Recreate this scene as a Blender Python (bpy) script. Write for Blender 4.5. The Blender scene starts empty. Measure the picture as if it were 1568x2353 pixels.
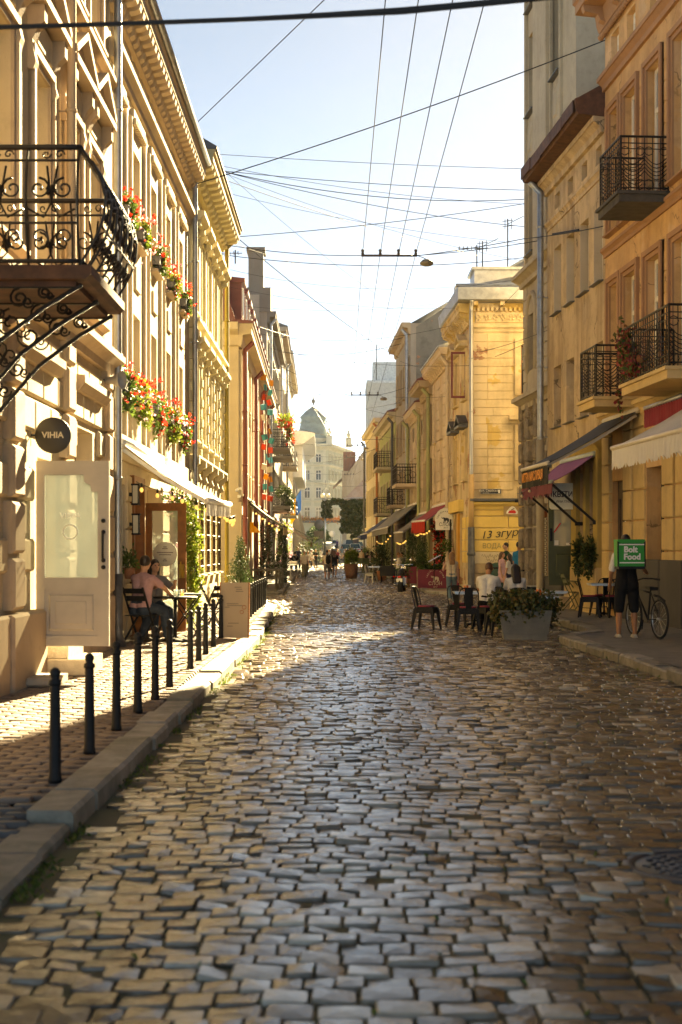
import bpy, math, random
import numpy as np
from mathutils import Vector, Matrix, Euler

SC = bpy.context.scene
COL = SC.collection
RND = random.Random(11)
NR = np.random.default_rng(5)
PI = math.pi
R = math.radians

# ------------------------------------------------------------------ camera, sky, sun, exposure
cam_d = bpy.data.cameras.new("camera")
cam = bpy.data.objects.new("camera", cam_d)
COL.objects.link(cam)
EYE = 1.63
cam.location = (0, 0, EYE)
cam.rotation_euler = (PI / 2, 0, 0)
cam_d.sensor_fit = 'VERTICAL'
cam_d.sensor_height = 36.0
cam_d.lens = 50.0
cam_d.shift_y = 0.0363
cam_d.clip_start = 0.1
cam_d.clip_end = 3000
cam_d.dof.use_dof = True
cam_d.dof.focus_distance = 42.0
cam_d.dof.aperture_fstop = 3.0
SC.camera = cam

SUN_AZ, SUN_EL = 14.0, 24.5
world = bpy.data.worlds.new("World")
SC.world = world
world.use_nodes = True
wn = world.node_tree
bg = wn.nodes["Background"]
sky = wn.nodes.new("ShaderNodeTexSky")
sky.sky_type = 'NISHITA'
sky.sun_disc = False
sky.sun_elevation = R(SUN_EL)
sky.sun_rotation = R(SUN_AZ)
sky.air_density = 0.2
sky.dust_density = 0.035
sky.ozone_density = 0.0
wn.links.new(sky.outputs[0], bg.inputs[0])
bg.inputs[1].default_value = 0.05

sun_d = bpy.data.lights.new("sun", 'SUN')
sun_d.energy = 5.0
sun_d.angle = R(0.5)
sun_d.color = (1.0, 0.88, 0.70)
sun = bpy.data.objects.new("sun", sun_d)
COL.objects.link(sun)
sv = Vector((math.sin(R(SUN_AZ)) * math.cos(R(SUN_EL)), math.cos(R(SUN_AZ)) * math.cos(R(SUN_EL)), math.sin(R(SUN_EL))))
sun.rotation_euler = sv.to_track_quat('Z', 'Y').to_euler()
sun.location = (20, 60, 40)

SC.view_settings.view_transform = 'Standard'
SC.view_settings.look = 'None'
SC.view_settings.exposure = 3.3
SC.view_settings.gamma = 1.0
SC.view_settings.use_curve_mapping = False
try:
    SC.view_settings.use_white_balance = True
    SC.view_settings.white_balance_temperature = 10000
    SC.view_settings.white_balance_tint = 0
except Exception:
    pass
SC.render.engine = 'CYCLES'
SC.cycles.max_bounces = 6
SC.cycles.volume_bounces = 0
SC.cycles.diffuse_bounces = 4
SC.cycles.glossy_bounces = 3
SC.cycles.transmission_bounces = 4
SC.cycles.caustics_reflective = False
SC.cycles.caustics_refractive = False
SC.cycles.use_denoising = True

# ------------------------------------------------------------------ measuring helpers
FPX, HZN, CXP = 3268.0, 1262.0, 784.0


def P(px, py, Y):
    """a point of the street at distance Y"""
    return Vector(((px - CXP) * Y / FPX, Y, EYE + (HZN - py) * Y / FPX))


def pZ(py, Y):
    return EYE + (HZN - py) * Y / FPX


def pX(px, Y):
    return (px - CXP) * Y / FPX


def rise(Y):
    return max(0.0, min(Y, 270.0) - 145.0) * 0.0165


def RX(Y):      # right-hand house line, near block
    return 8.45 - 0.0735 * Y


def RX2(Y):     # right-hand house line, far block
    return 6.485 - 0.035 * Y


def LX2(Y):     # left-hand house line, far block
    return -2.91 - 0.0138 * Y


# ------------------------------------------------------------------ materials
MATS = {}


def ncol(c):
    return (c[0], c[1], c[2], 1.0)


def sc3(c, k):
    return tuple(min(1.0, x * k) for x in c)


def mk(name, base, rough=0.75, metal=0.0, var=0.12, vscale=2.0, bump=0.0, bscale=40.0, bdist=0.02,
       island=None, obrand=None, spec=0.5, stain=None, samt=0.5, sscale=1.2, streak=False,
       patch=None, pthr=0.62, pscale=1.0, trans=None, emit=None, estr=0.0, coat=0.0, brick=False, grime=0.0, crack=0.0):
    """one procedural material: mottled base, optional stains, patches, per-piece tones, relief"""
    if name in MATS:
        return MATS[name]
    m = bpy.data.materials.new(name)
    m.use_nodes = True
    nt = m.node_tree
    N, L = nt.nodes, nt.links
    b = N["Principled BSDF"]
    b.inputs["Roughness"].default_value = rough
    b.inputs["Metallic"].default_value = metal
    b.inputs["Specular IOR Level"].default_value = spec
    if coat:
        b.inputs["Coat Weight"].default_value = coat
        b.inputs["Coat Roughness"].default_value = 0.15
    geo = N.new("ShaderNodeNewGeometry")
    pos = geo.outputs["Position"]

    def noise(scale, detail=5.0, vec=None, rg=0.6):
        n = N.new("ShaderNodeTexNoise")
        n.inputs["Scale"].default_value = scale
        n.inputs["Detail"].default_value = detail
        n.inputs["Roughness"].default_value = rg
        L.new(vec if vec is not None else pos, n.inputs["Vector"])
        return n.outputs["Fac"]

    def mixc(fac, a, c, blend='MIX'):
        x = N.new("ShaderNodeMix")
        x.data_type = 'RGBA'
        x.blend_type = blend
        if isinstance(fac, float):
            x.inputs[0].default_value = fac
        else:
            L.new(fac, x.inputs[0])
        for s, v in ((6, a), (7, c)):
            if isinstance(v, tuple):
                x.inputs[s].default_value = ncol(v)
            else:
                L.new(v, x.inputs[s])
        return x.outputs[2]

    def remap(v, lo, hi, a=0.0, z=1.0):
        r = N.new("ShaderNodeMapRange")
        r.inputs[1].default_value = lo
        r.inputs[2].default_value = hi
        r.inputs[3].default_value = a
        r.inputs[4].default_value = z
        L.new(v, r.inputs[0])
        return r.outputs[0]

    if island or obrand:
        cols = island or obrand
        if island:
            rnd = geo.outputs["Random Per Island"]
        else:
            oi = N.new("ShaderNodeObjectInfo")
            rnd = oi.outputs["Random"]
        ramp = N.new("ShaderNodeValToRGB")
        el = ramp.color_ramp.elements
        while len(el) < len(cols):
            el.new(0.5)
        for i, c in enumerate(cols):
            el[i].position = i / max(1, len(cols) - 1)
            el[i].color = ncol(c)
        L.new(rnd, ramp.inputs[0])
        cur = ramp.outputs[0]
        if var:
            f = remap(noise(vscale), 0.3, 0.7, 1 - var, 1 + var)
            v = N.new("ShaderNodeVectorMath")
            v.operation = 'SCALE'
            L.new(cur, v.inputs[0])
            L.new(f, v.inputs["Scale"])
            cur = v.outputs[0]
    else:
        f = remap(noise(vscale), 0.3, 0.7)
        cur = mixc(f, sc3(base, 1 - var), sc3(base, 1 + var))
    if patch:
        pf = remap(noise(pscale, 6.0), pthr, pthr + 0.02)
        pc = patch
        if brick:
            bt = N.new("ShaderNodeTexBrick")
            bt.inputs["Scale"].default_value = 4.2
            bt.inputs["Color1"].default_value = ncol((0.30, 0.11, 0.06))
            bt.inputs["Color2"].default_value = ncol((0.40, 0.17, 0.09))
            bt.inputs["Mortar"].default_value = ncol((0.42, 0.36, 0.28))
            mp = N.new("ShaderNodeCombineXYZ")
            sp = N.new("ShaderNodeSeparateXYZ")
            L.new(pos, sp.inputs[0])
            ad = N.new("ShaderNodeMath")
            L.new(sp.outputs[0], ad.inputs[0])
            L.new(sp.outputs[1], ad.inputs[1])
            L.new(ad.outputs[0], mp.inputs[0])
            L.new(sp.outputs[2], mp.inputs[1])
            L.new(mp.outputs[0], bt.inputs["Vector"])
            pc = bt.outputs[0]
        cur = mixc(pf, cur, pc)
    if stain:
        vec = pos
        if streak:
            mpn = N.new("ShaderNodeVectorMath")
            mpn.operation = 'MULTIPLY'
            mpn.inputs[1].default_value = (1, 1, 0.12)
            L.new(pos, mpn.inputs[0])
            vec = mpn.outputs[0]
        sf = remap(noise(sscale, 7.0, vec, 0.65), 0.45, 0.75, 0.0, samt)
        cur = mixc(sf, cur, stain)
    if grime:
        cur = mixc(remap(noise(3.1, 9.0, None, .72), 0.5, 0.72, 0.0, grime), cur, sc3(base, .38))
        cur = mixc(remap(noise(.55, 8.0, None, .7), 0.52, 0.66, 0.0, grime * .8), cur, sc3(base, .62))
    if crack:
        ds = N.new("ShaderNodeTexNoise")
        ds.inputs["Scale"].default_value = 1.7
        ds.inputs["Detail"].default_value = 6
        L.new(pos, ds.inputs["Vector"])
        av = N.new("ShaderNodeVectorMath")
        av.operation = 'MULTIPLY_ADD'
        av.inputs[1].default_value = (1.3, 1.3, 1.3)
        L.new(ds.outputs["Color"], av.inputs[0])
        L.new(pos, av.inputs[2])
        vo = N.new("ShaderNodeTexVoronoi")
        vo.feature = 'DISTANCE_TO_EDGE'
        vo.inputs["Scale"].default_value = .42
        L.new(av.outputs[0], vo.inputs["Vector"])
        cm = N.new("ShaderNodeMath")
        cm.operation = 'MULTIPLY'
        L.new(remap(vo.outputs["Distance"], 0.004, 0.012, crack, 0.0), cm.inputs[0])
        L.new(remap(noise(.7, 2.0), 0.48, 0.56), cm.inputs[1])
        cur = mixc(cm.outputs[0], cur, sc3(base, .22))
    L.new(cur, b.inputs["Base Color"])
    if bump:
        bp = N.new("ShaderNodeBump")
        bp.inputs["Strength"].default_value = bump
        bp.inputs["Distance"].default_value = bdist
        L.new(noise(bscale, 4.0), bp.inputs["Height"])
        L.new(bp.outputs[0], b.inputs["Normal"])
    if emit:
        b.inputs["Emission Color"].default_value = ncol(emit)
        b.inputs["Emission Strength"].default_value = estr
    if trans:
        t = N.new("ShaderNodeBsdfTranslucent")
        L.new(cur, t.inputs[0])
        ms = N.new("ShaderNodeMixShader")
        ms.inputs[0].default_value = trans
        L.new(b.outputs[0], ms.inputs[1])
        L.new(t.outputs[0], ms.inputs[2])
        L.new(ms.outputs[0], N["Material Output"].inputs[0])
    MATS[name] = m
    return m


def glass(name, tints, rough=0.05):
    return mk(name, tints[0], rough=rough, obrand=tints, var=0.1, vscale=1.5, spec=0.4)


def clear_glass(name, k=.86):
    m = bpy.data.materials.new(name)
    m.use_nodes = True
    N, L = m.node_tree.nodes, m.node_tree.links
    b = N["Principled BSDF"]
    b.inputs["Base Color"].default_value = (0.8, 0.85, 0.82, 1)
    b.inputs["Roughness"].default_value = 0.03
    t = N.new("ShaderNodeBsdfTransparent")
    t.inputs[0].default_value = (k, k * 1.01, k * .98, 1)
    ms = N.new("ShaderNodeMixShader")
    fr = N.new("ShaderNodeFresnel")
    mr = N.new("ShaderNodeMapRange")
    mr.inputs[3].default_value = 0.75
    mr.inputs[4].default_value = 0.1
    L.new(fr.outputs[0], mr.inputs[0])
    L.new(mr.outputs[0], ms.inputs[0])
    L.new(b.outputs[0], ms.inputs[1])
    L.new(t.outputs[0], ms.inputs[2])
    L.new(ms.outputs[0], N["Material Output"].inputs[0])
    MATS[name] = m
    return m


# ------------------------------------------------------------------ mesh helpers
class G:
    """gathers shapes and links them as ONE mesh object"""

    def __init__(s, T=None):
        s.v, s.f, s.sm, s.T = [], [], [], T

    def add(s, vs, fs, smooth=False):
        n = len(s.v)
        if s.T is not None:
            vs = [s.T @ Vector(p) for p in vs]
        s.v.extend([tuple(p) for p in vs])
        s.f.extend([tuple(i + n for i in f) for f in fs])
        s.sm.extend([smooth] * len(fs))
        return s

    def box(s, x0, x1, y0, y1, z0, z1):
        v = [(x0, y0, z0), (x1, y0, z0), (x1, y1, z0), (x0, y1, z0), (x0, y0, z1), (x1, y0, z1), (x1, y1, z1), (x0, y1, z1)]
        return s.add(v, [(0, 3, 2, 1), (4, 5, 6, 7), (0, 1, 5, 4), (1, 2, 6, 5), (2, 3, 7, 6), (3, 0, 4, 7)])

    def bbox(s, x0, x1, y0, y1, z0, z1, b=0.01):
        """box with its front (-y) edges chamfered"""
        v = [(x0, y1, z0), (x1, y1, z0), (x1, y1, z1), (x0, y1, z1),
             (x0, y0 + b, z0), (x1, y0 + b, z0), (x1, y0 + b, z1), (x0, y0 + b, z1),
             (x0 + b, y0, z0 + b), (x1 - b, y0, z0 + b), (x1 - b, y0, z1 - b), (x0 + b, y0, z1 - b)]
        f = [(0, 1, 2, 3)[::-1], (8, 9, 10, 11)]
        for i in range(4):
            j = (i + 1) % 4
            f.append((i, j, j + 4, i + 4)[::1])
            f.append((i + 4, j + 4, j + 8, i + 8))
        return s.add(v, f)

    def rot_box(s, c, half, E):
        M = Matrix.Translation(Vector(c)) @ Euler(E).to_matrix().to_4x4()
        a, b, d = half
        v = [M @ Vector(p) for p in ((-a, -b, -d), (a, -b, -d), (a, b, -d), (-a, b, -d), (-a, -b, d), (a, -b, d), (a, b, d), (-a, b, d))]
        return s.add(v, [(0, 3, 2, 1), (4, 5, 6, 7), (0, 1, 5, 4), (1, 2, 6, 5), (2, 3, 7, 6), (3, 0, 4, 7)])

    def tube(s, pts, r, n=6, cap=True, closed=False):
        pts = [Vector(p) for p in pts]
        rs = r if isinstance(r, (list, tuple)) else [r] * len(pts)
        k = len(pts)
        up = None
        V, Fc = [], []
        for i, p in enumerate(pts):
            if closed:
                d = pts[(i + 1) % k] - pts[i - 1]
            else:
                d = pts[min(i + 1, k - 1)] - pts[max(i - 1, 0)]
            if d.length < 1e-9:
                d = Vector((0, 0, 1))
            d.normalize()
            if up is None:
                up = Vector((0, 0, 1)) if abs(d.z) < 0.9 else Vector((1, 0, 0))
            a = up - d * up.dot(d)
            if a.length < 1e-6:
                a = d.orthogonal()
            a.normalize()
            up = a
            b = d.cross(a)
            for j in range(n):
                t = 2 * PI * j / n
                V.append(p + (a * math.cos(t) + b * math.sin(t)) * rs[i])
        for i in range(k if closed else k - 1):
            for j in range(n):
                i2, j2 = (i + 1) % k, (j + 1) % n
                Fc.append((i * n + j, i * n + j2, i2 * n + j2, i2 * n + j))
        if cap and not closed:
            Fc.append(tuple(range(n))[::-1])
            Fc.append(tuple((k - 1) * n + j for j in range(n)))
        return s.add(V, Fc, n > 5)

    def bar(s, a, b, w, h):
        a, b = Vector(a), Vector(b)
        d = (b - a)
        l = d.length
        if l < 1e-6:
            return s
        q = d.to_track_quat('X', 'Z').to_matrix().to_4x4()
        M = Matrix.Translation((a + b) / 2) @ q
        v = [M @ Vector(p) for p in ((-l / 2, -w / 2, -h / 2), (l / 2, -w / 2, -h / 2), (l / 2, w / 2, -h / 2), (-l / 2, w / 2, -h / 2),
                                     (-l / 2, -w / 2, h / 2), (l / 2, -w / 2, h / 2), (l / 2, w / 2, h / 2), (-l / 2, w / 2, h / 2))]
        return s.add(v, [(0, 3, 2, 1), (4, 5, 6, 7), (0, 1, 5, 4), (1, 2, 6, 5), (2, 3, 7, 6), (3, 0, 4, 7)])

    def lathe(s, prof, n=16, c=(0, 0, 0), sx=1.0, sy=1.0, cap=True):
        """prof: list of (radius, z)"""
        V, Fc = [], []
        for r, z in prof:
            for j in range(n):
                t = 2 * PI * j / n
                V.append((c[0] + r * math.cos(t) * sx, c[1] + r * math.sin(t) * sy, c[2] + z))
        for i in range(len(prof) - 1):
            for j in range(n):
                j2 = (j + 1) % n
                Fc.append((i * n + j, i * n + j2, (i + 1) * n + j2, (i + 1) * n + j))
        if cap:
            Fc.append(tuple(range(n))[::-1])
            Fc.append(tuple((len(prof) - 1) * n + j for j in range(n)))
        return s.add(V, Fc, n > 6)

    def prism(s, poly, y0, y1):
        """polygon in x,z (counter-clockwise seen from -y) between y0 (front) and y1"""
        n = len(poly)
        v = [(p[0], y0, p[1]) for p in poly] + [(p[0], y1, p[1]) for p in poly]
        f = [tuple(range(n)), tuple(range(2 * n - 1, n - 1, -1))]
        for i in range(n):
            j = (i + 1) % n
            f.append((i, i + n, j + n, j))
        return s.add(v, f)

    def sweep(s, prof, u0, u1):
        """profile polygon in (y,z) run along x"""
        n = len(prof)
        v = [(u0, p[0], p[1]) for p in prof] + [(u1, p[0], p[1]) for p in prof]
        f = [tuple(range(n))[::-1], tuple(range(n, 2 * n))]
        for i in range(n):
            j = (i + 1) % n
            f.append((i, j, j + n, i + n))
        return s.add(v, f)

    def sphere(s, c, r, n=10, m=6, sx=1, sy=1, sz=1):
        prof = [(max(1e-4, r * math.sin(PI * i / m)), -r * math.cos(PI * i / m) * sz) for i in range(m + 1)]
        return s.lathe(prof, n, c, sx, sy, cap=False)

    def mesh(s, name):
        me = bpy.data.meshes.new(name)
        me.from_pydata(s.v, [], s.f)
        if any(s.sm):
            me.polygons.foreach_set("use_smooth", s.sm)
        me.update()
        return me

    def build(s, name, mat, parent=None, loc=None, rot=None, **kw):
        me = s.mesh(name)
        return link(name, me, mat, parent, loc, rot, **kw)


def link(name, me, mat, parent=None, loc=None, rot=None, label=None, cat=None, group=None, kind=None):
    if mat is not None and len(me.materials) == 0:
        me.materials.append(mat)
    o = bpy.data.objects.new(name, me)
    COL.objects.link(o)
    if mat is not None and me.materials[0] != mat:
        o.material_slots[0].link = 'OBJECT'
        o.material_slots[0].material = mat
    if loc is not None:
        o.location = loc
    if rot is not None:
        o.rotation_euler = rot if not isinstance(rot, (int, float)) else (0, 0, rot)
    if parent is not None:
        o.parent = parent
    tag(o, label, cat, group, kind)
    return o


def tag(o, label=None, cat=None, group=None, kind=None):
    if label:
        o["label"] = label
    if cat:
        o["category"] = cat
    if group:
        o["group"] = group
    if kind:
        o["kind"] = kind
    return o


def thing(name, label, cat, loc=(0, 0, 0), rz=0.0, group=None, kind=None):
    o = bpy.data.objects.new(name, None)
    COL.objects.link(o)
    o.empty_display_size = 0.1
    o.location = loc
    o.rotation_euler = (0, 0, rz)
    return tag(o, label, cat, group, kind)


def dup(o, loc, rz=None, label=None, scale=None):
    """copy of a thing with its parts and sub-parts"""
    c = o.copy()
    COL.objects.link(c)
    c.location = loc
    if rz is not None:
        c.rotation_euler = (o.rotation_euler[0], o.rotation_euler[1], rz)
    if label:
        c["label"] = label
    if scale:
        c.scale = scale
    for ch in list(o.children):
        d = ch.copy()
        COL.objects.link(d)
        d.parent = c
        for g in list(ch.children):
            e = g.copy()
            COL.objects.link(e)
            e.parent = d
    return c


CACHE = {}


def cached(key, fn):
    if key not in CACHE:
        CACHE[key] = fn()
    return CACHE[key]


def text(name, body, size, mat, parent, loc, rot, align='CENTER', extrude=0.002, sx=1.0, shear=0.0, bold=0.0):
    c = bpy.data.curves.new(name, 'FONT')
    c.body = body
    c.size = size
    c.align_x = align
    c.align_y = 'CENTER'
    c.extrude = extrude
    c.shear = shear
    c.offset = bold
    c.resolution_u = 3
    t = bpy.data.objects.new("t", c)
    me = bpy.data.meshes.new_from_object(t)
    bpy.data.objects.remove(t)
    bpy.data.curves.remove(c)
    me.materials.clear()
    me.materials.append(mat)
    me.name = name
    o = bpy.data.objects.new(name, me)
    COL.objects.link(o)
    o.location = loc
    o.rotation_euler = rot
    o.scale = (sx, 1, 1)
    o.parent = parent
    return o


def leaves_mesh(name, pts, size, nrm=None, asp=0.55, seed=0, up=0.35, jit=0.6):
    """many small pointed leaves (two bent triangles each) at the points"""
    g = np.random.default_rng(seed)
    pts = np.asarray(pts, float)
    n = len(pts)
    d = g.normal(size=(n, 3))
    d[:, 2] += up
    d /= np.linalg.norm(d, axis=1)[:, None]
    a = g.normal(size=(n, 3))
    w = np.cross(d, a)
    w /= np.linalg.norm(w, axis=1)[:, None] + 1e-9
    k = np.cross(d, w)
    sz = size * (1 - jit / 2 + jit * g.random(n))[:, None]
    base = pts - d * sz * .5
    tip = pts + d * sz * .5
    l = pts + w * sz * asp * .5 + k * sz * 0.12
    r = pts - w * sz * asp * .5 + k * sz * 0.12
    V = np.stack([base, l, tip, r], 1).reshape(-1, 3)
    idx = np.arange(n)[:, None] * 4 + np.array([0, 1, 2, 3])[None]
    return np_mesh(name, V, idx)


def np_mesh(name, V, quads=None, tris=None, smooth=False):
    me = bpy.data.meshes.new(name)
    V = np.ascontiguousarray(V, dtype=np.float32)
    me.vertices.add(len(V))
    me.vertices.foreach_set("co", V.ravel())
    nq = 0 if quads is None else len(quads)
    nt_ = 0 if tris is None else len(tris)
    li = []
    if nq:
        li.append(np.asarray(quads).ravel())
    if nt_:
        li.append(np.asarray(tris).ravel())
    li = np.concatenate(li).astype(np.int32)
    me.loops.add(len(li))
    me.loops.foreach_set("vertex_index", li)
    st = np.concatenate([np.arange(nq) * 4, nq * 4 + np.arange(nt_) * 3]).astype(np.int32)
    me.polygons.add(nq + nt_)
    me.polygons.foreach_set("loop_start", st)
    if smooth:
        me.polygons.foreach_set("use_smooth", np.arange(nq + nt_) < (nq if smooth == "q" else nq + nt_))
    me.update(calc_edges=True)
    return me


def blob_pts(n, c, r, seed=0, shell=0.5, lump=0.35, flat=None):
    """points spread through an uneven ellipsoid, denser near its surface"""
    g = np.random.default_rng(seed)
    d = g.normal(size=(n, 3))
    d /= np.linalg.norm(d, axis=1)[:, None]
    ph = g.random(6) * 6.28
    lum = 1 + lump * (np.sin(d[:, 0] * 4 + ph[0]) * np.sin(d[:, 1] * 4 + ph[1]) + 0.6 * np.sin(d[:, 2] * 6 + ph[2]) * np.sin(d[:, 0] * 5 + ph[3])) * .8
    rad = (shell + (1 - shell) * g.random(n) ** 0.6) * lum
    p = d * rad[:, None] * np.array(r)[None] + np.array(c)[None]
    return p
# ------------------------------------------------------------------ ground
KL = np.array([(2, -1.55), (7.7, -1.52), (15, -1.48), (25, -1.42), (33, -1.60), (38.5, -1.75), (41, -2.1)])
KL2 = np.array([(49.6, -2.3), (52, -2.1), (70, -2.4), (92, -2.8), (140, -3.3), (240, -4.2)])
KR = np.array([(2, 4.75), (12, 4.3), (17, 4.08), (21.5, 3.9), (24.6, 3.74), (25.4, 3.95), (26.5, 4.6), (28, 4.75), (38, 4.3), (41.2, 4.4)])
KR2 = np.array([(50.4, 3.4), (51.4, 3.08), (62, 2.95), (100, 2.0), (140, 1.2), (240, 1.0)])
CROSS = (41.4, 50.0)


def kl(Y):
    Y = np.asarray(Y, float)
    o = np.where(Y < 45, np.interp(Y, KL[:, 0], KL[:, 1]), np.interp(Y, KL2[:, 0], KL2[:, 1]))
    return np.where((Y > 41.6) & (Y < 49.2), -14.0, o)


def kr(Y):
    Y = np.asarray(Y, float)
    o = np.where(Y < 45, np.interp(Y, KR[:, 0], KR[:, 1]), np.interp(Y, KR2[:, 0], KR2[:, 1]))
    return np.where((Y > 41.9) & (Y < 50.0), 15.0, o)


def gz(X, Y):
    r = np.clip(np.minimum(Y, 270.0) - 145.0, 0, None) * 0.0165
    cr = 0.05 * np.clip(1 - ((np.asarray(X) - 1.2) / 3.0) ** 2, 0, 1)
    return r + cr


m_earth = mk("terrain_earth", (0.16, 0.14, 0.11), rough=.95)
m_joint = mk("joint_dirt", (0.11, 0.085, 0.045), rough=1.0, stain=(0.06, 0.085, 0.02), samt=.8, sscale=2.2, vscale=9)
STONE = [(0.057, 0.042, 0.025), (0.099, 0.073, 0.046), (0.164, 0.121, 0.078), (0.109, 0.082, 0.055), (0.237, 0.182, 0.122), (0.108, 0.083, 0.055), (0.289, 0.234, 0.164), (0.488, 0.419, 0.315)]
m_sett = mk("granite_sett", STONE[2], rough=.17, island=STONE, var=.22, vscale=14, bump=.5, bscale=24, bdist=.008, spec=.5)
m_sett_o = mk("granite_sett_single", STONE[2], rough=.17, obrand=STONE, var=.22, vscale=14, bump=.5, bscale=24, bdist=.008, spec=.5)
m_kerb = mk("kerb_granite", (0.19, 0.165, 0.135), rough=.75, obrand=[(0.19, 0.165, 0.13), (0.26, 0.23, 0.18), (0.34, 0.30, 0.25)], var=.25, vscale=7, bump=.6, bscale=30,
            stain=(0.06, 0.065, 0.03), samt=.7, sscale=3)
PAV = [(0.17, 0.118, 0.085), (0.22, 0.158, 0.115), (0.25, 0.185, 0.14), (0.2, 0.145, 0.11)]
m_pav = mk("paver_red", PAV[1], rough=.8, island=PAV, var=.18, vscale=10, bump=.35, bscale=60)
m_pav_o = mk("paver_red_single", PAV[1], rough=.8, obrand=PAV, var=.18, vscale=10, bump=.35, bscale=60)
PAVG = [(0.075, 0.075, 0.075), (0.1, 0.1, 0.1), (0.12, 0.118, 0.115)]
m_pavg = mk("paver_grey", PAVG[1], rough=.8, island=PAVG, var=.15, vscale=10, bump=.3)
m_asph = mk("asphalt", (0.18, 0.162, 0.142), rough=.9, var=.22, vscale=4, bump=.5, bscale=160, stain=(0.16, 0.145, 0.12), samt=.5, sscale=2)

g = G()
n = 60
ys = [-60, 0, 20, 60, 100, 145, 170, 200, 230, 270, 330, 600, 1010]
xs = [-250, -120, -40, -12, 12, 40, 120, 250]
for y in ys:
    for x in xs:
        g.v.append((x, y, rise(y) - 0.06))
for i in range(len(ys) - 1):
    for j in range(len(xs) - 1):
        a = i * len(xs) + j
        g.f.append((a, a + 1, a + 1 + len(xs), a + len(xs)))
        g.sm.append(True)
g.build("ground", m_earth, kind="structure")

# the road bed between the kerbs (dirt and moss seen in the joints)
road = None
Ys = list(np.arange(1, 60, 1.0)) + list(np.arange(60, 146, 4.0)) + [160, 180, 200, 220, 240, 270, 300]
V, Fc = [], []
nx = 17
for y in Ys:
    x0, x1 = (-14, 15)
    for j in range(nx):
        x = x0 + (x1 - x0) * j / (nx - 1)
        V.append((x, y, float(gz(x, y)) - 0.006))
for i in range(len(Ys) - 1):
    for j in range(nx - 1):
        a = i * nx + j
        Fc.append((a, a + 1, a + 1 + nx, a + nx))
g = G()
g.add(V, Fc, True)
road = g.build("road", m_joint, kind="structure")


def sett_template(dome=0.008, lod=0):
    if lod == 0:
        ang = [(-.5, -.42), (-.42, -.5), (.42, -.5), (.5, -.42), (.5, .42), (.42, .5), (-.42, .5), (-.5, .42)]
        rings = [(1.0, -0.03), (0.982, -0.004), (0.915, dome * .5)]
        V = []
        for k, z in rings:
            V += [(x * k, y * k, z) for x, y in ang]
        V.append((0, 0, dome))
        q = []
        for r in range(2):
            for j in range(8):
                j2 = (j + 1) % 8
                q.append((r * 8 + j, r * 8 + j2, (r + 1) * 8 + j2, (r + 1) * 8 + j))
        t = [(16 + j, 16 + (j + 1) % 8, 24) for j in range(8)]
    else:
        a = [(-.5, -.5), (.5, -.5), (.5, .5), (-.5, .5)]
        V = [(x, y, -0.03) for x, y in a] + [(x * .82, y * .78, dome) for x, y in a]
        q = [(0, 1, 5, 4), (1, 2, 6, 5), (2, 3, 7, 6), (3, 0, 4, 7), (4, 5, 6, 7)]
        t = []
    return np.array(V), np.array(q), np.array(t).reshape(-1, 3)


def place_many(name, tpl, S, mat, parent=None, **kw):
    """S rows: x,y,z,length,width,rot,tiltx,tilty,seed -> one mesh of many stones"""
    V, q, t = tpl
    n, k = len(S), len(V)
    g_ = np.random.default_rng(3)
    L_, W_ = S[:, 3][:, None], S[:, 4][:, None]
    lx = V[None, :, 0] * L_ * (1 + g_.normal(0, .014, (n, k)))
    ly = V[None, :, 1] * W_ * (1 + g_.normal(0, .02, (n, k)))
    lz = V[None, :, 2] + lx * S[:, 6][:, None] + ly * S[:, 7][:, None] + g_.normal(0, .0005, (n, k))
    c, s = np.cos(S[:, 5])[:, None], np.sin(S[:, 5])[:, None]
    X = S[:, 0][:, None] + lx * c - ly * s
    Y = S[:, 1][:, None] + lx * s + ly * c
    Z = S[:, 2][:, None] + lz
    P_ = np.stack([X, Y, Z], 2).reshape(-1, 3)
    off = (np.arange(n) * k)[:, None, None]
    Q = (q[None] + off).reshape(-1, 4)
    T = (t[None] + off).reshape(-1, 3) if len(t) else None
    me = np_mesh(name, P_, Q, T, smooth='q')
    return link(name, me, mat, parent, **kw)


def sett_rows(y0, y1, d0, w0):
    g_ = np.random.default_rng(int(y0 * 10) + 1)
    out = []
    y = y0
    while y < y1:
        d = d0 * g_.uniform(.86, 1.18)
        yc = y + d / 2
        xa = max(float(kl(yc)) + 0.05, -(0.26 * yc + 1.6))
        xb = min(float(kr(yc)) - 0.05, 0.26 * yc + 1.6)
        m = int((xb - xa) / (w0 * .7)) + 2
        w = w0 * g_.uniform(.68, 1.32, m)
        x = xa + g_.uniform(-.5, 0) * w0 + np.cumsum(w) - w / 2
        keep = (x - w / 2 > xa - .03) & (x + w / 2 < xb + .06)
        x, w = x[keep], w[keep]
        yy = yc + 0.045 * np.sin(.75 * x + .22 * yc) + 0.012 * np.sin(1.9 * x - .5 * yc) + g_.normal(0, .004, len(x)) - .012 * x
        slope = 0.034 * np.cos(.75 * x + .22 * yc) + 0.023 * np.cos(1.9 * x - .5 * yc) - .012
        out.append(np.stack([x, yy, gz(x, yy) + g_.normal(0, .0055, len(x)), w * .965, np.full(len(x), d * .965) * g_.uniform(.92, 1.04, len(x)),
                             slope + g_.normal(0, .018, len(x)), g_.normal(0, .03, len(x)), g_.normal(0, .048, len(x))], 1))
        y += d
    return np.concatenate(out)


S = sett_rows(2.6, 41.2, .138, .162)
MH = (1.80, 7.1, .33)
S = S[(S[:, 0] - MH[0]) ** 2 + (S[:, 1] - MH[1]) ** 2 > (MH[2] + .09) ** 2]
infr = (np.abs(S[:, 0]) < .237 * S[:, 1]) & (S[:, 1] > 4.92)
order = np.argsort(np.where(infr, S[:, 1], 1e6))[:300]
mask = np.zeros(len(S), bool)
mask[order] = True
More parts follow.
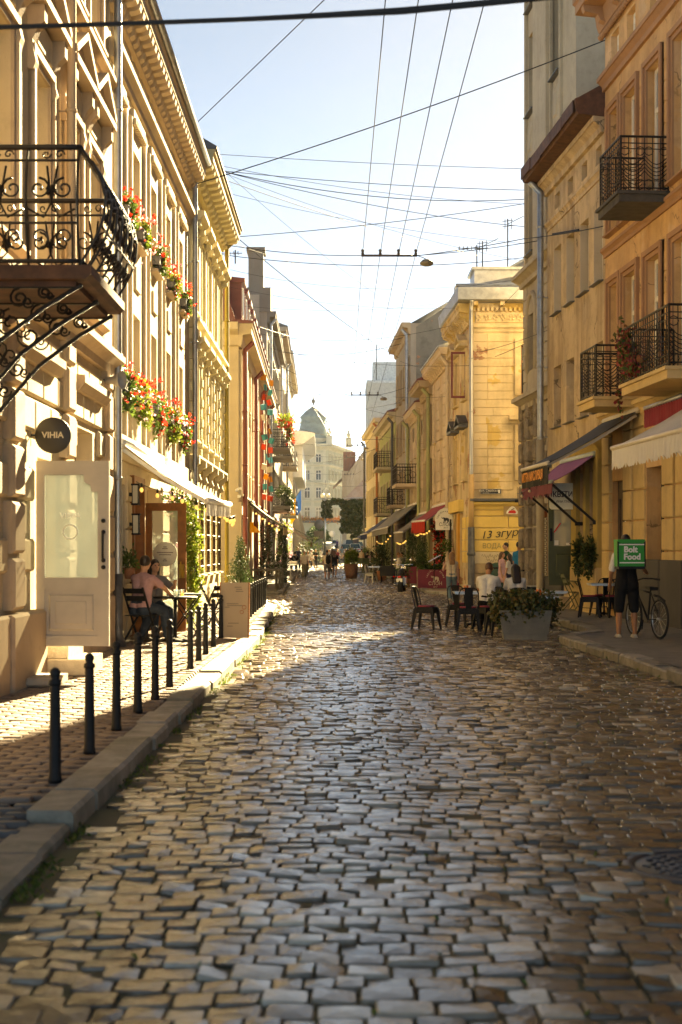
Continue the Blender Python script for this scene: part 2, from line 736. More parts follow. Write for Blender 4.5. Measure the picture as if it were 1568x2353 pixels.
# the 300 largest in view: one object each (shared meshes)
tplV, tplq, tplt = sett_template()
variants = []
for i in range(14):
    g_ = np.random.default_rng(50 + i)
    Vv = tplV.copy()
    Vv[:, :2] *= 1 + g_.normal(0, .018, (len(Vv), 1))
    Vv[:, 2] += g_.normal(0, .0005, len(Vv))
    Vv[:, 2] += Vv[:, 0] * g_.normal(0, .008)
    variants.append(np_mesh("cobblestone", Vv, tplq, tplt, smooth='q'))
for s in S[mask]:
    o = link("cobblestone", RND.choice(variants), m_sett_o, road, loc=(s[0], s[1], s[2]), rot=(-s[7] * .7, s[6] * .7, s[5]))
    o.scale = (s[3], s[4], 1)
rest = S[~mask]
nearS = rest[rest[:, 1] < 30]
place_many("cobblestones", sett_template(), nearS, m_sett, road, kind="stuff")
S2 = rest[rest[:, 1] >= 30]
S3 = sett_rows(41.3, 50.1, .11, .125)
S4 = sett_rows(50.2, 132, .17, .19)
place_many("cobblestones", sett_template(.012, 1), np.concatenate([S2, S3, S4]), m_sett, road, kind="stuff")


# ------------------------------------------------------------------ kerbs and pavements
def arc(poly, step):
    p = [Vector((x, y, 0)) for y, x in poly]
    out = [p[0]]
    for a, b in zip(p[:-1], p[1:]):
        n_ = max(1, int((b - a).length / step))
        out += [a.lerp(b, (i + 1) / n_) for i in range(n_)]
    return out


def kerb(label_parent, poly, side, single, top=.13, L0=.95, w=.27):
    """side +1: pavement lies to the left of the walking direction"""
    pts = arc(poly, .08)
    i = 0
    rest_g = G()
    k = 0
    while i < len(pts) - 2:
        l = L0 * RND.uniform(.65, 1.2)
        j = i
        d = 0
        while j < len(pts) - 1 and d < l:
            d += (pts[j + 1] - pts[j]).length
            j += 1
        a, b = pts[i], pts[j]
        i = j
        v = (b - a)
        ln = v.length
        if ln < .2:
            continue
        v.normalize()
        nrm = Vector((-v.y, v.x, 0)) * side
        zt = top + RND.uniform(-.022, .018) + rise(a.y)
        if label_parent["label_short"] == "near left" and a.y < 7.7:
            zt = .085 - .012 * (7.7 - a.y) + RND.uniform(-.01, .01)
        gp = 0.012
        c = (a + b) / 2 + nrm * (w / 2 + RND.uniform(-.02, .02))
        ch = .025
        hl = ln / 2 - gp
        # bevelled block in local axes: x along, y inward
        prof = [(-w / 2, -.15 - zt), (w / 2, -.15 - zt), (w / 2, 0), (-w / 2 + ch * 1.2, 0), (-w / 2 + .004, -ch)]
        gg = G() if k < single else rest_g
        M = Matrix(((v.x, nrm.x, 0, c.x), (v.y, nrm.y, 0, c.y), (0, 0, 1, zt), (0, 0, 0, 1)))
        q = G(None if k < single else M)
        q.sweep(prof if side > 0 else prof, -hl, hl)
        if k < single:
            o = q.build("kerb_stone", m_kerb, label_parent)
            o.matrix_basis = M
        else:
            nn = len(rest_g.v)
            rest_g.v += q.v
            rest_g.f += [tuple(x + nn for x in f) for f in q.f]
            rest_g.sm += q.sm
        k += 1
    if rest_g.v:
        rest_g.build("kerb_stones", m_kerb, label_parent, kind="stuff")


def kerb_root(short):
    o = bpy.data.objects.new("kerb", None)
    COL.objects.link(o)
    o["kind"] = "structure"
    o["label_short"] = short
    return o


k1 = kerb_root("near left")
kerb(k1, [(2, -1.55), (7.7, -1.52), (15, -1.48), (25, -1.42), (33, -1.60), (38.5, -1.75), (40.3, -1.95), (41.1, -2.5), (41.4, -3.4), (41.5, -9)], 1, 40)
k2 = kerb_root("near right")
kerb(k2, [(2, 4.75), (12, 4.3), (17, 4.08), (21.5, 3.9), (24.3, 3.74), (24.9, 3.82), (25.4, 4.1), (25.9, 4.6), (28, 4.75), (38, 4.3), (40.6, 4.25), (41.5, 4.6), (41.9, 5.6), (42, 12)], -1, 44, top=.14)
k3 = kerb_root("far left")
kerb(k3, [(49.3, -10), (49.3, -3.2), (49.8, -2.4), (51, -2.12), (70, -2.4), (92, -2.8), (140, -3.3)], 1, 16)
k4 = kerb_root("far right")
kerb(k4, [(50.2, 12), (50.2, 3.9), (50.5, 3.4), (51.4, 3.08), (62, 2.95), (100, 2.0), (140, 1.2)], -1, 20)


def flat(name, poly, z, mat, **kw):
    g_ = G()
    g_.add([(x, y, z + rise(y)) for x, y in poly], [tuple(range(len(poly)))])
    o = g_.build(name, mat, kind="structure", **kw)
    if o.data.polygons[0].normal.z < 0:
        o.data.flip_normals()
    return o


inL = [(x - .24, y) for y, x in [(8.6, -1.52), (15, -1.48), (25, -1.42), (33, -1.60), (38.5, -1.75), (40.3, -1.95)]]
pavl = flat("pavement", inL + [(-3.2, 41.2), (-9, 41.3), (-9, 33), (-4.4, 33), (-4.4, 8.6)], .088, m_joint)
flat("pavement", [(-1.76, 1), (-1.76, 8.6), (-4.4, 8.6), (-4.4, 1)], .022, m_joint)
flat("pavement", [(x + .24, y) for y, x in [(1, 4.75), (12, 4.3), (17, 4.08), (21.5, 3.9), (24.3, 3.74)]] + [(4.3, 25.3), (4.8, 26.1), (4.99, 28), (4.55, 38), (4.5, 40.5), (4.8, 41.2), (5.7, 41.7), (12, 41.8), (12, 1)], .135, m_asph)
flat("pavement", [(-10, 49.55), (-3.4, 49.55), (-2.6, 50.1), (-2.37, 51), (-2.65, 70), (-3.05, 92), (-3.55, 140), (-8, 140), (-8, 70), (-10, 52)], .12, m_asph)
flat("pavement", [(12, 50.45), (4.0, 50.45), (3.6, 50.8), (3.33, 51.5), (3.2, 62), (2.25, 100), (1.45, 140), (5, 140), (6, 100), (12, 60)], .12, m_pav)
# pavers of the left pavement
g_ = np.random.default_rng(8)
rows = []
y = 8.65
r = 0
while y < 40.6:
    d = .118
    xa, xb = -3.62, float(np.interp(y, KL[:, 0], KL[:, 1])) - .30
    x = np.arange(xa + (r % 2) * .115, xb, .232)
    m = len(x)
    rows.append(np.stack([x, np.full(m, y) + .012 * np.sin(x * 3 + y), np.full(m, .118) + .012 * np.sin(x * 1.1 + y * .6) * .6 + g_.normal(0, .0025, m), np.full(m, .222), np.full(m, .110),
                          g_.normal(0, .012, m), g_.normal(0, .012, m), g_.normal(0, .014, m)], 1))
    y += d
    r += 1
PV = np.concatenate(rows)
vis = (np.abs(PV[:, 0]) < .238 * PV[:, 1])
order = np.argsort(np.where(vis, PV[:, 1], 1e6))[:300]
mask = np.zeros(len(PV), bool)
mask[order] = True
tp = sett_template(.004)
pv_me = np_mesh("paving_brick", tp[0], tp[1], tp[2], smooth=False)
for s in PV[mask]:
    o = link("paving_brick", pv_me, m_pav_o, pavl, loc=(s[0], s[1], s[2]), rot=(-s[7], s[6], s[5]))
    o.scale = (s[3], s[4], 1)
place_many("paving_bricks", sett_template(.003, 1), PV[~mask], m_pav, pavl, kind="stuff")
rows = []
y = 2.0
r = 0
while y < 8.55:
    x = np.arange(-3.6 + (r % 2) * .1, -1.85, .205)
    m = len(x)
    zz = .05 + .065 * np.clip((y - 7.3) / 1.3, 0, 1)
    rows.append(np.stack([x, np.full(m, y), np.full(m, zz), np.full(m, .195), np.full(m, .10), np.zeros(m), g_.normal(0, .008, m), g_.normal(0, .01, m)], 1))
    y += .106
    r += 1
place_many("paving_bricks", sett_template(.003, 1), np.concatenate(rows), m_pavg, pavl, kind="stuff")

# weeds in the joints
m_weed = mk("weed_leaf", (0.08, 0.13, 0.02), rough=.7, island=[(0.05, 0.09, 0.015), (0.10, 0.15, 0.025), (0.16, 0.18, 0.03)], trans=.35)
pts = []
for i in range(2600):
    y = 6.5 + 30 * RND.random() ** 1.4
    if RND.random() < .55:
        x = float(kl(y)) + abs(RND.gauss(.03, .05))
    elif RND.random() < .5:
        x = float(kr(y)) - abs(RND.gauss(.05, .22))
    else:
        q = S[RND.randrange(len(S))]
        x, y = q[0] + q[3] * .52, q[1] + RND.uniform(-.06, .06)
    if abs(math.sin(x * 2.3 + y * 1.7) * math.sin(y * .9 + x)) < .25:
        continue
    pts.append((x, y, float(gz(x, y)) + RND.uniform(0, .025)))
link("grass", leaves_mesh("grass", pts, .045, seed=4, up=.9, asp=.35), m_weed, kind="stuff")

# manhole cover in the road
m_iron = mk("cast_iron", (0.10, 0.10, 0.105), rough=.5, metal=.75, var=.25, vscale=12, bump=.3, bscale=60)
mh = thing("manhole_cover", "round dark cast iron manhole cover with studded top set among the cobbles", "manhole cover", (MH[0], MH[1], float(gz(MH[0], MH[1])) - .02))
g = G()
g.lathe([(MH[2] + .06, -.05), (MH[2] + .06, .022), (MH[2] + .012, .024), (MH[2] + .006, .0)], 40)
g.build("frame", m_iron, mh)
g = G()
g.lathe([(MH[2] - .002, -.03), (MH[2] - .004, .016), (0.001, .018)], 40)
for i in range(-6, 7):
    for j in range(-6, 7):
        if (i + j) % 2 == 0 and math.hypot(i, j) < 6.3:
            g.rot_box((i * .046, j * .046, .02), (.019, .008, .006), (0, 0, PI / 4 if i % 2 else -PI / 4))
g.build("lid", m_iron, mh)
# ------------------------------------------------------------------ buildings
m_frame_w = mk("window_paint_white", (0.70, 0.66, 0.58), rough=.5)
m_frame_b = mk("window_paint_brown", (0.20, 0.085, 0.04), rough=.5)
m_frame_d = mk("window_paint_dark", (0.07, 0.045, 0.03), rough=.5)
m_glass = glass("window_glass", [(0.012, 0.014, 0.015), (0.02, 0.022, 0.024), (0.05, 0.05, 0.05), (0.015, 0.016, 0.018), (0.22, 0.21, 0.19)])
m_glassr = glass("pale_reflection_glass", [(.02, .022, .025), (.42, .41, .38), (.03, .03, .03), (.30, .30, .28), (.02, .02, .025)], .08)  # pale tints paint bright facade and sky reflections into random panes
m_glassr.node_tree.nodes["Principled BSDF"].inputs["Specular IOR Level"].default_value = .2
m_zinc = mk("zinc_sheet", (0.36, 0.38, 0.40), rough=.42, metal=.7, var=.25, vscale=4, stain=(.2, .2, .2), samt=.4)
m_zincd = mk("dark_sheet_metal", (0.10, 0.10, 0.105), rough=.5, metal=.4, var=.3, vscale=5)
m_rust = mk("rusty_sheet", (0.11, 0.05, 0.03), rough=.75, metal=.2, var=.4, vscale=5, stain=(0.05, .03, .025), samt=.7, sscale=4)
m_wrought = mk("wrought_iron", (0.022, 0.018, 0.016), rough=.45, metal=.5, var=.3, vscale=14)
m_redpaint = mk("oxblood_paint", (0.17, 0.032, 0.022), rough=.5)
m_redroof = mk("red_sheet_roof", (0.15, 0.04, 0.036), rough=.55, var=.2, vscale=3)
m_soot = (0.16, 0.125, 0.085)


def plaster(name, c, stain=(0.22, 0.16, 0.1), samt=.5, **kw):
    l = .3 * c[0] + .6 * c[1] + .1 * c[2]
    c = tuple(x + (l - x) * .2 for x in c)
    a = dict(rough=.9, var=.10, vscale=.8, bump=.25, bscale=45, stain=stain, samt=samt, sscale=.9, streak=True, spec=.25, grime=.16)
    a.update(kw)
    return mk(name, c, **a)


p_b1 = plaster("plaster_cream", (0.58, 0.45, 0.27), samt=.4, grime=.3)
p_b1t = plaster("plaster_rose_buff", (0.47, 0.34, 0.22), samt=.4, grime=.3)
p_b2 = plaster("plaster_ivory", (0.62, 0.49, 0.31), samt=.22)
p_b2t = plaster("plaster_buff", (0.52, 0.39, 0.25), samt=.2)
p_b3 = plaster("plaster_yellow", (0.63, 0.50, 0.22), samt=.2)
p_b3t = plaster("plaster_pale_yellow", (0.66, 0.56, 0.32), samt=.2)
p_b4 = plaster("plaster_sand", (0.55, 0.43, 0.27), samt=.2)
p_b5 = plaster("plaster_grey_beige", (0.38, 0.33, 0.26), samt=.7)
p_b5t = plaster("plaster_dark_grey", (0.22, 0.20, 0.17), samt=.6)
p_r1 = plaster("plaster_orange", (0.62, 0.35, 0.125), stain=(0.42, 0.21, 0.08), samt=.75, vscale=.6, var=.22, sscale=1.6, patch=(0.62, 0.42, 0.25), pthr=.56, pscale=.5, grime=.42, crack=.7)
p_r1t = plaster("plaster_orange_trim", (0.40, 0.20, 0.09), stain=(0.28, 0.15, 0.08), samt=.5)
p_r1g = plaster("plaster_ochre", (0.60, 0.41, 0.16), samt=.45, grime=.35)
p_r2 = plaster("plaster_worn_beige", (0.57, 0.41, 0.23), stain=(0.24, 0.15, 0.085), samt=.9, var=.24, vscale=1.1, bump=.5, sscale=1.9, patch=(0.46, 0.36, 0.25), pthr=.57, pscale=.8, grime=.5, crack=.9)
p_r2t = plaster("plaster_pale_reveal", (0.56, 0.45, 0.31), samt=.3)
p_r3 = plaster("plaster_grey_brown", (0.43, 0.35, 0.245), samt=.5, grime=.35)
p_r3r = plaster("rubble_render", (0.27, 0.21, 0.15), samt=.8, bump=1.0, bscale=14, bdist=.06, var=.35, vscale=4)
p_r4 = plaster("plaster_old_yellow", (0.70, 0.53, 0.28), stain=(0.24, 0.16, 0.08), samt=.75, var=.22, vscale=1.3, patch=(0.62, 0.44, 0.17), pthr=.58, pscale=.8, grime=.4)
p_r4b = plaster("plaster_over_brick", (0.66, 0.5, 0.28), stain=(0.25, 0.17, 0.09), samt=.8, patch=(0.4, 0.2, 0.1), pthr=.585, pscale=1.1, brick=True)
p_r4y = plaster("paint_bright_yellow", (0.80, 0.55, 0.11), samt=.12, stain=(0.5, .3, .06))
p_r4w = plaster("paint_cream_patch", (0.66, 0.55, 0.36), samt=.2)
p_r5 = plaster("plaster_peach", (0.64, 0.48, 0.30), samt=.3)
p_r5t = plaster("plaster_peach_light", (0.64, 0.50, 0.33), samt=.2)
p_r6 = plaster("plaster_brown_beige", (0.48, 0.36, 0.21), samt=.6)
p_r7 = plaster("plaster_straw", (0.55, 0.47, 0.29), samt=.3)
p_green = plaster("plaster_green", (0.36, 0.40, 0.14), samt=.3)
p_gable = plaster("old_gable_render", (0.23, 0.215, 0.175), stain=(0.10, 0.095, 0.08), samt=.9, streak=False, sscale=1.5, bump=.8, bscale=9, patch=(0.4, 0.2, 0.1), pthr=.60, pscale=.7, brick=True)
p_side = plaster("bare_brick_side", (0.27, 0.25, 0.2), stain=(.12, .11, .09), samt=.8, streak=False, sscale=1.5, bump=.9, bscale=9, patch=(.4, .2, .1), pthr=.49, pscale=1.1, brick=True, grime=.5)
m_sandst = mk("plinth_sandstone", (0.36, 0.28, 0.18), rough=.9, obrand=[(0.30, 0.23, 0.14), (0.40, 0.31, 0.2), (0.34, 0.25, 0.16)], var=.25, vscale=5, bump=.6, bscale=25)
m_greyplinth = plaster("plinth_grey", (0.085, 0.08, 0.078), samt=.4, stain=(0.14, .13, .12))


class Fac:
    def __init__(s, root, T=None):
        s.root = root
        s.T = T or Matrix.Identity(4)

    def put(s, name, me, mat, u=0, y=0, z=0, sc=None, label=None, parent=None):
        o = link(name, me, mat, parent or s.root, label=label)
        M = Matrix.Translation((u, y, z))
        if sc:
            M = M @ Matrix.Diagonal((sc[0], sc[1], sc[2], 1))
        o.matrix_basis = (s.T @ M) if parent is None else M
        return o

    def make(s, name, mat, fn, label=None):
        g = G()
        fn(g)
        return s.put(name, g.mesh(name), mat, label=label)

    def wall(s, L, H, D, mat, ops=(), rec=.22, name="wall", z0=-.3, back=(), u0=0.0, jag=None):
        g = G()
        us = sorted({u0, L} | {o[0] for o in ops} | {o[1] for o in ops})
        zs = sorted({z0, H} | {o[2] for o in ops} | {o[3] for o in ops})
        vid = {}

        def V(u, z):
            if (u, z) not in vid:
                vid[(u, z)] = len(g.v)
                g.v.append((u, 0, z))
            return vid[(u, z)]
        for a, b in zip(us[:-1], us[1:]):
            for c, d in zip(zs[:-1], zs[1:]):
                mu, mz = (a + b) / 2, (c + d) / 2
                if any(o[0] < mu < o[1] and o[2] < mz < o[3] for o in ops):
                    continue
                g.f.append((V(a, c), V(b, c), V(b, d), V(a, d)))
                g.sm.append(False)
        for o in ops:
            r = o[4] if len(o) > 4 and o[4] else rec + .05
            a, b, c, d = o[:4]
            g.add([(a, 0, c), (b, 0, c), (b, 0, d), (a, 0, d), (a, r, c), (b, r, c), (b, r, d), (a, r, d)],
                  [(0, 1, 5, 4), (1, 2, 6, 5), (2, 3, 7, 6), (3, 0, 4, 7)])
            if len(o) > 4 and o[4]:
                g.add([(a, r, c), (b, r, c), (b, r, d), (a, r, d)], [(0, 1, 2, 3)])
        # sides, back, top
        g.add([(u0, 0, z0), (u0, D, z0), (u0, D, H), (u0, 0, H)], [(3, 2, 1, 0)])
        g.add([(L, 0, z0), (L, D, z0), (L, D, H), (L, 0, H)], [(0, 1, 2, 3)])
        g.add([(u0, D, z0), (L, D, z0), (L, D, H), (u0, D, H)], [(3, 2, 1, 0)])
        g.add([(u0, 0, H), (L, 0, H), (L, D, H), (u0, D, H)], [(0, 1, 2, 3)])
        return s.put(name, g.mesh(name), mat)

    def window(s, u0, u1, z0, z1, mat=None, nx=2, tr=.68, rec=.22, fr=.065, one=False, gl=None, label=None, name="window"):
        w, h = round(u1 - u0, 3), round(z1 - z0, 3)
        mat = mat or m_frame_w
        gl = gl or m_glass
        key = ("win", w, h, nx, tr, fr)

        cells = []
        xs_ = [fr + (w - 2 * fr) * i / nx for i in range(nx + 1)]
        zs_ = [fr, h - fr] if not tr else [fr, h * tr, h - fr]

        def fn():
            g = G()
            g.box(0, fr, 0, .07, 0, h).box(w - fr, w, 0, .07, 0, h)
            g.box(fr, w - fr, 0, .068, 0, fr).box(fr, w - fr, 0, .068, h - fr, h)
            if tr:
                g.box(fr, w - fr, -.012, .066, h * tr - fr * .6, h * tr + fr * .6)
            for i in range(1, nx):
                g.box(xs_[i] - fr * .45, xs_[i] + fr * .45, -.004, .064, fr, h - fr)
            return g.mesh(name)
        o = s.put(name, cached(key, fn), mat, u0, rec, z0, label=label)
        if one:
            me = cached(("pane1", w, h), lambda: G().box(fr * .8, w - fr * .8, .03, .042, fr * .8, h - fr * .8).mesh("pane"))
            s.put("pane", me, gl, 0, 0, 0, parent=o)
            return o
        for i in range(nx):
            for j in range(len(zs_) - 1):
                a, b, c, d = xs_[i], xs_[i + 1], zs_[j], zs_[j + 1]
                me = cached(("pane", round(b - a, 3), round(d - c, 3)), lambda: G().box(0, b - a, .03, .042, 0, d - c).mesh("pane"))
                s.put("pane", me, gl, a, 0, c, parent=o)
        return o

    def surround(s, u0, u1, z0, z1, mat, t=.16, p=.06, sill=True, name="window_surround", head=True):
        w, h = round(u1 - u0, 3), round(z1 - z0, 3)

        def fn():
            g = G()
            for q, tt, pp in ((0, t, p * .5), (t * .45, t * .55, p)):
                lo = q
                g.box(-t, -lo if q == 0 else -lo, -pp, .0, 0, h + (t if head else 0))
                g.box(w + (0 if q == 0 else lo), w + t, -pp, .0, 0, h + (t if head else 0))
                if head:
                    g.box(0 if q == 0 else -lo, w if q == 0 else w + lo, -pp + .002, .0, h + (0 if q == 0 else lo), h + t - .003)
            return g.mesh(name)
        s.put(name, cached(("sur", w, h, t, p, head), fn), mat, u0, 0, z0)
        if sill:
            s.sill(u0 - t, u1 + t, z0, mat)

    def sill(s, a, b, z, mat, d=.14, h=.08):
        w = round(b - a, 3)
        s.put("window_sill", cached(("sill", w, d, h), lambda: G().sweep([(.05, -h), (-d, -h * .7), (-d, -.015), (.05, 0)], 0, w).mesh("window_sill")), mat, a, 0, z)

    def band(s, name, u0, u1, z0, z1, p, mat):
        """moulded string course"""
        h = z1 - z0
        prof = [(0, z0), (-p * .35, z0), (-p * .4, z0 + h * .35), (-p * .85, z0 + h * .6), (-p, z0 + h * .62), (-p, z0 + h * .92), (-p * .2, z1), (0, z1)]
        s.make(name, mat, lambda g: g.sweep(prof, u0, u1))

    def strip(s, name, u0, u1, z0, z1, p, mat, b=.012):
        w, h = round(u1 - u0, 3), round(z1 - z0, 3)
        s.put(name, cached((name, w, h, p), lambda: G().bbox(0, w, -p, 0, 0, h, b).mesh(name)), mat, u0, 0, z0)

    def cornice(s, u0, u1, z0, h, p, mat, nb=0, bmat=None, bw=.15, name="cornice"):
        prof = [(0, z0), (-p * .18, z0), (-p * .25, z0 + h * .18), (-p * .3, z0 + h * .5), (-p * .92, z0 + h * .55), (-p * .92, z0 + h * .8), (-p, z0 + h * .86), (-p, z0 + h), (0, z0 + h)]
        s.make(name, mat, lambda g: g.sweep(prof, u0, u1))
        if nb:
            bh = h * .52
            q = p * .88
            bp = [(0, -bh), (-q * .22, -bh), (-q * .42, -bh * .86), (-q * .5, -bh * .55), (-q * .72, -bh * .5), (-q * .95, -bh * .4), (-q, -bh * .18), (-q, 0), (0, 0)]
            me = cached(("brk", p, h, bw), lambda: G().sweep(bp, -bw / 2, bw / 2).mesh("cornice_bracket"))
            for i in range(nb):
                s.put("cornice_bracket", me, bmat or mat, u0 + (u1 - u0) * (i + .5) / nb, 0, z0 + h * .56)

    def pediment(s, c, w, z, h, p, mat, tri=True):
        def fn():
            g = G()
            if tri:
                g.prism([(-w / 2, 0), (w / 2, 0), (w / 2, .07), (0, h), (-w / 2, .07)], -p * .55, 0)
                for sgn in (-1, 1):
                    g.bar((sgn * w / 2 * 1.03, -p / 2, .06), (0, -p / 2, h + .03), p, .09)
                g.box(-w / 2 * 1.02, w / 2 * 1.02, -p, 0, -.09, .0)
            else:
                g.sweep([(0, 0), (-p * .6, .0), (-p, h * .45), (-p, h * .9), (0, h)], -w / 2, w / 2)
            return g.mesh("pediment")
        s.put("pediment", cached(("ped", w, h, p, tri), fn), mat, c, 0, z)

    def console(s, u, z, h, p, mat, w=.16):
        prof = [(0, 0), (-p * .35, 0), (-p * .5, h * .12), (-p * .35, h * .3), (-p * .3, h * .45), (-p * .6, h * .62), (-p, h * .72), (-p, h), (0, h)]
        s.put("console", cached(("con", h, p, w), lambda: G().sweep(prof, -w / 2, w / 2).mesh("console")), mat, u, 0, z)

    def pipe(s, u, z0, z1, mat, r=.055, y=-.13, low=None, name="drainpipe", top=True):
        def fn(g):
            pts = [(u, y, z0 + .25), (u, y, z1 - .35)]
            if top:
                pts += [(u, y, z1 - .3), (u, y * 2.2, z1 - .05), (u, y * 2.4, z1)]
            g.tube([(u, y - .06, z0), (u, y, z0 + .18)] + pts, r, 10)
            z = z0 + .7
            while z < z1 - .6:
                g.lathe([(r, 0), (r * 1.22, .005), (r * 1.22, .045), (r, .05)], 10, (u, y, z))
                g.bar((u, y, z + .02), (u, 0.02, z + .02), .02, .02)
                z += 1.9
        o = s.make(name, mat, fn)
        if low:
            zz, lm = low
            s.make(name, lm, lambda g: g.tube([(u, y - .07, z0 + .005), (u, y, z0 + .2), (u, y, zz)], r * 1.28, 10), label="grey iron lower length of the drainpipe")
        return o


def lfac(name, label, y0, rot_extra=0.0, x=-3.6):
    return Fac(thing(name, label, "building", (x, y0, 0), PI / 2 + rot_extra))


def rfac(name, label, yfar, line=RX, slope=.0735):
    return Fac(thing(name, label, "building", (line(yfar), yfar, 0), -(PI / 2 - math.atan(slope))))


# ---- nearest house on the left (rusticated ground floor, pediments, ornate balcony)
b1 = lfac("town_house", "cream rusticated house with pedimented windows and an ornate bulging iron balcony", 8.0)
U = lambda y: y - 8.0
ops = [(U(16.85), U(17.95), .48, 2.72, .5)]
W1 = [(c - .46, c + .46) for c in (17.0, 18.95, 20.55)] + [(12.6, 13.7), (14.6, 15.5), (10, 11)]
for a, b in W1:
    ops.append((U(a), U(b), 4.95, 7.3))
    ops.append((U(a), U(b), 9.0, 10.4))
ops += [(U(19.2), U(20.6), 1.0, 3.3), (U(13.2), U(14.6), 1.0, 3.3)]
b1.wall(14.07, 11.6, 8, p_b1, ops, rec=.24)
for a, b in W1:
    b1.window(U(a), U(b), 4.95, 7.3, m_frame_w, rec=.24)
    b1.window(U(a), U(b), 9.0, 10.4, m_frame_w, rec=.24)
    b1.surround(U(a), U(b), 4.95, 7.3, p_b1t, t=.17, p=.08, sill=False)
    b1.surround(U(a), U(b), 9.0, 10.4, p_b1t, t=.15, p=.09)
    c = U((a + b) / 2)
    b1.pediment(c, 1.52, 7.98, .46, .24, p_b1t)
    for s_ in (-1, 1):
        b1.console(c + s_ * .60, 7.15, .76, .2, p_b1t)
    b1.strip("frieze_panel", c - .42, c + .42, 7.52, 7.84, .07, p_b1)
    b1.band("window_sill", c - .72, c + .72, 4.78, 4.95, .16, p_b1t)
for a, b in ((19.2, 20.6), (13.2, 14.6)):
    b1.window(U(a), U(b), 1.0, 3.3, m_frame_d, rec=.24)
b1.band("string_course", 0, 14.07, 4.30, 4.62, .26, p_b1t)
b1.band("string_course", 0, 14.07, 8.62, 8.86, .16, p_b1t)
b1.cornice(0, 14.07, 10.9, .7, .6, p_b1t, 26)
# rusticated blocks
zc = .95
row = 0
while zc < 4.1:
    u = U(15.2) - (.45 if row % 2 else 0)
    while u < 14.0:
        w = .88
        a, b = u + .012, min(u + w - .012, 14.05)
        if not any(a < o[1] + .02 and b > o[0] - .02 and zc < o[3] + .05 and zc + .4 > o[2] - .05 for o in ops if o[3] < 4):
            if b - a > .2:
                b1.strip("rusticated_block", a, b, zc + .02, zc + .395, .055, p_b1, .03)
        u += w
    zc += .405
    row += 1
for u in (U(15.4), U(18.42), U(21.6)):
    zq = .95
    while zq < 4.0:
        b1.strip("quoin_block", u - .26, u + .26, zq + .025, zq + .58, .13, p_b1t, .035)
        zq += .61
b1.strip("plinth", U(15.0), U(16.7), 0, .93, .16, p_b1t, .03)
b1.strip("plinth", U(18.05), 14.06, 0, .93, .12, p_b1t, .03)
b1.strip("plinth", 0, U(14.99), 0, .93, .12, p_b1t, .03)
for i, (c, w) in enumerate(((U(20), 2.2), (U(16.4), 2.4))):
    b1.pediment(c, w, 3.75, .22, .2, p_b1t, tri=False)
b1.pipe(U(18.15), 4.6, 10.9, p_b1t, r=.06, y=-.16)
b1.pipe(U(22.0), .1, 10.9, m_zinc, r=.06, y=-.15, low=(1.25, m_zincd))


def spiral(g, c, r, turns, r0, flip=1, ph=0.0, th=.011, n=16, f=None):
    pts = []
    for i in range(n + 1):
        t = i / n
        a = ph + flip * t * turns * 2 * PI
        rr = r * (1 - t) + r0 * t
        pts.append(f(c[0] + rr * math.cos(a), c[1] + rr * math.sin(a)))
    g.tube(pts, th, 4)


def ornate_panel(g, w, h, f, step=.42):
    """scroll-work panel; f maps panel (x, z) into space"""
    for z, t in ((h, .026), (h - .13, .012), (.34, .012), (.03, .02)):
        g.tube([f(w * i / 8, z) for i in range(9)], t, 6)
    n_ = max(1, round(w / step))
    s = w / n_
    for k in range(n_ + 1):
        g.tube([f(k * s, h * i / 7) for i in range(8)], .013, 5)
    for k in range(n_):
        x = k * s
        cx_ = x + s / 2
        for sg in (-1, 1):
            spiral(g, (cx_ + sg * s * .24, h * .62), s * .22, 1.4, .015, sg, PI / 2, f=f)
            spiral(g, (cx_ + sg * s * .25, h * .22), s * .2, 1.3, .012, -sg, -PI / 2, f=f)
            g.tube([f(cx_ + sg * s * .46, h * .45), f(cx_ + sg * s * .15, h * .38), f(cx_, h * .5), f(cx_ - sg * s * .1, h * .82)], .01, 4)
            spiral(g, (cx_ + sg * s * .13, h * .93), s * .1, 1.1, .01, sg, 0, th=.008, n=9, f=f)
        for k2 in range(5):
            a = k2 * 2 * PI / 5
            g.tube([f(cx_, h * .6), f(cx_ + .05 * math.cos(a), h * .6 + .05 * math.sin(a))], [.012, .02], 4)


bal = G()
ya, yb, dx = U(12.35), U(14.25), 1.38
bal.sweep([(0, 3.98), (-dx, 3.98), (-dx - .05, 4.02), (-dx - .05, 4.10), (0, 4.10)], ya, yb)
bal.box(ya + .1, yb - .1, -dx + .1, 0, 3.93, 3.98)
balo = b1.put("balcony", bal.mesh("balcony"), m_rust)


def belly(t, h=1.02):
    return .27 * math.sin(PI * min(1, max(0, 1 - t / h)) ** .8) * (1 - t / h * .3)


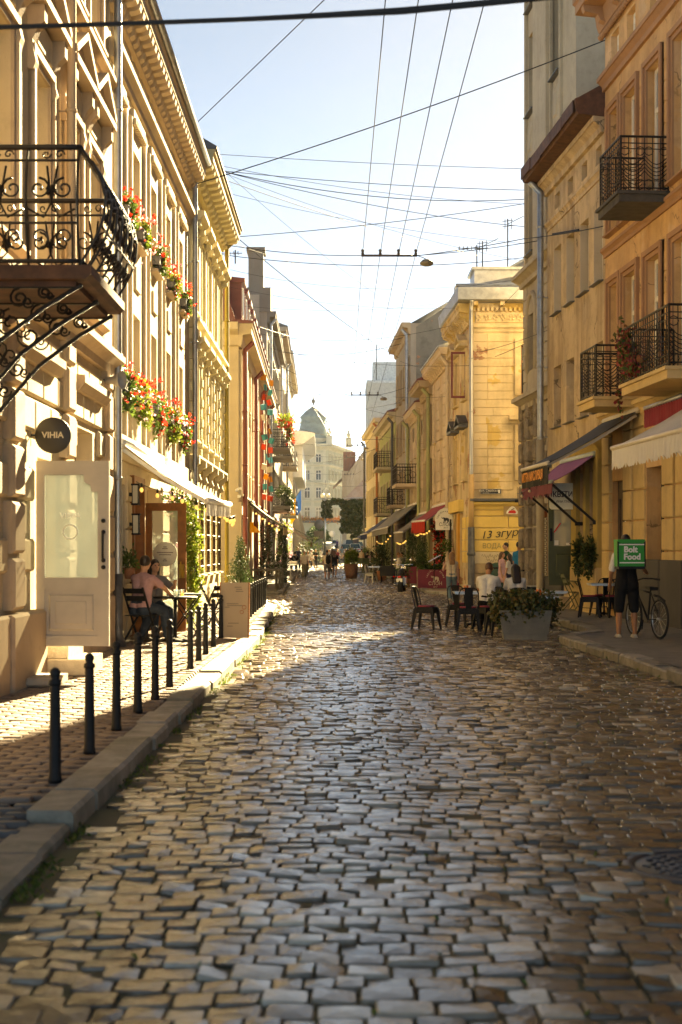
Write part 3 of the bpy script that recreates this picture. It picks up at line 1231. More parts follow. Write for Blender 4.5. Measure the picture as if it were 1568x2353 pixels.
gr = G()
ornate_panel(gr, yb - ya, 1.02, lambda x, z: (ya + x, -dx + .05 - belly(z), 4.1 + z), .30)
b1.put("railing", gr.mesh("railing"), m_wrought, parent=balo)
for yy, sg in ((ya, -1), (yb, 1)):
    gr = G()
    ornate_panel(gr, dx - .05, 1.02, lambda x, z: (yy + sg * belly(z) * .55, -x, 4.1 + z), .45)
    b1.put("railing", gr.mesh("railing"), m_wrought, parent=balo)
for uu in (ya + .12, (ya + yb) / 2, yb - .12):
    gr = G()
    f2 = lambda x, z: (uu, -x, z)
    gr.tube([f2(0.02, 2.75), f2(.25, 3.05), f2(.6, 3.45), f2(1.0, 3.75), f2(dx - .05, 3.95)], .022, 5)
    gr.tube([f2(0.03, 2.6), f2(.03, 3.95)], .02, 5)
    gr.tube([f2(0.03, 3.93), f2(dx - .05, 3.93)], .018, 5)
    for (x_, z_, r_) in ((.18, 3.62, .17), (.5, 3.74, .14), (.16, 3.25, .12), (.78, 3.83, .09), (.1, 2.95, .08), (1.0, 3.88, .06), (.38, 3.42, .09)):
        spiral(gr, (x_, z_), r_, 1.6, .015, 1, PI / 2, f=f2)
        spiral(gr, (x_ + r_ * .8, z_ - r_ * .4), r_ * .6, 1.4, .012, -1, 0, th=.009, f=f2)
    b1.put("bracket", gr.mesh("bracket"), m_wrought, parent=balo)

# ---- ivory house with the flower boxes
b2 = lfac("apartment_house", "long ivory stucco house with flower boxes at its windows and a white awning below", 22.09)
U = lambda y: y - 22.09
L2 = 11.6
cs = [22.78, 25.05, 27.35, 29.65, 31.95]
ops = [(U(24.3), U(25.5), .14, 2.75, .7), (U(26.2), U(28.4), .8, 2.8), (U(29.6), U(31.6), .8, 2.8), (U(22.45), U(23.7), .9, 2.7)]
w2 = []
for c in cs:
    a, b = round(max(.03, U(c) - .43), 3), round(U(c) + .43, 3)
    for z0, z1 in ((4.1, 5.72), (6.95, 8.55)):
        ops.append((a, b, z0, z1))
        w2.append((a, b, z0, z1))
    for d in (-.45, .45):
        q = round(U(c) + d - .17, 3)
        if q > .05:
            ops.append((q, round(q + .34, 3), 9.72, 10.12))
            w2.append((q, round(q + .34, 3), 9.72, 10.12))
b2.wall(L2, 10.35, 9, p_b2, ops, rec=.26)
for w in w2:
    b2.window(*w, m_frame_w, rec=.26, nx=2 if w[1] - w[0] > .5 else 1, tr=.68 if w[1] - w[0] > .5 else 0)
    if w[2] < 9:
        b2.sill(w[0] - .06, w[1] + .06, w[2], p_b2t)
for o in ops[1:4]:
    b2.window(*o[:4], m_frame_b, rec=.26, nx=3)
mids = [0.03] + [U((a + b) / 2) for a, b in zip(cs[:-1], cs[1:])] + [L2 - .35]
for m_ in mids[1:-1]:
    for d in (-.36, .22):
        b2.strip("pilaster_strip", m_ + d, m_ + d + .13, 3.5, 9.0, .055, p_b2)
for c in cs:
    u = U(c)
    if u > .8:
        b2.strip("apron_panel", u - .30, u + .30, 6.15, 6.55, .04, p_b2)
    b2.strip("dentil_panel", max(.02, u - .72), u + .72, 9.02, 9.18, .06, p_b2)
    k = 0
    x = max(.05, u - .7)
    me = cached("dentil_b2", lambda: G().box(0, .07, -.10, 0, -.11, 0).mesh("dentil"))
    while x < u + .66:
        b2.put("dentil", me, p_b2, x, 0, 9.02)
        x += .14
b2.band("string_course", 0, L2, 9.3, 9.6, .17, p_b2t)
b2.strip("ledge", 0, L2, 3.08, 3.5, .06, p_b2)
b2.cornice(0, L2, 10.12, .62, .42, p_b2t, 31, p_b2t, .2)
b2.make("gutter", m_zinc, lambda g: g.tube([(0, -.46, 10.76), (L2, -.46, 10.76)], .07, 8))
b2.make("roof", m_zincd, lambda g: g.sweep([(-.5, 10.75), (-.5, 10.82), (4, 13.0), (9, 10.9), (9, 10.75)], 0, L2))
b2.pipe(U(33.62), .1, 10.6, m_zinc, r=.06, y=-.15, low=(1.2, m_zincd))
b2.pipe(U(22.35), .1, 2.9, m_zinc, r=.045, y=-.12, top=False)
zq = .15
for i in range(6):
    for (a, b) in ((U(25.55), U(26.15)), (U(28.45), U(29.55)), (U(31.65), U(33.4)), (U(23.75), U(24.25))):
        b2.strip("facing_block", a, b, zq + .012, zq + .44, .04, p_b2, .02)
    zq += .455

# ---- yellow house at the corner, left
b3 = lfac("corner_house", "yellow corner house with banded half columns and a deep bracketed eave", 33.72)
U = lambda y: y - 33.72
L3 = 8.75
ops, w3 = [], []
for i in range(5):
    c = .95 + 1.72 * i
    for z0, z1 in ((4.3, 6.3), (7.4, 9.3), (1.0, 3.0)):
        ops.append((round(c - .42, 3), round(c + .42, 3), z0, z1))
        w3.append(ops[-1])
b3.wall(L3, 10.95, 9, p_b3, ops, rec=.2)
for w in w3:
    b3.window(*w, m_frame_w, rec=.2, nx=2, one=False)
    if w[2] > 2:
        b3.surround(*w, p_b3t, t=.14, p=.10)
        b3.pediment((w[0] + w[1]) / 2, 1.3, w[3] + .22, .24, .34, p_b3t, tri=False)
        for s_ in (-.5, .5):
            b3.console((w[0] + w[1]) / 2 + s_, w[3] - .2, .42, .24, p_b3t, .14)
    else:
        g = G()
        a, b, z0, z1 = w
        for i in range(5):
            x = a + (b - a) * (i + .5) / 5
            g.tube([(x, -.05, z0), (x, -.05, z1)], .011, 4)
        for i in range(5):
            z = z0 + (z1 - z0) * (i + .5) / 5
            g.tube([(a, -.05, z), (b, -.05, z)], .011, 4)
        b3.put("window_grille", g.mesh("window_grille"), m_frame_d)
        b3.sill(a - .06, b + .06, z0, p_b3t)
for i in range(6):
    c = min(max(.12, .09 + 1.72 * i), L3 - .2)
    z = 3.9
    k = 0
    while z < 6.6:
        b3.strip("column_drum", c - .12 - .02 * (k % 2), c + .12 + .02 * (k % 2), z, z + .24, .13 + .025 * (k % 2), p_b3t, .03)
        z += .25
        k += 1
    b3.strip("column_capital", c - .2, c + .2, 6.62, 6.86, .26, p_b3t, .06)
    b3.console(c, 3.3, .5, .24, p_b3t, .22)
    b3.strip("pilaster_strip", c - .13, c + .13, 7.2, 9.6, .08, p_b3t)
b3.band("string_course", 0, L3, 6.9, 7.15, .26, p_b3t)
b3.band("string_course", 0, L3, 3.7, 3.88, .24, p_b3t)
b3.band("string_course", 0, L3, 9.75, 9.95, .14, p_b3t)
b3.cornice(0, L3, 10.5, .62, .62, p_b3, 15, p_b3t, .26)
b3.make("roof", m_zincd, lambda g: g.sweep([(-.66, 11.13), (-.66, 11.19), (.3, 11.75), (4.5, 13.0), (9, 11.3), (9, 11.13)], -.0, L3 + .06))
b3.pipe(L3 - .1, .1, 10.9, mk("pipe_mustard", (0.36, 0.27, 0.05), rough=.5), r=.065, y=-.2)

# ---- sand-coloured house with the red mansard
b4 = lfac("mansard_house", "sand coloured house with a red dormered mansard roof and dark red drainpipes", 50.0, R(.79))
L4 = 26.0
ops, w4 = [], []
for i in range(11):
    c = 1.6 + 2.25 * i
    for z0, z1 in ((4.5, 6.3), (7.0, 8.5)):
        ops.append((round(c - .45, 3), round(c + .45, 3), z0, z1))
        w4.append(ops[-1])
gops = [(round(1.4 + 3.2 * i, 2), round(3.2 + 3.2 * i, 2), .2, 2.9) for i in range(7)]
b4.wall(L4, 9.2, 10, p_b4, ops + gops, rec=.2)
for w in w4:
    b4.window(*w, m_frame_w, rec=.2, one=w[0] > 9)
    b4.surround(*w, p_b2, t=.13, p=.05)
for w in gops:
    b4.window(*w, m_frame_d, rec=.2, nx=3, one=w[0] > 8)
for i in range(12):
    b4.strip("pilaster_strip", round(.3 + 2.25 * i, 3), round(.62 + 2.25 * i, 3), 3.6, 8.7, .09, p_b2)
b4.cornice(-.12, L4, 8.75, .8, .5, p_b4)
b4.make("cornice", p_b4, lambda g: g.sweep([(0, 0), (.0, -.8), (-.1, -.75), (-.16, -.4), (-.42, -.3), (-.5, -.25), (-.5, 0)], 0, 10), label="sand coloured cornice along the side wall").matrix_basis = Matrix.Translation((0, 10, 9.55)) @ Matrix.Rotation(-PI / 2, 4, 'Z')
b4.band("string_course", 0, L4, 3.35, 3.6, .16, p_b4)
b4.make("roof", m_redroof, lambda g: g.sweep([(-.55, 9.56), (-.55, 9.64), (.1, 9.7), (.75, 11.5), (1.2, 11.62), (9.3, 11.6), (10, 9.7), (10, 9.56)], -.15, L4))


def dormer():
    g = G()
    g.box(-.5, .5, -.1, .9, 0, 1.35)
    g.sweep([(-.22, 1.35), (-.22, 1.5), (.9, 1.62), (.9, 1.35)], -.62, .62)
    return g.mesh("dormer")


for i in range(11):
    c = 1.6 + 2.25 * i
    d = b4.put("dormer", cached("dormer", dormer), m_redroof, c, 0.05, 9.85)
    me = cached("dormwin", lambda: G().box(-.36, .36, -.13, -.08, .15, 1.2).box(-.03, .03, -.15, -.1, .15, 1.2).mesh("window"))
    b4.put("window", me, m_frame_w, parent=d)
    b4.put("pane", cached("dormpane", lambda: G().box(-.3, .3, -.14, -.11, .22, 1.13).mesh("pane")), m_glass, parent=d)
for y_ in (50.6, 59, 65, 73):
    b4.pipe(y_ - 50, .1, 9.0, m_redpaint, r=.085, y=-.2)
b4.strip("pilaster", .02, .34, .0, 3.3, .1, p_b4)
b4.make("chimney", m_redroof, lambda g: g.box(.4, 2.0, 1.0, 2.0, 11.3, 12.6).box(.3, 2.1, .9, 2.1, 12.6, 12.72))
# ================================================================== right-hand houses
# ---- orange house with the balconies
r1 = rfac("tenement_house", "orange plastered tenement with wrought iron balconies and a white scalloped awning", 32.6)
U = lambda y: round((32.6 - y) * 1.0027, 3)
L1 = U(5.0)
ops, w1 = [], []
cols = (31.75, 30.45, 28.75, 27.0, 25.2, 23.2, 21.0, 18.8, 16.6, 14.4, 12.2, 10.0, 7.8)
for i, c in enumerate(cols):
    h = .36 if i == 0 else .46
    for z0, z1 in ((5.0, 7.55), (8.75, 11.45)):
        o = (U(c + h), U(c - h), z0, z1)
        ops.append(o)
        w1.append(o)
    ops.append((U(c + .32), U(c - .32), 12.55, 13.2))
    w1.append(ops[-1])
door1 = (U(31.95), U(30.85), .3, 3.15, .55)
shop1 = [(U(29.3), U(28.1), .9, 3.3), (U(26.6), U(24.6), .9, 3.3), (U(23.6), U(21.6), .9, 3.3)]
r1.wall(L1, 14.0, 10, p_r1, ops + [door1] + shop1, rec=.3)
for o in w1:
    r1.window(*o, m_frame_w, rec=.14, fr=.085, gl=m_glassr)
    if o[2] < 12:
        r1.surround(*o, p_r1t, t=.2, p=.09, sill=True)
for o in shop1:
    r1.window(*o, m_frame_d, rec=.3, nx=2)
# joints of the upper wall: flat ashlar courses between the windows
for z0, n_ in ((8.75, 7), (5.0, 6)):
    for k in range(n_):
        za = z0 + k * .42
        edges = [0.02]
        for c in cols:
            edges += [U(c) - .7, U(c) + .7]
        edges.append(L1)
        for a, b in zip(edges[::2], edges[1::2]):
            if b - a > .12:
                r1.strip("ashlar_course", round(a, 2), round(b, 2), za + .012, za + .408, .025, p_r1, .012)
r1.band("string_course", 0, L1, 4.45, 4.75, .22, p_r1g)
r1.band("string_course", 0, L1, 8.28, 8.5, .12, p_r1t)
r1.band("string_course", 0, L1, 12.1, 12.42, .2, p_r1t)
r1.cornice(-.05, L1, 13.45, .75, .75, p_r1t, 24, p_r1t, .2)
r1.make("egg_moulding", p_r1t, lambda g: [g.sphere((x * .17, -.1, 13.35), .075, 8, 5) for x in range(int(L1 / .17))])
r1.make("roof", m_zincd, lambda g: g.sweep([(-.8, 14.2), (-.8, 14.27), (5, 16.4), (10, 14.3), (10, 14.2)], 0, L1))
# ochre ground floor: piers with block joints, grey socle
for a, b in ((0.02, U(31.98)), (U(30.8), U(30.2)), (U(28.0), U(27.3)), (U(24.5), U(23.7)), (U(21.5), U(20.6))):
    z = .3
    while z < 4.2:
        r1.strip("pier_block", round(a, 2), round(b, 2), z + .01, z + .63, .09, p_r1g, .02)
        z += .645
for a, b in ((U(30.15), U(29.35)), (U(27.25), U(26.65))):
    z = .3
    while z < 4.2:
        r1.strip("pier_block", round(a, 2), round(b, 2), z + .01, z + .63, .05, p_r1g, .02)
        z += .645
for a, b in ((U(30.8), U(28.1)), (U(28.0), U(26.65)), (U(26.5), U(21.0))):
    r1.strip("plinth", a, b, .0, 1.42, .13, m_greyplinth, .02)
g = G()
g.box(door1[0], door1[0] + .14, .12, .2, .3, 3.15).box(door1[1] - .14, door1[1], .12, .2, .3, 3.15).box(door1[0] + .14, door1[1] - .14, .12, .198, 2.75, 3.15)
g.box(door1[0] + .14, door1[0] + .3, .15, .2, .3, 2.75).box(door1[1] - .3, door1[1] - .14, .15, .2, .3, 2.75).box(door1[0] + .3, door1[1] - .3, .15, .198, .3, 1.05)
dr = r1.put("door", g.mesh("door"), m_frame_d)
m_curtain = mk("net_curtain", (0.72, 0.66, 0.52), rough=.9, var=.12, vscale=6)
r1.put("curtain", G().box(door1[0] + .3, door1[1] - .3, .19, .2, 1.05, 2.75).mesh("curtain"), m_curtain, parent=dr)
m_brass = mk("brass", (0.55, 0.36, 0.09), rough=.3, metal=1.0)
g = G()
g.tube([(door1[1] - .22, .1, 1.45), (door1[1] - .22, .07, 1.5), (door1[1] - .22, .07, 1.8), (door1[1] - .22, .1, 1.85)], .016, 6)
for z in (1.2, 1.45, 1.85):
    g.sphere((door1[1] - .22, .12, z), .035, 8, 5)
r1.put("handle", g.mesh("handle"), m_brass, parent=dr)


def swag_panel(g, w, h, f, step=.14):
    for z, t in ((h, .024), (h - .13, .012), (h - .24, .01), (.08, .014), (.22, .009)):
        g.tube([f(0, z), f(w * .5, z), f(w, z)], t, 5)
    n_ = max(2, int(w / step))
    for k in range(n_ + 1):
        g.tube([f(w * k / n_, .02), f(w * k / n_, h)], .02 if k in (0, n_) else .009, 4)
    m_ = max(1, round(w / .62))
    s = w / m_
    for k in range(m_):
        x0 = k * s
        for q in range(5):
            z = h * .66 - q * .075
            g.tube([f(x0 + s * i / 8, z - .17 * math.sin(PI * i / 8)) for i in range(9)], .009, 4)
        for sg in (0, 1):
            cx_ = x0 + s * (.18 + .64 * sg)
            g.tube([f(cx_ + .1 * math.cos(a * .785), .15 + .1 * math.sin(a * .785)) for a in range(8)], .009, 4, closed=True)
            g.tube([f(cx_ + .085 * math.cos(a * .785), h * .74 + .085 * math.sin(a * .785)) for a in range(8)], .009, 4, closed=True)


m_slab = mk("balcony_slab_dark", (0.055, 0.05, 0.045), rough=.85, var=.4, vscale=5, stain=(.12, .1, .07), samt=.5)


def r_balcony(F_, ynear, yfar, d, z, smat, label=None, h=1.08, u=U, th=.2):
    a, b = u(yfar), u(ynear)
    g = G()
    g.box(a, b, -d, 0, z - th, z).box(a - .05, b + .05, -d - .05, 0, z - .05, z + .012)
    o = F_.put("balcony", g.mesh("balcony"), smat, label=label)
    for (f, w) in ((lambda x, zz: (a + .03 + x, -d + .04, z + zz), b - a - .06), (lambda x, zz: (b - .04, -d + .04 + x, z + zz), d - .05), (lambda x, zz: (a + .04, -d + .04 + x, z + zz), d - .05)):
        gr = G()
        swag_panel(gr, w, h, f)
        F_.put("railing", gr.mesh("railing"), m_wrought, parent=o)
    return o


r_balcony(r1, 27.75, 29.35, 1.0, 8.6, m_slab, "upper balcony on a thick black slab")
r_balcony(r1, 24.6, 27.5, 1.02, 4.78, p_r1g, "wide lower balcony with creeper")
r_balcony(r1, 29.65, 31.0, 1.0, 4.8, p_r1g, "small lower balcony next to the worn wall")
r1.pipe(U(25.9), .15, 4.3, m_zincd, r=.05, y=-.2, top=False)

# ---- worn beige house with the rusty eave
r2 = rfac("old_house", "low worn beige house with a rusty eave and a flower shop at street level", 38.67)
U2 = lambda y: round((38.67 - y) * 1.0027, 3)
L2r = U2(32.62)
ops, w2 = [], []
for c in (37.45, 36.0, 34.55, 33.2):
    for z0, z1 in ((4.85, 6.45), (7.85, 9.6)):
        ops.append((U2(c + .42), U2(c - .42), z0, z1))
        w2.append(ops[-1])
    ops.append((U2(c + .28), U2(c - .28), 10.62, 11.02))
    w2.append(ops[-1])
shop2 = [(U2(34.95), U2(34.25), 1.35, 3.5), (U2(34.0), U2(33.3), 1.35, 3.5), (U2(37.9), U2(37.0), 1.0, 3.2)]
door2 = (U2(36.5), U2(35.6), .72, 3.1, .6)
r2.wall(L2r, 11.85, 9, p_r2, ops + shop2 + [door2], rec=.3)
for o in w2:
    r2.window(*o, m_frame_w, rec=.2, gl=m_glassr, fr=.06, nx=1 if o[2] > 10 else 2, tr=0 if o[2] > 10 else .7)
    if o[2] < 10:
        r2.sill(o[0] - .04, o[1] + .04, o[2], m_zincd, .12, .04)
    if 7 < o[2] < 10:
        a, b, c, d = o
        me = cached(("liner", round(d - c, 2)), lambda: G().box(.002, .02, -.004, .19, .004, d - c - .004).mesh("window_reveal"))
        r2.put("window_reveal", me, p_r2t, a, 0, c)
p_shopyel = plaster("shop_front_olive_yellow", (0.42, 0.29, 0.06), samt=.2, bump=.05)
for o in shop2[:2]:
    r2.window(*o, p_shopyel, rec=.16, nx=1, tr=.78, fr=.09)
r2.window(*shop2[2], m_frame_b, rec=.25)
for a, b in ((U2(35.45), U2(34.98)), (U2(34.22), U2(34.03)), (U2(33.27), U2(32.9))):
    r2.strip("shop_front_pilaster", a, b, 1.2, 4.0, .12, p_shopyel, .02)
r2.band("shop_front_cornice", U2(35.6), U2(32.85), 3.72, 4.25, .2, p_shopyel)
r2.strip("plinth", U2(35.4), U2(32.9), .0, 1.2, .16, p_r1g, .02)
r2.strip("plinth", 0.02, U2(36.6), .0, .9, .1, m_greyplinth, .02)
r2.make("doorstep", m_sandst, lambda g: g.box(U2(36.55), U2(35.5), -.35, .55, 0, .42).box(U2(36.5), U2(35.6), -.05, .55, .42, .70))
r2.band("string_course", 0, L2r, 10.22, 10.46, .1, p_r2)
r2.band("egg_moulding", 0, L2r, 11.2, 11.6, .28, p_r2)
r2.make("eave", m_rust, lambda g: g.sweep([(0, 11.55), (-.62, 11.6), (-.66, 11.66), (-.7, 11.95), (-.62, 11.98), (3.5, 14.3), (3.5, 14.2), (0, 11.9)], -.12, L2r + .02))
for i in range(5):
    r2.put("eave_plank", cached("eavepl", lambda: G().box(0, 1.15, -.715, -.69, 11.64, 11.93).mesh("eave_plank")), m_rust, .02 + i * 1.2, RND.uniform(-.02, 0), RND.uniform(-.05, .03))
r2.pipe(.05, .15, 11.6, m_zinc, r=.085, y=-.2, low=(4.6, mk("pipe_beige", (0.36, 0.3, .21), rough=.6)))
r2.make("attic", p_r2, lambda g: g.box(.0, .1, .2, 4, 11.8, 12.4))

# ---- tall grey-brown house, set back a little
r3 = rfac("tall_house", "tall grey brown house with an arched stair window above rough rubble walls", 45.7, lambda y: 9.24 - .0735 * y)
U3 = lambda y: round((45.7 - y) * 1.0027, 3)
L3r = U3(38.7)
ops = []
for a, b in ((44.95, 44.05), (41.6, 40.3)):
    for z0, z1 in ((10.9, 13.4), (15.3, 17.8), (18.6, 20.4)):
        ops.append((U3(a), U3(b), z0, z1))
aw = (U3(44.9), U3(43.9), 7.25, 9.1)
ops.append(aw)
ops.append((U3(44.7), U3(43.9), 2.6, 4.4))
r3.wall(L3r, 21, 10, p_r3, ops + [(U3(43.3), U3(42.1), .2, 3.0, .5)], rec=.35)
for o in ops:
    r3.window(*o, m_frame_d, rec=.35)
for a, b in ((44.95, 44.05), (41.6, 40.3)):
    c = (U3(a) + U3(b)) / 2
    for z in (13.85, 9.75):
        if z > 10:
            r3.strip("relief_panel", c - .38, c + .38, z, z + 1.15, .06, p_r3, .05)
            r3.strip("relief_panel", c - .24, c + .24, z + .2, z + .95, .1, p_r3, .06)
    for s_ in (-.62, .62):
        r3.strip("pilaster_strip", c + s_ - .05, c + s_ + .05, 10.3, 20.6, .1, p_r3)
    for z in (10.9, 15.3, 18.6):
        r3.sill(c - .6, c + .6, z, m_zincd, .16, .06)
r3.strip("pilaster", U3(43.8), U3(42.0), 10.3, 20.8, .12, p_r3)
r3.band("string_course", -.0, L3r, 9.95, 10.35, .42, p_r3)
r3.band("string_course", -.0, L3r, 6.05, 6.45, .42, p_r3)


def archy(g):
    pts = []
    a, b = aw[0] - .12, aw[1] + .12
    for i in range(13):
        t = PI * i / 12
        pts.append(((a + b) / 2 - (b - a) / 2 * math.cos(t), 9.0 + (b - a) / 2 * math.sin(t)))
    g.tube([(aw[0] - .12, -.02, 7.2)] + [(x, -.02, z) for x, z in pts] + [(aw[1] + .12, -.02, 7.2)], .09, 6)
    g.prism([(p[0], p[1]) for p in pts][::-1], -.015, .02)


r3.make("arch_surround", p_r3, archy)
z = 6.5
k = 0
while z < 9.9:
    for a, b in ((.03, aw[0] - .25), (aw[1] + .25, L3r - .02)):
        r3.strip("ashlar_course", round(a, 2), round(b, 2), z + .015, z + .42, .04, p_r3, .015)
    z += .435
g_ = G()
for i in range(130):
    u, z = RND.uniform(.05, L3r - .1), RND.uniform(.2, 5.9)
    if (U3(43.4) < u < U3(42.0) and z < 3.1) or (U3(44.8) < u < U3(43.8) and 2.4 < z < 4.5):
        continue
    w, h = RND.uniform(.14, .32), RND.uniform(.1, .22)
    g_.rot_box((u, -.01, z), (w, .05 + RND.random() * .03, h), (RND.uniform(-.2, .2), RND.uniform(-.12, .12), RND.uniform(-.2, .2)))
r3.put("rubble_stones", g_.mesh("rubble_stones"), p_r3r)["kind"] = "stuff"
for x_ in (.15, 1.15, 2.35):
    z = .3
    while z < 5.8:
        r3.strip("rough_quoin", x_ - .14, x_ + .2, z, z + .62, .2, p_r3r, .05)
        z += .68
r3.cornice(0, L3r, 20.4, .8, .8, p_r3)
r3.make("side_wall", p_side, lambda g: g.box(L3r + .003, L3r + .02, 1.05, 9.9, 11, 20.9), label="bare brick and rubble side wall above the low roof")
r3.make("chimney", p_r3r, lambda g: g.box(U3(41), U3(40.5), -.1, .25, 12.4, 12.9))

# ---- yellow corner house of the side street
r4 = Fac(thing("corner_house", "weathered yellow corner house with zinc eaves, patched plaster and graffiti", "building", (4.7, 51, 0), 0))
LW = 9.0
f1 = [(1.75, 2.75, 7.2, 8.95), (1.75, 2.75, 4.15, 5.85), (4.6, 5.6, 7.2, 8.95), (4.6, 5.6, 4.15, 5.85), (3.2, 4.2, 1.2, 2.9)]
r4.wall(LW, 10.45, 6.0, p_r4, f1, rec=.24)
for o in f1:
    r4.window(*o, m_frame_b, rec=.24)
    if o[2] > 3:
        r4.surround(*o, p_r4, t=.22, p=.1)
r4.strip("hood_mould", 1.3, 3.2, 6.25, 6.4, .3, p_r4)
z = 3.75
k = 0
while z < 9.3:
    segs = [(.03, .55), (.552, 1.47), (3.0, LW)]
    if not any(o[2] - .3 < z + .15 < o[3] + .35 for o in f1[:2]):
        segs = [(.03, .75), (.752, 2.3), (2.32, LW)] if k % 2 else [(.03, .5), (.502, LW)]
    for a, b in segs:
        r4.strip("plaster_course", a, b, round(z + .009, 3), round(z + .291, 3), .03, p_r4b if b < 1 else p_r4, .01)
    z += .295
    k += 1
r4.band("string_course", -.05, LW, 9.42, 9.68, .14, p_r4)
r4.strip("frieze", .12, LW, 9.76, 10.12, .05, p_r4)
g = G()
for i in range(30):
    x = .25 + i * .29
    for k in range(4):
        a = k * PI / 2 + i
        g.sphere((x + .07 * math.cos(a), -.06, 9.93 + .08 * math.sin(a)), .055, 6, 4)
    g.tube([(x, -.06, 9.82), (x + .15, -.07, 9.95 + .06 * (-1) ** i), (x + .29, -.06, 9.84)], .022, 4)
r4.put("frieze_ornament", g.mesh("frieze_ornament"), p_r4)
me = cached("dent4", lambda: G().box(0, .09, -.13, 0, 0, .13).mesh("dentil"))
for i in range(55):
    r4.put("dentil", me, p_r4, .02 + i * .163, 0, 10.16)
for i in range(10):
    r4.put("eave_bracket", cached("eb4", lambda: G().box(-.08, .08, -.4, 0, 0, .14).mesh("eave_bracket")), p_r4, .1 + i * .95, 0, 10.32)
r4.make("eave", m_zinc, lambda g: g.sweep([(0, 10.46), (-.5, 10.47), (-.56, 10.5), (-.62, 10.92), (-.55, 10.95), (.2, 11.05), (.2, 10.9)], -.55, LW))
r4.make("gutter", m_zinc, lambda g: g.tube([(-.6, -.2, 11.05), (LW, -.2, 11.12)], .07, 8))
r4.make("roof", m_zinc, lambda g: g.add([(-.55, -.25, 10.95), (LW, -.25, 10.95), (LW, 3.5, 12.4), (3.2, 3.2, 12.3), (-.55, 6.2, 10.95), (LW, 6.2, 10.95)],
                                        [(0, 1, 2, 3), (0, 3, 4), (4, 3, 2, 5)]))
r4.make("dormer", m_zinc, lambda g: g.box(.25, 3.6, 1.8, 3.5, 10.9, 12.0).box(.15, 3.7, 1.7, 3.6, 12.0, 12.1), label="sheet metal roof house catching the light")
r4.make("chimney", m_zinc, lambda g: g.box(-.25, .1, 4.5, 5.1, 10.9, 11.9))
# yellow ground floor
r4.strip("ledge", -.1, LW, 3.34, 3.44, .3, m_zincd)
r4.band("string_course", -.08, LW, 3.05, 3.34, .2, p_r4y)
zz = [(2.83, 3.03, None), (2.40, 2.80, 1), (1.97, 2.37, 0), (1.55, 1.94, 1)]
for a, b, sp in zz:
    if sp:
        r4.strip("painted_block", .03, 1.28, a, b, .05, p_r4y, .012)
        r4.strip("painted_block", 1.31, 3.15, a, b, .05, p_r4y, .012)
    else:
        r4.strip("painted_block", .03, 3.15, a, b, .05, p_r4y, .012)
    r4.strip("painted_block", 4.25, LW, a, b, .05, p_r4y, .012)
r4.strip("painted_patch", .02, 3.15, 1.12, 1.53, .06, p_r4w, .01)
for k in range(3):
    for i in range(9):
        r4.strip("plinth_stone", round(i * .72 + .36 * (k % 2), 2), round(i * .72 + .36 * (k % 2) + .70, 2), .02 + k * .37, .02 + k * .37 + .355, .1, m_sandst, .02)
r4.pipe(-.05, .12, 10.5, mk("pipe_galvanised", (0.42, 0.42, 0.40), rough=.35, metal=.7), r=.07, y=-.2)
r4.make("drainpipe", mk("pipe_peach", (0.55, .36, .17), rough=.6), lambda g: g.tube([(-.05, -.2, 2.4), (-.05, -.2, 4.3)], .095, 10), label="peach painted length of the drainpipe")
r4.make("drainpipe", m_zincd, lambda g: g.tube([(-.05, -.26, .14), (-.05, -.2, .4), (-.05, -.2, 2.42)], .125, 10).lathe([(.13, 0), (.15, .02), (.15, .1), (.13, .12)], 10, (-.05, -.2, 1.4)), label="thick grey lower length of the drainpipe")
# street side of the corner house
T4 = Matrix.Translation((RX2(57) - 4.7, 6, 0)) @ Matrix.Rotation(-(PI / 2 - math.atan(.035)), 4, 'Z')
s4 = Fac(r4.root, T4)
ops = [(1.0, 1.9, 7.2, 8.9), (3.6, 4.5, 7.2, 8.9), (1.0, 1.9, 4.2, 5.9), (3.6, 4.5, 4.2, 5.9), (.8, 1.7, .3, 3.0), (2.4, 3.3, .3, 3.0), (4.3, 4.7, .9, 2.9)]
s4.wall(6.0, 10.45, .5, p_r4b, ops, rec=.24, name="street_wall")
for o in ops:
    s4.window(*o, m_frame_b if o[2] > 3 else m_frame_d, rec=.24)
    if o[2] > 3:
        s4.surround(*o, p_r4, t=.16, p=.08)
        s4.pediment((o[0] + o[1]) / 2, 1.4, o[3] + .3, .35, .35, m_zincd if o[2] < 5 else p_r4)
s4.make("shutter", m_redpaint, lambda g: g.box(4.55, 4.6, -.6, -.02, 7.2, 7.28).box(4.55, 4.6, -.6, -.02, 8.82, 8.9).box(4.55, 4.6, -.6, -.53, 7.28, 8.82).box(4.55, 4.6, -.09, -.02, 7.28, 8.82))
s4.cornice(0, 6.0, 9.75, .7, .5, p_r4, 14)
s4.make("eave", m_zinc, lambda g: g.sweep([(0, 10.46), (-.5, 10.47), (-.56, 10.5), (-.6, 10.9), (0, 10.95)], 0, 6.45))
s4.strip("shop_front", .0, 3.5, 3.05, 3.5, .2, p_r4y)
for z in (2.4, 1.97, 1.55, 1.12):
    s4.strip("painted_block", 4.75, 5.95, z + .01, z + .41, .05, p_r4y, .012)
    s4.strip("painted_block", 3.4, 4.25, z + .01, z + .41, .05, p_r4y, .012)
s4.strip("shop_front_panel", 1.75, 2.35, .3, 3.0, .08, mk("paint_orange", (0.55, 0.27, 0.04), rough=.6))


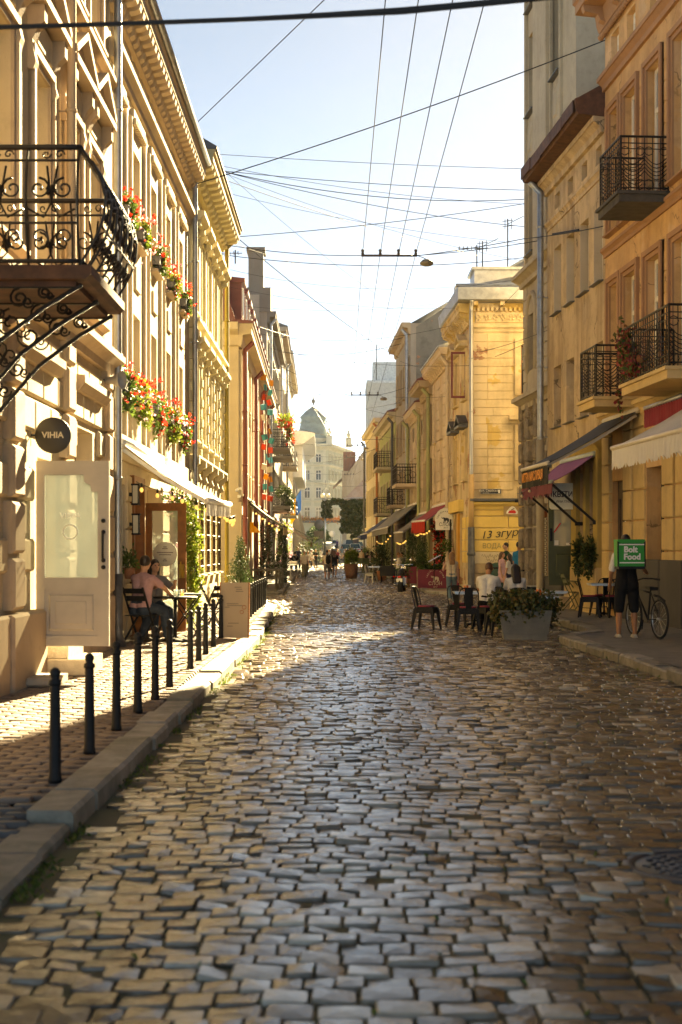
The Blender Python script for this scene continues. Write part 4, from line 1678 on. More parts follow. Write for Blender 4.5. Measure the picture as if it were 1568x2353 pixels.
# ---- plain row houses, used for the farther houses on both sides
def row_house(F_, L, H, D, wm, tm, floors, nb, roof=None, pipes=(), courses=0, balc=(), br=0, ground=3.4, name="wall", fm=None, one=True, cp=.4, ww=.45, gm=None):
    ops = []
    for z0, z1 in floors:
        for i in range(nb):
            c = L * (i + .5) / nb
            ops.append((round(c - ww, 3), round(c + ww, 3), z0, z1))
    gops = [(round(L * (i + .12) / nb, 3), round(L * (i + .8) / nb, 3), .4, ground - .7) for i in range(nb)]
    F_.wall(L, H, D, wm, ops + gops, rec=.2)
    for o in ops:
        F_.window(*o, fm or m_frame_w, rec=.2, one=one)
        F_.surround(*o, tm, t=.14, p=.07)
    for o in gops:
        F_.window(*o, m_frame_d, rec=.2, nx=2, one=True)
    F_.band("string_course", 0, L, ground - .25, ground + .05, .16, tm)
    F_.cornice(0, L, H - .55, .6, cp, tm, br)
    if gm:
        F_.strip("shop_front", .02, L - .02, 2.75, ground - .3, .1, gm)
    if roof:
        F_.make("roof", roof[0], lambda g: g.sweep([(-cp - .05, H + .05), (-cp - .05, H + .11), (D * .45, H + roof[1]), (D, H + .1), (D, H + .05)], 0, L))
    for u, m_ in pipes:
        F_.pipe(u, .1, H - .3, m_, r=.085, y=-.2)
    for k in range(courses):
        z = ground + .3 + k * .45
        if z > H - 1:
            break
        for i in range(nb + 1):
            a = 0.02 if i == 0 else round(L * (i - .5) / nb + ww + .17, 3)
            b = L if i == nb else round(L * (i + .5) / nb - ww - .17, 3)
            if b - a > .1:
                F_.strip("facing_block", a, b, z, z + .42, .05, tm, .015)
    for u0, u1, z, d in balc:
        g = G()
        g.box(u0, u1, -d, 0, z - .16, z)
        o = F_.put("balcony", g.mesh("balcony"), tm)
        gr = G()
        for (f, w) in ((lambda x, zz: (u0 + x, -d + .03, z + zz), u1 - u0), (lambda x, zz: (u0 + .02, -d + .03 + x, z + zz), d), (lambda x, zz: (u1 - .02, -d + .03 + x, z + zz), d)):
            for zz in (1.0, .85, .06):
                gr.tube([f(0, zz), f(w, zz)], .018, 4)
            n_ = int(w / .13)
            for k in range(n_ + 1):
                gr.tube([f(w * k / n_, 0), f(w * k / n_, 1.0)], .011, 4)
            for k in range(int(w / .4)):
                cc = w * (k + .5) / int(w / .4)
                gr.tube([f(cc + .17 * math.cos(a), .45 + .17 * math.sin(a)) for a in [q * PI / 4 for q in range(8)]], .013, 4, closed=True)
        F_.put("railing", gr.mesh("railing"), m_wrought, parent=o)


def rf2(name, label, yfar):
    return rfac(name, label, yfar, RX2, .035)


def lf2(name, label, y0):
    return lfac(name, label, y0, R(.79), LX2(y0))


m_pipeg = mk("pipe_olive", (0.34, 0.35, 0.16), rough=.6)
m_blk = mk("paint_black", (0.02, 0.02, 0.02), rough=.5)
row_house(rf2("row_house", "peach row house with pale block courses next to the corner house", 65.0), 7.9, 9.7, 9, p_r5, p_r5t, ((4.2, 5.6), (6.4, 8.2)), 3, (m_zinc, 1.4), [(7.7, p_r5t)], 12, br=12, cp=.55)
row_house(rf2("row_house", "brown beige row house under a dark wooden eave", 69.8), 4.75, 9.3, 9, p_r6, p_r6, ((4.0, 5.7), (6.5, 8.2)), 2, (m_redroof, 2.2), [(4.5, m_pipeg)], cp=.7, gm=m_blk)
row_house(rf2("row_house", "straw coloured row house with olive drainpipes and a filigree balcony", 77.2), 7.35, 8.8, 9, p_r7, p_r5t, ((4.0, 5.8), (6.4, 7.9)), 3, (m_redroof, 1.6), [(.3, m_pipeg), (7.0, m_pipeg)], 8, [(1.2, 4.2, 5.0, 1.1)], br=9, gm=mk("shop_dark_green", (.04, .06, .03)))
r9 = rf2("gable_house", "tall old house with a bare patched gable above its neighbours", 88.0)
row_house(r9, 10.8, 13.9, 9, p_b5, p_r6, ((4.2, 6), (7.2, 9), (10.2, 12)), 4, None, [(10.6, m_zinc)], balc=[(6, 8.6, 4.1, 1.0)], cp=.5, gm=mk("shop_brown", (.12, .05, .03)))
r9.make("gable", p_gable, lambda g: g.add([(10.82, .3, 0), (10.82, 9, 0), (10.82, 9, 19.0), (10.82, 2.2, 15.0), (10.82, .3, 13.7), (10.6, .3, 0), (10.6, 9, 0), (10.6, 9, 19.0), (10.6, 2.2, 15.0), (10.6, .3, 13.7)],
                                          [(0, 1, 2, 3, 4), (9, 8, 7, 6, 5), (4, 3, 8, 9), (3, 2, 7, 8), (2, 1, 6, 7), (1, 0, 5, 6), (0, 4, 9, 5)]))
r9.make("roof", m_zincd, lambda g: g.add([(0, 0, 13.9), (10.8, 0, 13.9), (10.8, 9, 19.1), (0, 9, 19.1)], [(0, 1, 2, 3)]))
row_house(rf2("row_house", "green painted row house with black balconies", 104.0), 15.9, 10.1, 9, p_green, p_r7, ((4.2, 6.0), (7.0, 8.7)), 5, (m_redroof, 1.5), [(15.4, m_zincd)], balc=[(10.5, 14.5, 3.9, 1.1), (10.5, 14.5, 6.8, 1.1)], cp=.5)
row_house(rf2("row_house", "pale yellow end house with orange eaves and orange drainpipe", 123.0), 18.9, 11.2, 9, p_r7, p_b3t, ((4.4, 6.4), (7.4, 9.4)), 6, (m_zinc, 1.0), [(18.5, mk("pipe_orange", (0.45, 0.16, 0.05), rough=.6)), (.4, m_zincd)], cp=.4)

row_house(lf2("row_house", "grey beige house with green iron balconies and a bare side gable, left side", 76.0), 20, 14.3, 10, p_b5, p_b5t, ((4.4, 6.4), (7.6, 9.6), (10.8, 12.8)), 7, None, [(.4, m_zinc)], balc=[(2, 5, 4.0, 1.2), (2, 5, 7.2, 1.2), (9, 13, 4.0, 1.2), (9, 13, 7.2, 1.2)], cp=.5, fm=m_frame_b)
lg = Fac([o for o in COL.objects if o.name.startswith("row_house") and o.get("label", "").endswith("left side")][0])
lg.make("gable", p_b5, lambda g: g.box(-.2, -.0, .4, 10, 0, 15.2).prism([(-.2, 0), (0, 0), (0, 1), (-.2, 1)], .4, .41), label="bare grey side wall rising above the red roof")
lg.make("chimney", p_b5t, lambda g: g.box(.2, 1.6, .2, 1.0, 14.3, 17.6).box(.1, 1.7, .1, 1.1, 17.6, 17.8).box(-.1, 2.5, -.2, 1.4, 14.3, 15.6))
row_house(lf2("row_house", "tall beige row house with dark roof beyond the balconied grey house", 96.0), 17, 16.6, 10, p_b1t, p_b5, ((4.4, 6.6), (8, 10.2), (11.6, 13.6)), 6, (m_zincd, 2.0), [(.3, m_zinc), (16.6, m_zinc)], balc=[(3, 7, 7.4, 1.2), (3, 7, 4, 1.2)], cp=.6)
row_house(lf2("row_house", "sunlit buff row house at the far left before the white modern house", 113.0), 29, 17.3, 10, p_b4, p_b5, ((4.4, 6.6), (8, 10.2), (11.8, 14)), 9, (m_zincd, 1.8), [(.3, m_zinc)], cp=.6)

# ---- far end of the street
b8 = lfac("modern_building", "white modern building with a flared roof canopy and leaning grey fins", 150, R(.79), LX2(150) - .1)
for z0, z1 in ((3, 5.5),):
    pass
b8.wall(34, 14.0, 10, p_b5, [(2 + 4 * i, 4.6 + 4 * i, z, z + 2) for i in range(8) for z in (3.5, 7.0)], rec=.3)
for i in range(8):
    for z in (3.5, 7.0):
        b8.window(2 + 4 * i, 4.6 + 4 * i, z, z + 2, m_frame_d, rec=.3, one=True)
b8.strip("upper_storey", 3, 33, 9.4, 12.7, 1.0, mk("white_cladding", (0.66, 0.64, 0.6), rough=.6))
b8.make("canopy", mk("white_cladding", (0.66, 0.64, 0.6)), lambda g: g.sweep([(0, 12.6), (-1.0, 12.8), (-2.3, 13.7), (-2.3, 14.0), (0, 14.3)], 1, 33))
b8.make("penthouse", p_b5t, lambda g: g.box(2, 30, .9, 6, 14, 15.2).box(1.5, 30.5, .5, 6.5, 15.2, 15.5))
for q in range(2):
    b8.put("leaning_fin", G().add([(1.0 + q, -.2 - .8 * q, 0), (2.0 + q, -.2 - .8 * q, 0), (2.0 + q, -1.3 - .8 * q, 0), (1.0 + q, -1.3 - .8 * q, 0), (1.0 + q, .5, 9.0 - 2 * q), (2 + q, .5, 9.0 - 2 * q), (2 + q, -.1 - .3 * q, 9.0 - 2 * q), (1 + q, -.1 - .3 * q, 9.0 - 2 * q)],
                                  [(0, 3, 2, 1), (4, 5, 6, 7), (0, 1, 5, 4), (1, 2, 6, 5), (2, 3, 7, 6), (3, 0, 4, 7)][::1]).mesh("leaning_fin"), p_b5t)

p_dome = plaster("plaster_pale_green", (0.50, 0.50, 0.38), samt=.15)
p_domet = plaster("plaster_cream_white", (0.62, 0.59, 0.46), samt=.1)
m_copper = mk("aged_copper", (0.21, 0.28, 0.29), rough=.6, var=.2, vscale=.8, stain=(.14, .2, .22), samt=.5)
YD = 290
dm = Fac(thing("palace", "pale green palace with a tall copper corner dome closing the street", "building", (-20.0, YD, 1.9), 0))
ops = []
for c in (1.5, 4.6, 7.7, 10.4, 13.1, 15.4):
    for z0, z1 in ((17.4, 19.2), (13.8, 15.9), (10.1, 12.4), (6.0, 8.3)):
        ops.append((c - .6, c + .6, z0, z1))
dm.wall(17.4, 21, 14, p_dome, ops, rec=.3)
for o in ops:
    dm.window(*o, m_frame_w, rec=.3, fr=.12, one=True)
    dm.surround(*o, p_domet, t=.25, p=.14)
for c in (0.1, 3.0, 6.1, 9.0, 11.8, 14.2, 16.6):
    dm.strip("pilaster", c - .3, c + .3, 5.6, 20, .2, p_domet)
for z in (5.2, 9.3, 12.95, 16.6):
    dm.band("string_course", -.1, 17.5, z, z + .45, .4, p_domet)
dm.cornice(-.1, 17.5, 19.9, 1.3, .9, p_domet, 24)
sd = Fac(dm.root, Matrix.Translation((17.4, 0, 0)) @ Matrix.Rotation(R(78), 4, 'Z'))
ops = [(1.2 + 3 * i - .55, 1.2 + 3 * i + .55, z0, z1) for i in range(7) for z0, z1 in ((17.4, 19.2), (13.8, 15.9), (10.1, 12.4), (6.0, 8.3))]
sd.wall(22, 21, 4, p_dome, ops, rec=.3, name="side_wall")
for o in ops:
    sd.window(*o, m_frame_w, rec=.3, fr=.12, one=True)
    sd.surround(*o, p_domet, t=.25, p=.14)
for z in (5.2, 9.3, 12.95, 16.6):
    sd.band("string_course", 0, 22, z, z + .45, .4, p_domet)
sd.cornice(0, 22, 19.9, 1.3, .9, p_domet, 20)
dc = (14.3, 3.4, 0)
dm.make("drum", p_domet, lambda g: g.lathe([(3.3, 20.5), (3.3, 22.0), (3.6, 22.1), (3.6, 22.45)], 8, dc, 1, 1))
dome = dm.make("dome", m_copper, lambda g: g.lathe([(3.5, 22.4), (3.42, 22.8), (3.2, 23.6), (2.85, 24.7), (2.6, 25.7), (2.52, 26.5), (2.78, 26.75), (2.76, 27.0), (1.6, 28.2), (.35, 29.1), (.12, 29.3)], 8, dc))
dm.put("finial", G().lathe([(.12, 29.2), (.12, 29.7), (.4, 30.1), (.4, 30.4), (.12, 30.7), (.05, 31.8)], 10, dc).mesh("finial"), m_zincd, parent=dome)
dm.make("swag", m_copper, lambda g: [g.tube([(dc[0] + 2.75 * math.cos(a + b * .13), dc[1] + 2.75 * math.sin(a + b * .13), 26.1 - .5 * math.sin(PI * (b + 3) / 6)) for b in range(-3, 4)], .12, 4) for a in [i * PI / 4 + PI / 8 for i in range(8)]])
for i in range(2):
    dm.put("parapet_urn", G().box(-.6, .6, -.6, .6, 0, 1.9).lathe([(.2, 1.9), (.45, 2.4), (.45, 2.8), (.15, 3.0), (.3, 3.3), (.05, 3.6)], 8).mesh("parapet_urn"), p_domet, 17.6 + 4 * i, .8 + 6 * i, 21)
dm.make("attic_gable", p_domet, lambda g: g.prism([(9.5, 21), (13.5, 21)] + [(11.5 + 2.0 * math.cos(t * PI / 8), 21 + 2.6 * math.sin(t * PI / 8)) for t in range(0, 9)], -.2, 1))
dm.make("roof", m_copper, lambda g: g.sweep([(0, 21.1), (5, 24), (10, 24), (14, 21.1)], 0, 17))

ob = Fac(thing("office_block", "plain blue grey office block rising behind the end house", "building", (3.7, 200, .5), 0))
ob.wall(9, 24.5, 14, mk("grey_panel", (0.33, 0.35, 0.37), rough=.7), [], rec=.2)
for i in range(1, 4):
    ob.strip("panel_joint_rib", i * 2.2, i * 2.2 + .12, .5, 24.3, .06, m_zinc)
ob.make("roof_parapet", m_zinc, lambda g: g.box(-.1, 9.1, -.1, 14, 24.5, 24.9).box(.8, 8.9, 1, 9, 24.9, 27.6))
ob.make("antenna", m_blk, lambda g: g.tube([(1.3, 1, 24), (1.3, 1, 30)], .07, 5).tube([(5, 1, 24), (5, 1, 29.5)], .05, 5))

gh = Fac(thing("gable_house", "plain grey house with red roof and patched gable beyond the ivy", "building", (.2, 245, 1.6), 0))
gh.wall(8.5, 13.5, 12, p_b5, [(6, 7, 9.5, 11)], rec=.2)
gh.window(6, 7, 9.5, 11, m_frame_w, rec=.2)
gh.make("gable", p_b5, lambda g: g.prism([(1.2, 13.5), (8.5, 13.5), (8.5, 15.6), (4.2, 17.6)], .02, 12))
gh.make("roof", m_redroof, lambda g: g.add([(1.2, -.1, 13.5), (4.2, -.1, 17.7), (4.2, 12, 17.7), (1.2, 12, 13.5), (-1.6, -.1, 10.8), (-1.6, 12, 10.8)], [(0, 1, 2, 3), (4, 0, 3, 5)]))
gh.make("chimney", mk("brick_red_plain", (.25, .1, .07)), lambda g: g.box(4.6, 6.4, 3, 4, 15.5, 18.6).box(.2, 2.4, 6, 7, 13, 17.2))
gl_ = Fac(thing("low_house", "low house with a rusty sheet metal hip roof behind the ivy", "building", (.9, 225, 1.3), 0))
gl_.wall(9, 7.8, 10, p_r7, [(1 + 1.6 * i, 1.9 + 1.6 * i, 5, 6.8) for i in range(5)], rec=.2)
for i in range(5):
    gl_.window(1 + 1.6 * i, 1.9 + 1.6 * i, 5, 6.8, m_frame_w, rec=.2, one=True)
gl_.cornice(-.1, 9, 7.4, .6, .5, p_r7)
gl_.make("roof", mk("rusty_roof_sheet", (.30, .22, .19), rough=.6, stain=(.2, .1, .07), samt=.8), lambda g: g.add([(-.6, -.6, 8), (9.6, -.6, 8), (9.6, 5, 14), (5, 5, 14), (-.6, 10, 8), (9.6, 10, 8)], [(0, 1, 2, 3), (0, 3, 4), (4, 3, 2, 5)]))
# wooded hill on the skyline
g = G()
for i in range(41):
    x = -60 + i * 6.0
    h = 36 + 9 * math.sin(i * .35) + 4 * math.sin(i * 1.1 + 1)
    g.v += [(x, 690, 0), (x, 720, h * .8), (x, 780, h), (x, 1000, 0)]
for i in range(40):
    for k in range(3):
        a = i * 4 + k
        g.f.append((a, a + 4, a + 5, a + 1))
        g.sm.append(True)
hill = g.build("hill", mk("hill_green", (0.07, 0.10, 0.03), rough=1), kind="structure")
pts = []
for i in range(9000):
    x = RND.uniform(-30, 60)
    k = (x + 60) / 6
    h = 36 + 9 * math.sin(k * .35) + 4 * math.sin(k * 1.1 + 1)
    y = RND.uniform(694, 780)
    zt = h * .8 * (y - 690) / 30 if y < 720 else h * .8 + h * .2 * (y - 720) / 60
    pts.append((x, y, zt + RND.uniform(0, 4) * (1 + .5 * math.sin(x * 1.1))))
link("forest", leaves_mesh("forest", pts, 2.2, seed=9), mk("hill_leaf", (.09, .13, .035), island=[(.06, .10, .03), (.11, .16, .04), (.14, .18, .06)], rough=.8, trans=.2), kind="stuff")
# ================================================================== shops, awnings, signs, flower boxes
SW = .125      # pavement level left
SR = .137      # pavement level right
m_black = mk("iron_black", (0.014, 0.014, 0.015), rough=.55, var=.2, vscale=20, spec=.2)
m_steel = mk("brushed_steel", (0.5, 0.5, 0.5), rough=.3, metal=.9, var=.1, vscale=10)
m_white = mk("paint_white", (0.75, 0.73, 0.68), rough=.5)
m_doorw = mk("door_grey_white", (0.47, 0.42, 0.35), rough=.45, var=.08, vscale=5)
m_wood_o = mk("varnished_wood", (0.27, 0.10, 0.025), rough=.4, var=.3, vscale=7, stain=(.12, .04, .012), samt=.5, streak=True, sscale=5)
m_bulb = mk("warm_bulb", (1, .7, .3), rough=.2, emit=(1.0, 0.55, 0.16), estr=.14)
m_bulboff = mk("bulb_glass", (.5, .42, .3), rough=.1)
m_terra = mk("terracotta", (0.33, 0.14, 0.07), rough=.8, var=.2, vscale=8)
LEAF = [(0.045, 0.085, 0.018), (0.07, 0.12, 0.025), (0.10, 0.16, 0.03), (0.13, 0.19, 0.04)]
m_leaf = mk("leaf_green", LEAF[1], rough=.55, island=LEAF, var=0, trans=.35)
m_leafd = mk("leaf_dark", LEAF[0], rough=.55, island=[(0.02, 0.04, 0.012), (0.035, 0.06, 0.016), (0.055, 0.08, 0.02), (0.10, 0.08, 0.02)], var=0, trans=.25)
m_leafc = mk("leaf_conifer", LEAF[0], rough=.6, island=[(0.03, 0.055, 0.02), (0.05, 0.085, 0.025), (0.075, 0.12, 0.035)], var=0, trans=.2)
m_leafy = mk("leaf_yellow_green", LEAF[2], rough=.55, island=[(0.10, 0.17, 0.02), (0.16, 0.22, 0.03), (0.24, 0.26, 0.05)], var=0, trans=.4)
m_red = mk("petal_red", (.6, .03, .02), rough=.5, island=[(.55, .015, .012), (.65, .05, .02), (.6, .02, .05), (.7, .12, .05)], var=0, trans=.35)
m_pink = mk("petal_pink", (.6, .3, .4), rough=.5, island=[(.55, .25, .34), (.66, .38, .45), (.6, .45, .5)], var=0, trans=.35)
m_soil = mk("soil", (.05, .035, .025), rough=1)
cgl = clear_glass("shop_glass")

# bollards along the left kerb
bp = thing("bollard", "black iron bollard with a ball cap, first and nearest in the row along the kerb", "bollard", (0, 0, 0), 0, "black bollards along the left kerb")
g = G()
g.lathe([(.045, 0), (.045, .03), (.040, .05), (.036, .4), (.033, .62), (.033, .64)], 12)
g.build("post", m_black, bp)
g = G()
g.lathe([(.041, .635), (.043, .65), (.041, .665), (.026, .675), (.03, .69), (.036, .705), (.034, .725), (.02, .742), (.003, .748)], 12)
g.build("cap", m_black, bp)
near = [(127, 9.22), (206, 10.54), (268, 11.89), (317, 13.16), (357, 14.25), (390, 15.6), (438, 17.9), (457, 19.3), (473, 20.5), (491, 22.1), (508, 24.1)]
far = [(571, 30.8), (575.5, 31.9), (580.5, 33.0), (586, 34.2), (591, 35.2), (596, 36.2), (601, 37.2), (605, 38.1), (609, 39.1)]
ORD = ["second", "third", "fourth", "fifth", "sixth", "seventh", "eighth", "ninth", "tenth", "eleventh and last"]
ORF = ["first", "second", "third", "fourth", "fifth", "sixth", "seventh", "eighth", "ninth and last"]
for i, (px, Y) in enumerate(near):
    o = bp if i == 0 else dup(bp, (0, 0, 0), RND.uniform(0, 6), f"black iron bollard, {ORD[i - 1]} in the row counted from the camera")
    o.location = (pX(px, Y), Y, SW - .01)
for i, (px, Y) in enumerate(far):
    dup(bp, (pX(px, Y), Y, SW - .01), RND.uniform(0, 6), f"black bollard of the close row by the side street, {ORF[i]}")

# ---- shop door standing open, steps, round sign
o = thing("shop_door", "grey white panelled shop door with tall glass standing open across the pavement", "door", (-3.56, 16.6, .5), R(-3))
W_, H_ = .86, 2.16
g = G()
t = .05
g.box(0, .1, 0, t, 0, H_).box(W_ - .13, W_, 0, t, 0, H_).box(.1, W_ - .13, .0, t, H_ - .16, H_).box(.1, W_ - .13, 0, t, 0, .12).box(.1, W_ - .13, 0, t, .66, .8)
g.box(.1, W_ - .13, .015, .035, .12, .66)
g.bbox(.15, W_ - .18, -.006, .015, .18, .60, .02)
g.bbox(.23, W_ - .26, -.014, -.004, .25, .53, .012)
g.prism([(W_ - .13, H_ - .16), (W_ - .3, H_ - .16), (W_ - .29, H_ - .25), (W_ - .22, H_ - .28), (W_ - .2, H_ - .36), (W_ - .13, H_ - .36)], 0, t)
g.build("door_leaf", m_doorw, o)
G().box(.1, W_ - .13, .02, .03, .8, H_ - .16).build("glass", clear_glass("tinted_glass", .55), o)
g = G()
g.tube([(W_ - .06, -.05, .98), (W_ - .06, -.07, 1.05), (W_ - .06, -.07, 1.28), (W_ - .06, -.05, 1.35)], .014, 6)
for z in (.92, 1.0, 1.33, 1.46):
    g.sphere((W_ - .06, -.03, z), .026, 8, 5)
g.build("handle", m_black, o)
g = G()
g.tube([(.40 + .085 * math.cos(a * .524), .012, 1.33 + .085 * math.sin(a * .524)) for a in range(12)], .008, 4, closed=True)
g.build("emblem", m_white, o)
text("lettering", "VIHIA", .1, m_white, o, (.40, .014, 1.52), (PI / 2, 0, 0))
o = thing("doorstep", "pale stone doorstep block below the open shop door", "step", (-3.6, 17.2, SW))
G().bbox(-.02, .60, -.35, .7, 0, .20, .015).build("step", mk("step_stone", (.42, .36, .28), rough=.8, var=.15, vscale=6, bump=.3), o)
G().bbox(-.02, .36, -.32, .68, .20, .38, .012).build("step", mk("step_stone", (.42, .36, .28)), o)
o = thing("stone_slab", "low pale stone slab on the bricks beside the house corner", "slab", (-3.42, 15.9, SW))
G().bbox(-.25, .3, -.35, .35, 0, .09, .02).build("slab", mk("step_stone", (.42, .36, .28)), o)

o = thing("round_sign", "round black hanging sign with pale letters VIHIA on the cream house", "sign", (-3.34, 16.5, 2.95))
g = G()
g.lathe([(.0, -.02), (.2, -.02), (.21, -.012), (.21, .012), (.2, .02), (.0, .02)], 36, cap=False)
d = g.build("disc", mk("sign_black", (.03, .026, .022), rough=.5), o)
d.rotation_euler = (PI / 2, 0, 0)
G().tube([(-.2, 0, 0), (-.27, 0, 0)], .012, 6).tube([(-.27, 0, .12), (-.27, 0, -.12)], .015, 6).build("bracket", m_black, o)
text("lettering", "VIHIA", .1, mk("letter_cream", (.62, .55, .42), rough=.6), o, (0, -.024, 0), (PI / 2, 0, 0), bold=.002)
o = thing("horn_speaker", "grey horn loudspeaker fixed beside the drainpipe above the flowers", "loudspeaker", (-3.42, 21.3, 4.16), R(-20))
g = G()
g.lathe([(.03, -.12), (.05, -.1), (.06, 0), (.1, .1), (.145, .16), (.14, .165), (.09, .11), (.02, .02)], 16)
q = g.build("horn", mk("grey_plastic", (.4, .39, .37), rough=.5), o)
q.rotation_euler = (0, PI / 2, 0)
G().bar((-.18, 0, 0), (-.08, 0, 0), .04, .04).build("bracket", m_zincd, o)


# ---- window boxes with geraniums
def flower_box(label, y, z, L, n, droop, seed):
    o = thing("flower_box", label, "flower box", (-3.6, y, z), 0, "flower boxes on the ivory house")
    g = G()
    g.box(.02, .17, -L / 2, L / 2, 0, .16)
    g.box(.01, .18, -L / 2 - .01, L / 2 + .01, .145, .165)
    for s_ in (-L * .35, L * .35):
        g.bar((.0, s_, -.02), (.16, s_, -.02), .02, .02)
        g.bar((.0, s_, -.14), (.2, s_, -.02), .015, .015)
    g.build("box", m_zincd, o)
    c = (.11, 0, .24 - droop * .3)
    p = blob_pts(n, c, (.13, L * .48, .17 + droop * .26), seed, .2, .55)
    p = p[p[:, 0] > .0]
    link("foliage", leaves_mesh("foliage", p, .075, seed=seed, up=.3, asp=.75), m_leafy if seed % 2 else m_leaf, o)
    q = blob_pts(int(n * .03), (.13, 0, .34 - droop * .25), (.15, L * .52, .22 + droop * .26), seed + 1, .75, .5)
    q = q[q[:, 0] > .02]
    g_ = np.random.default_rng(seed)
    q = np.repeat(q, 7, 0) + g_.normal(0, .026, (len(q) * 7, 3))
    link("blossoms", leaves_mesh("blossoms", q, .05, seed=seed + 2, asp=.95), m_red, o)
    if seed % 2:
        q = blob_pts(26, c, (.25, L * .6, .4), seed + 5, .7, .5)
        q = np.repeat(q, 5, 0) + g_.normal(0, .02, (len(q) * 5, 3))
        link("blossoms", leaves_mesh("blossoms", q, .045, seed=seed + 7, asp=.95), m_pink, o)


NM = ["first from the near drainpipe", "second from the near drainpipe", "third from the near drainpipe", "fourth from the near drainpipe", "fifth and farthest along the wall"]
for i, c in enumerate((23.35, 25.15, 27.35, 29.65, 31.95)):
    flower_box(f"red geranium box, upper row, {NM[i]}", c, 7.02, .85, 620, .3, 20 + i)
for i, c in enumerate((23.2, 25.1, 27.35, 29.65, 31.95)):
    flower_box(f"trailing geranium box, lower row, {NM[i]}", c, 4.18, 1.35, 1250, .7, 40 + i)


# ---- awnings
def awning(label, wn, wf, fn, ff, mat, val=.25, scallop=0, vmat=None, barmat=None, arms=2, cat="awning", group=None, arm_low=None, stripes=None):
    """wn/wf wall points (near, far), fn/ff front-bar points"""
    o = thing("awning", label, cat, (wn + wf) / 2, 0, group)
    c = (wn + wf) / 2
    wn, wf, fn, ff = [p - c for p in (wn, wf, fn, ff)]
    nu, nv = 6, 6
    V = []
    for k in (0, -.012):
        for i in range(nu + 1):
            for j in range(nv + 1):
                a = wn.lerp(wf, i / nu)
                b = fn.lerp(ff, i / nu)
                p = a.lerp(b, j / nv)
                V.append((p.x, p.y, p.z + k - .05 * math.sin(PI * j / nv)))
    m_ = nv + 1
    N_ = (nu + 1) * m_
    Fc = []
    for i in range(nu):
        for j in range(nv):
            a = i * m_ + j
            Fc.append((a, a + 1, a + 1 + m_, a + m_))
            Fc.append((N_ + a, N_ + a + m_, N_ + a + 1 + m_, N_ + a + 1))
    for i in range(nu):
        for j in (0, nv):
            a = i * m_ + j
            Fc.append((a, a + m_, N_ + a + m_, N_ + a))
    for j in range(nv):
        for i in (0, nu):
            a = i * m_ + j
            Fc.append((a, a + 1, N_ + a + 1, N_ + a))
    g = G()
    g.add(V, Fc, True)
    g.build("fabric", mat, o)
    G().tube([fn, ff], .045, 8).build("front_bar", barmat or m_white, o)
    G().tube([wn, wf], .07, 8).build("roller", barmat or m_white, o)
    if val:
        g = G()
        L = (ff - fn).length
        n_ = int(L / .02)
        d = (ff - fn).normalized()
        nrm = Vector((-d.y, d.x, 0))
        vs = []
        for i in range(n_ + 1):
            p = fn + d * (L * i / n_) - Vector((0, 0, .03)) + nrm * (.012 * math.sin(i * .8))
            ph = (i * L / n_) % .16 / .16
            dz = val - (scallop * abs(math.cos(PI * ph)) if scallop else 0)
            vs.append(p)
            vs.append(p - Vector((0, 0, dz)) + nrm * .012 * math.sin(i * .6))
        g.add(vs, [(2 * i, 2 * i + 1, 2 * i + 3, 2 * i + 2) for i in range(n_)])
        q = g.build("valance", vmat or mat, o)
        md = q.modifiers.new("thick", 'SOLIDIFY')
        md.thickness = .006
    for i in range(arms):
        t = (i + .06) / max(1, arms - 1 + .12)
        a, b = wn.lerp(wf, t), fn.lerp(ff, t)
        g = G()
        if arm_low:
            lo = Vector((a.x, a.y, arm_low - c.z))
            g.bar(b - Vector((0, 0, .05)), lo, .05, .05)
            g.bar(lo, lo + (a - b).normalized() * .0 + Vector((0.0, 0, .12)), .06, .06)
        else:
            e = a.lerp(b, .5) + Vector((0, 0, -.12))
            g.bar(a - Vector((0, 0, .1)), e, .045, .06)
            g.bar(e, b - Vector((0, 0, .05)), .04, .05)
        g.build("arm", barmat or m_white, o)
    return o


aw_white = mk("awning_white", (0.74, 0.71, 0.66), rough=.85, var=.05, trans=.3)
aw_cream = mk("awning_cream", (0.66, 0.57, 0.36), rough=.85, var=.06, trans=.3)
aw_black = mk("awning_black", (0.022, 0.022, 0.026), rough=.8, var=.15)
aw_purple = mk("awning_purple", (0.34, 0.11, 0.27), rough=.8, var=.08, trans=.2)
aw_wine = mk("awning_wine_red", (0.20, 0.06, 0.085), rough=.85, var=.12, vscale=8, trans=.15)
aw_red = mk("awning_red", (0.42, 0.04, 0.045), rough=.8, var=.08, trans=.25)
aw_bright = mk("awning_bright_red", (0.55, 0.03, 0.02), rough=.8, trans=.3)
aw_grey = mk("awning_grey", (0.36, 0.35, 0.31), rough=.85, var=.06, trans=.25)
aw_blue = mk("awning_navy", (0.03, 0.05, 0.14), rough=.8, trans=.15)
aw_pinkc = mk("awning_salmon", (0.52, 0.30, 0.22), rough=.85, trans=.25)

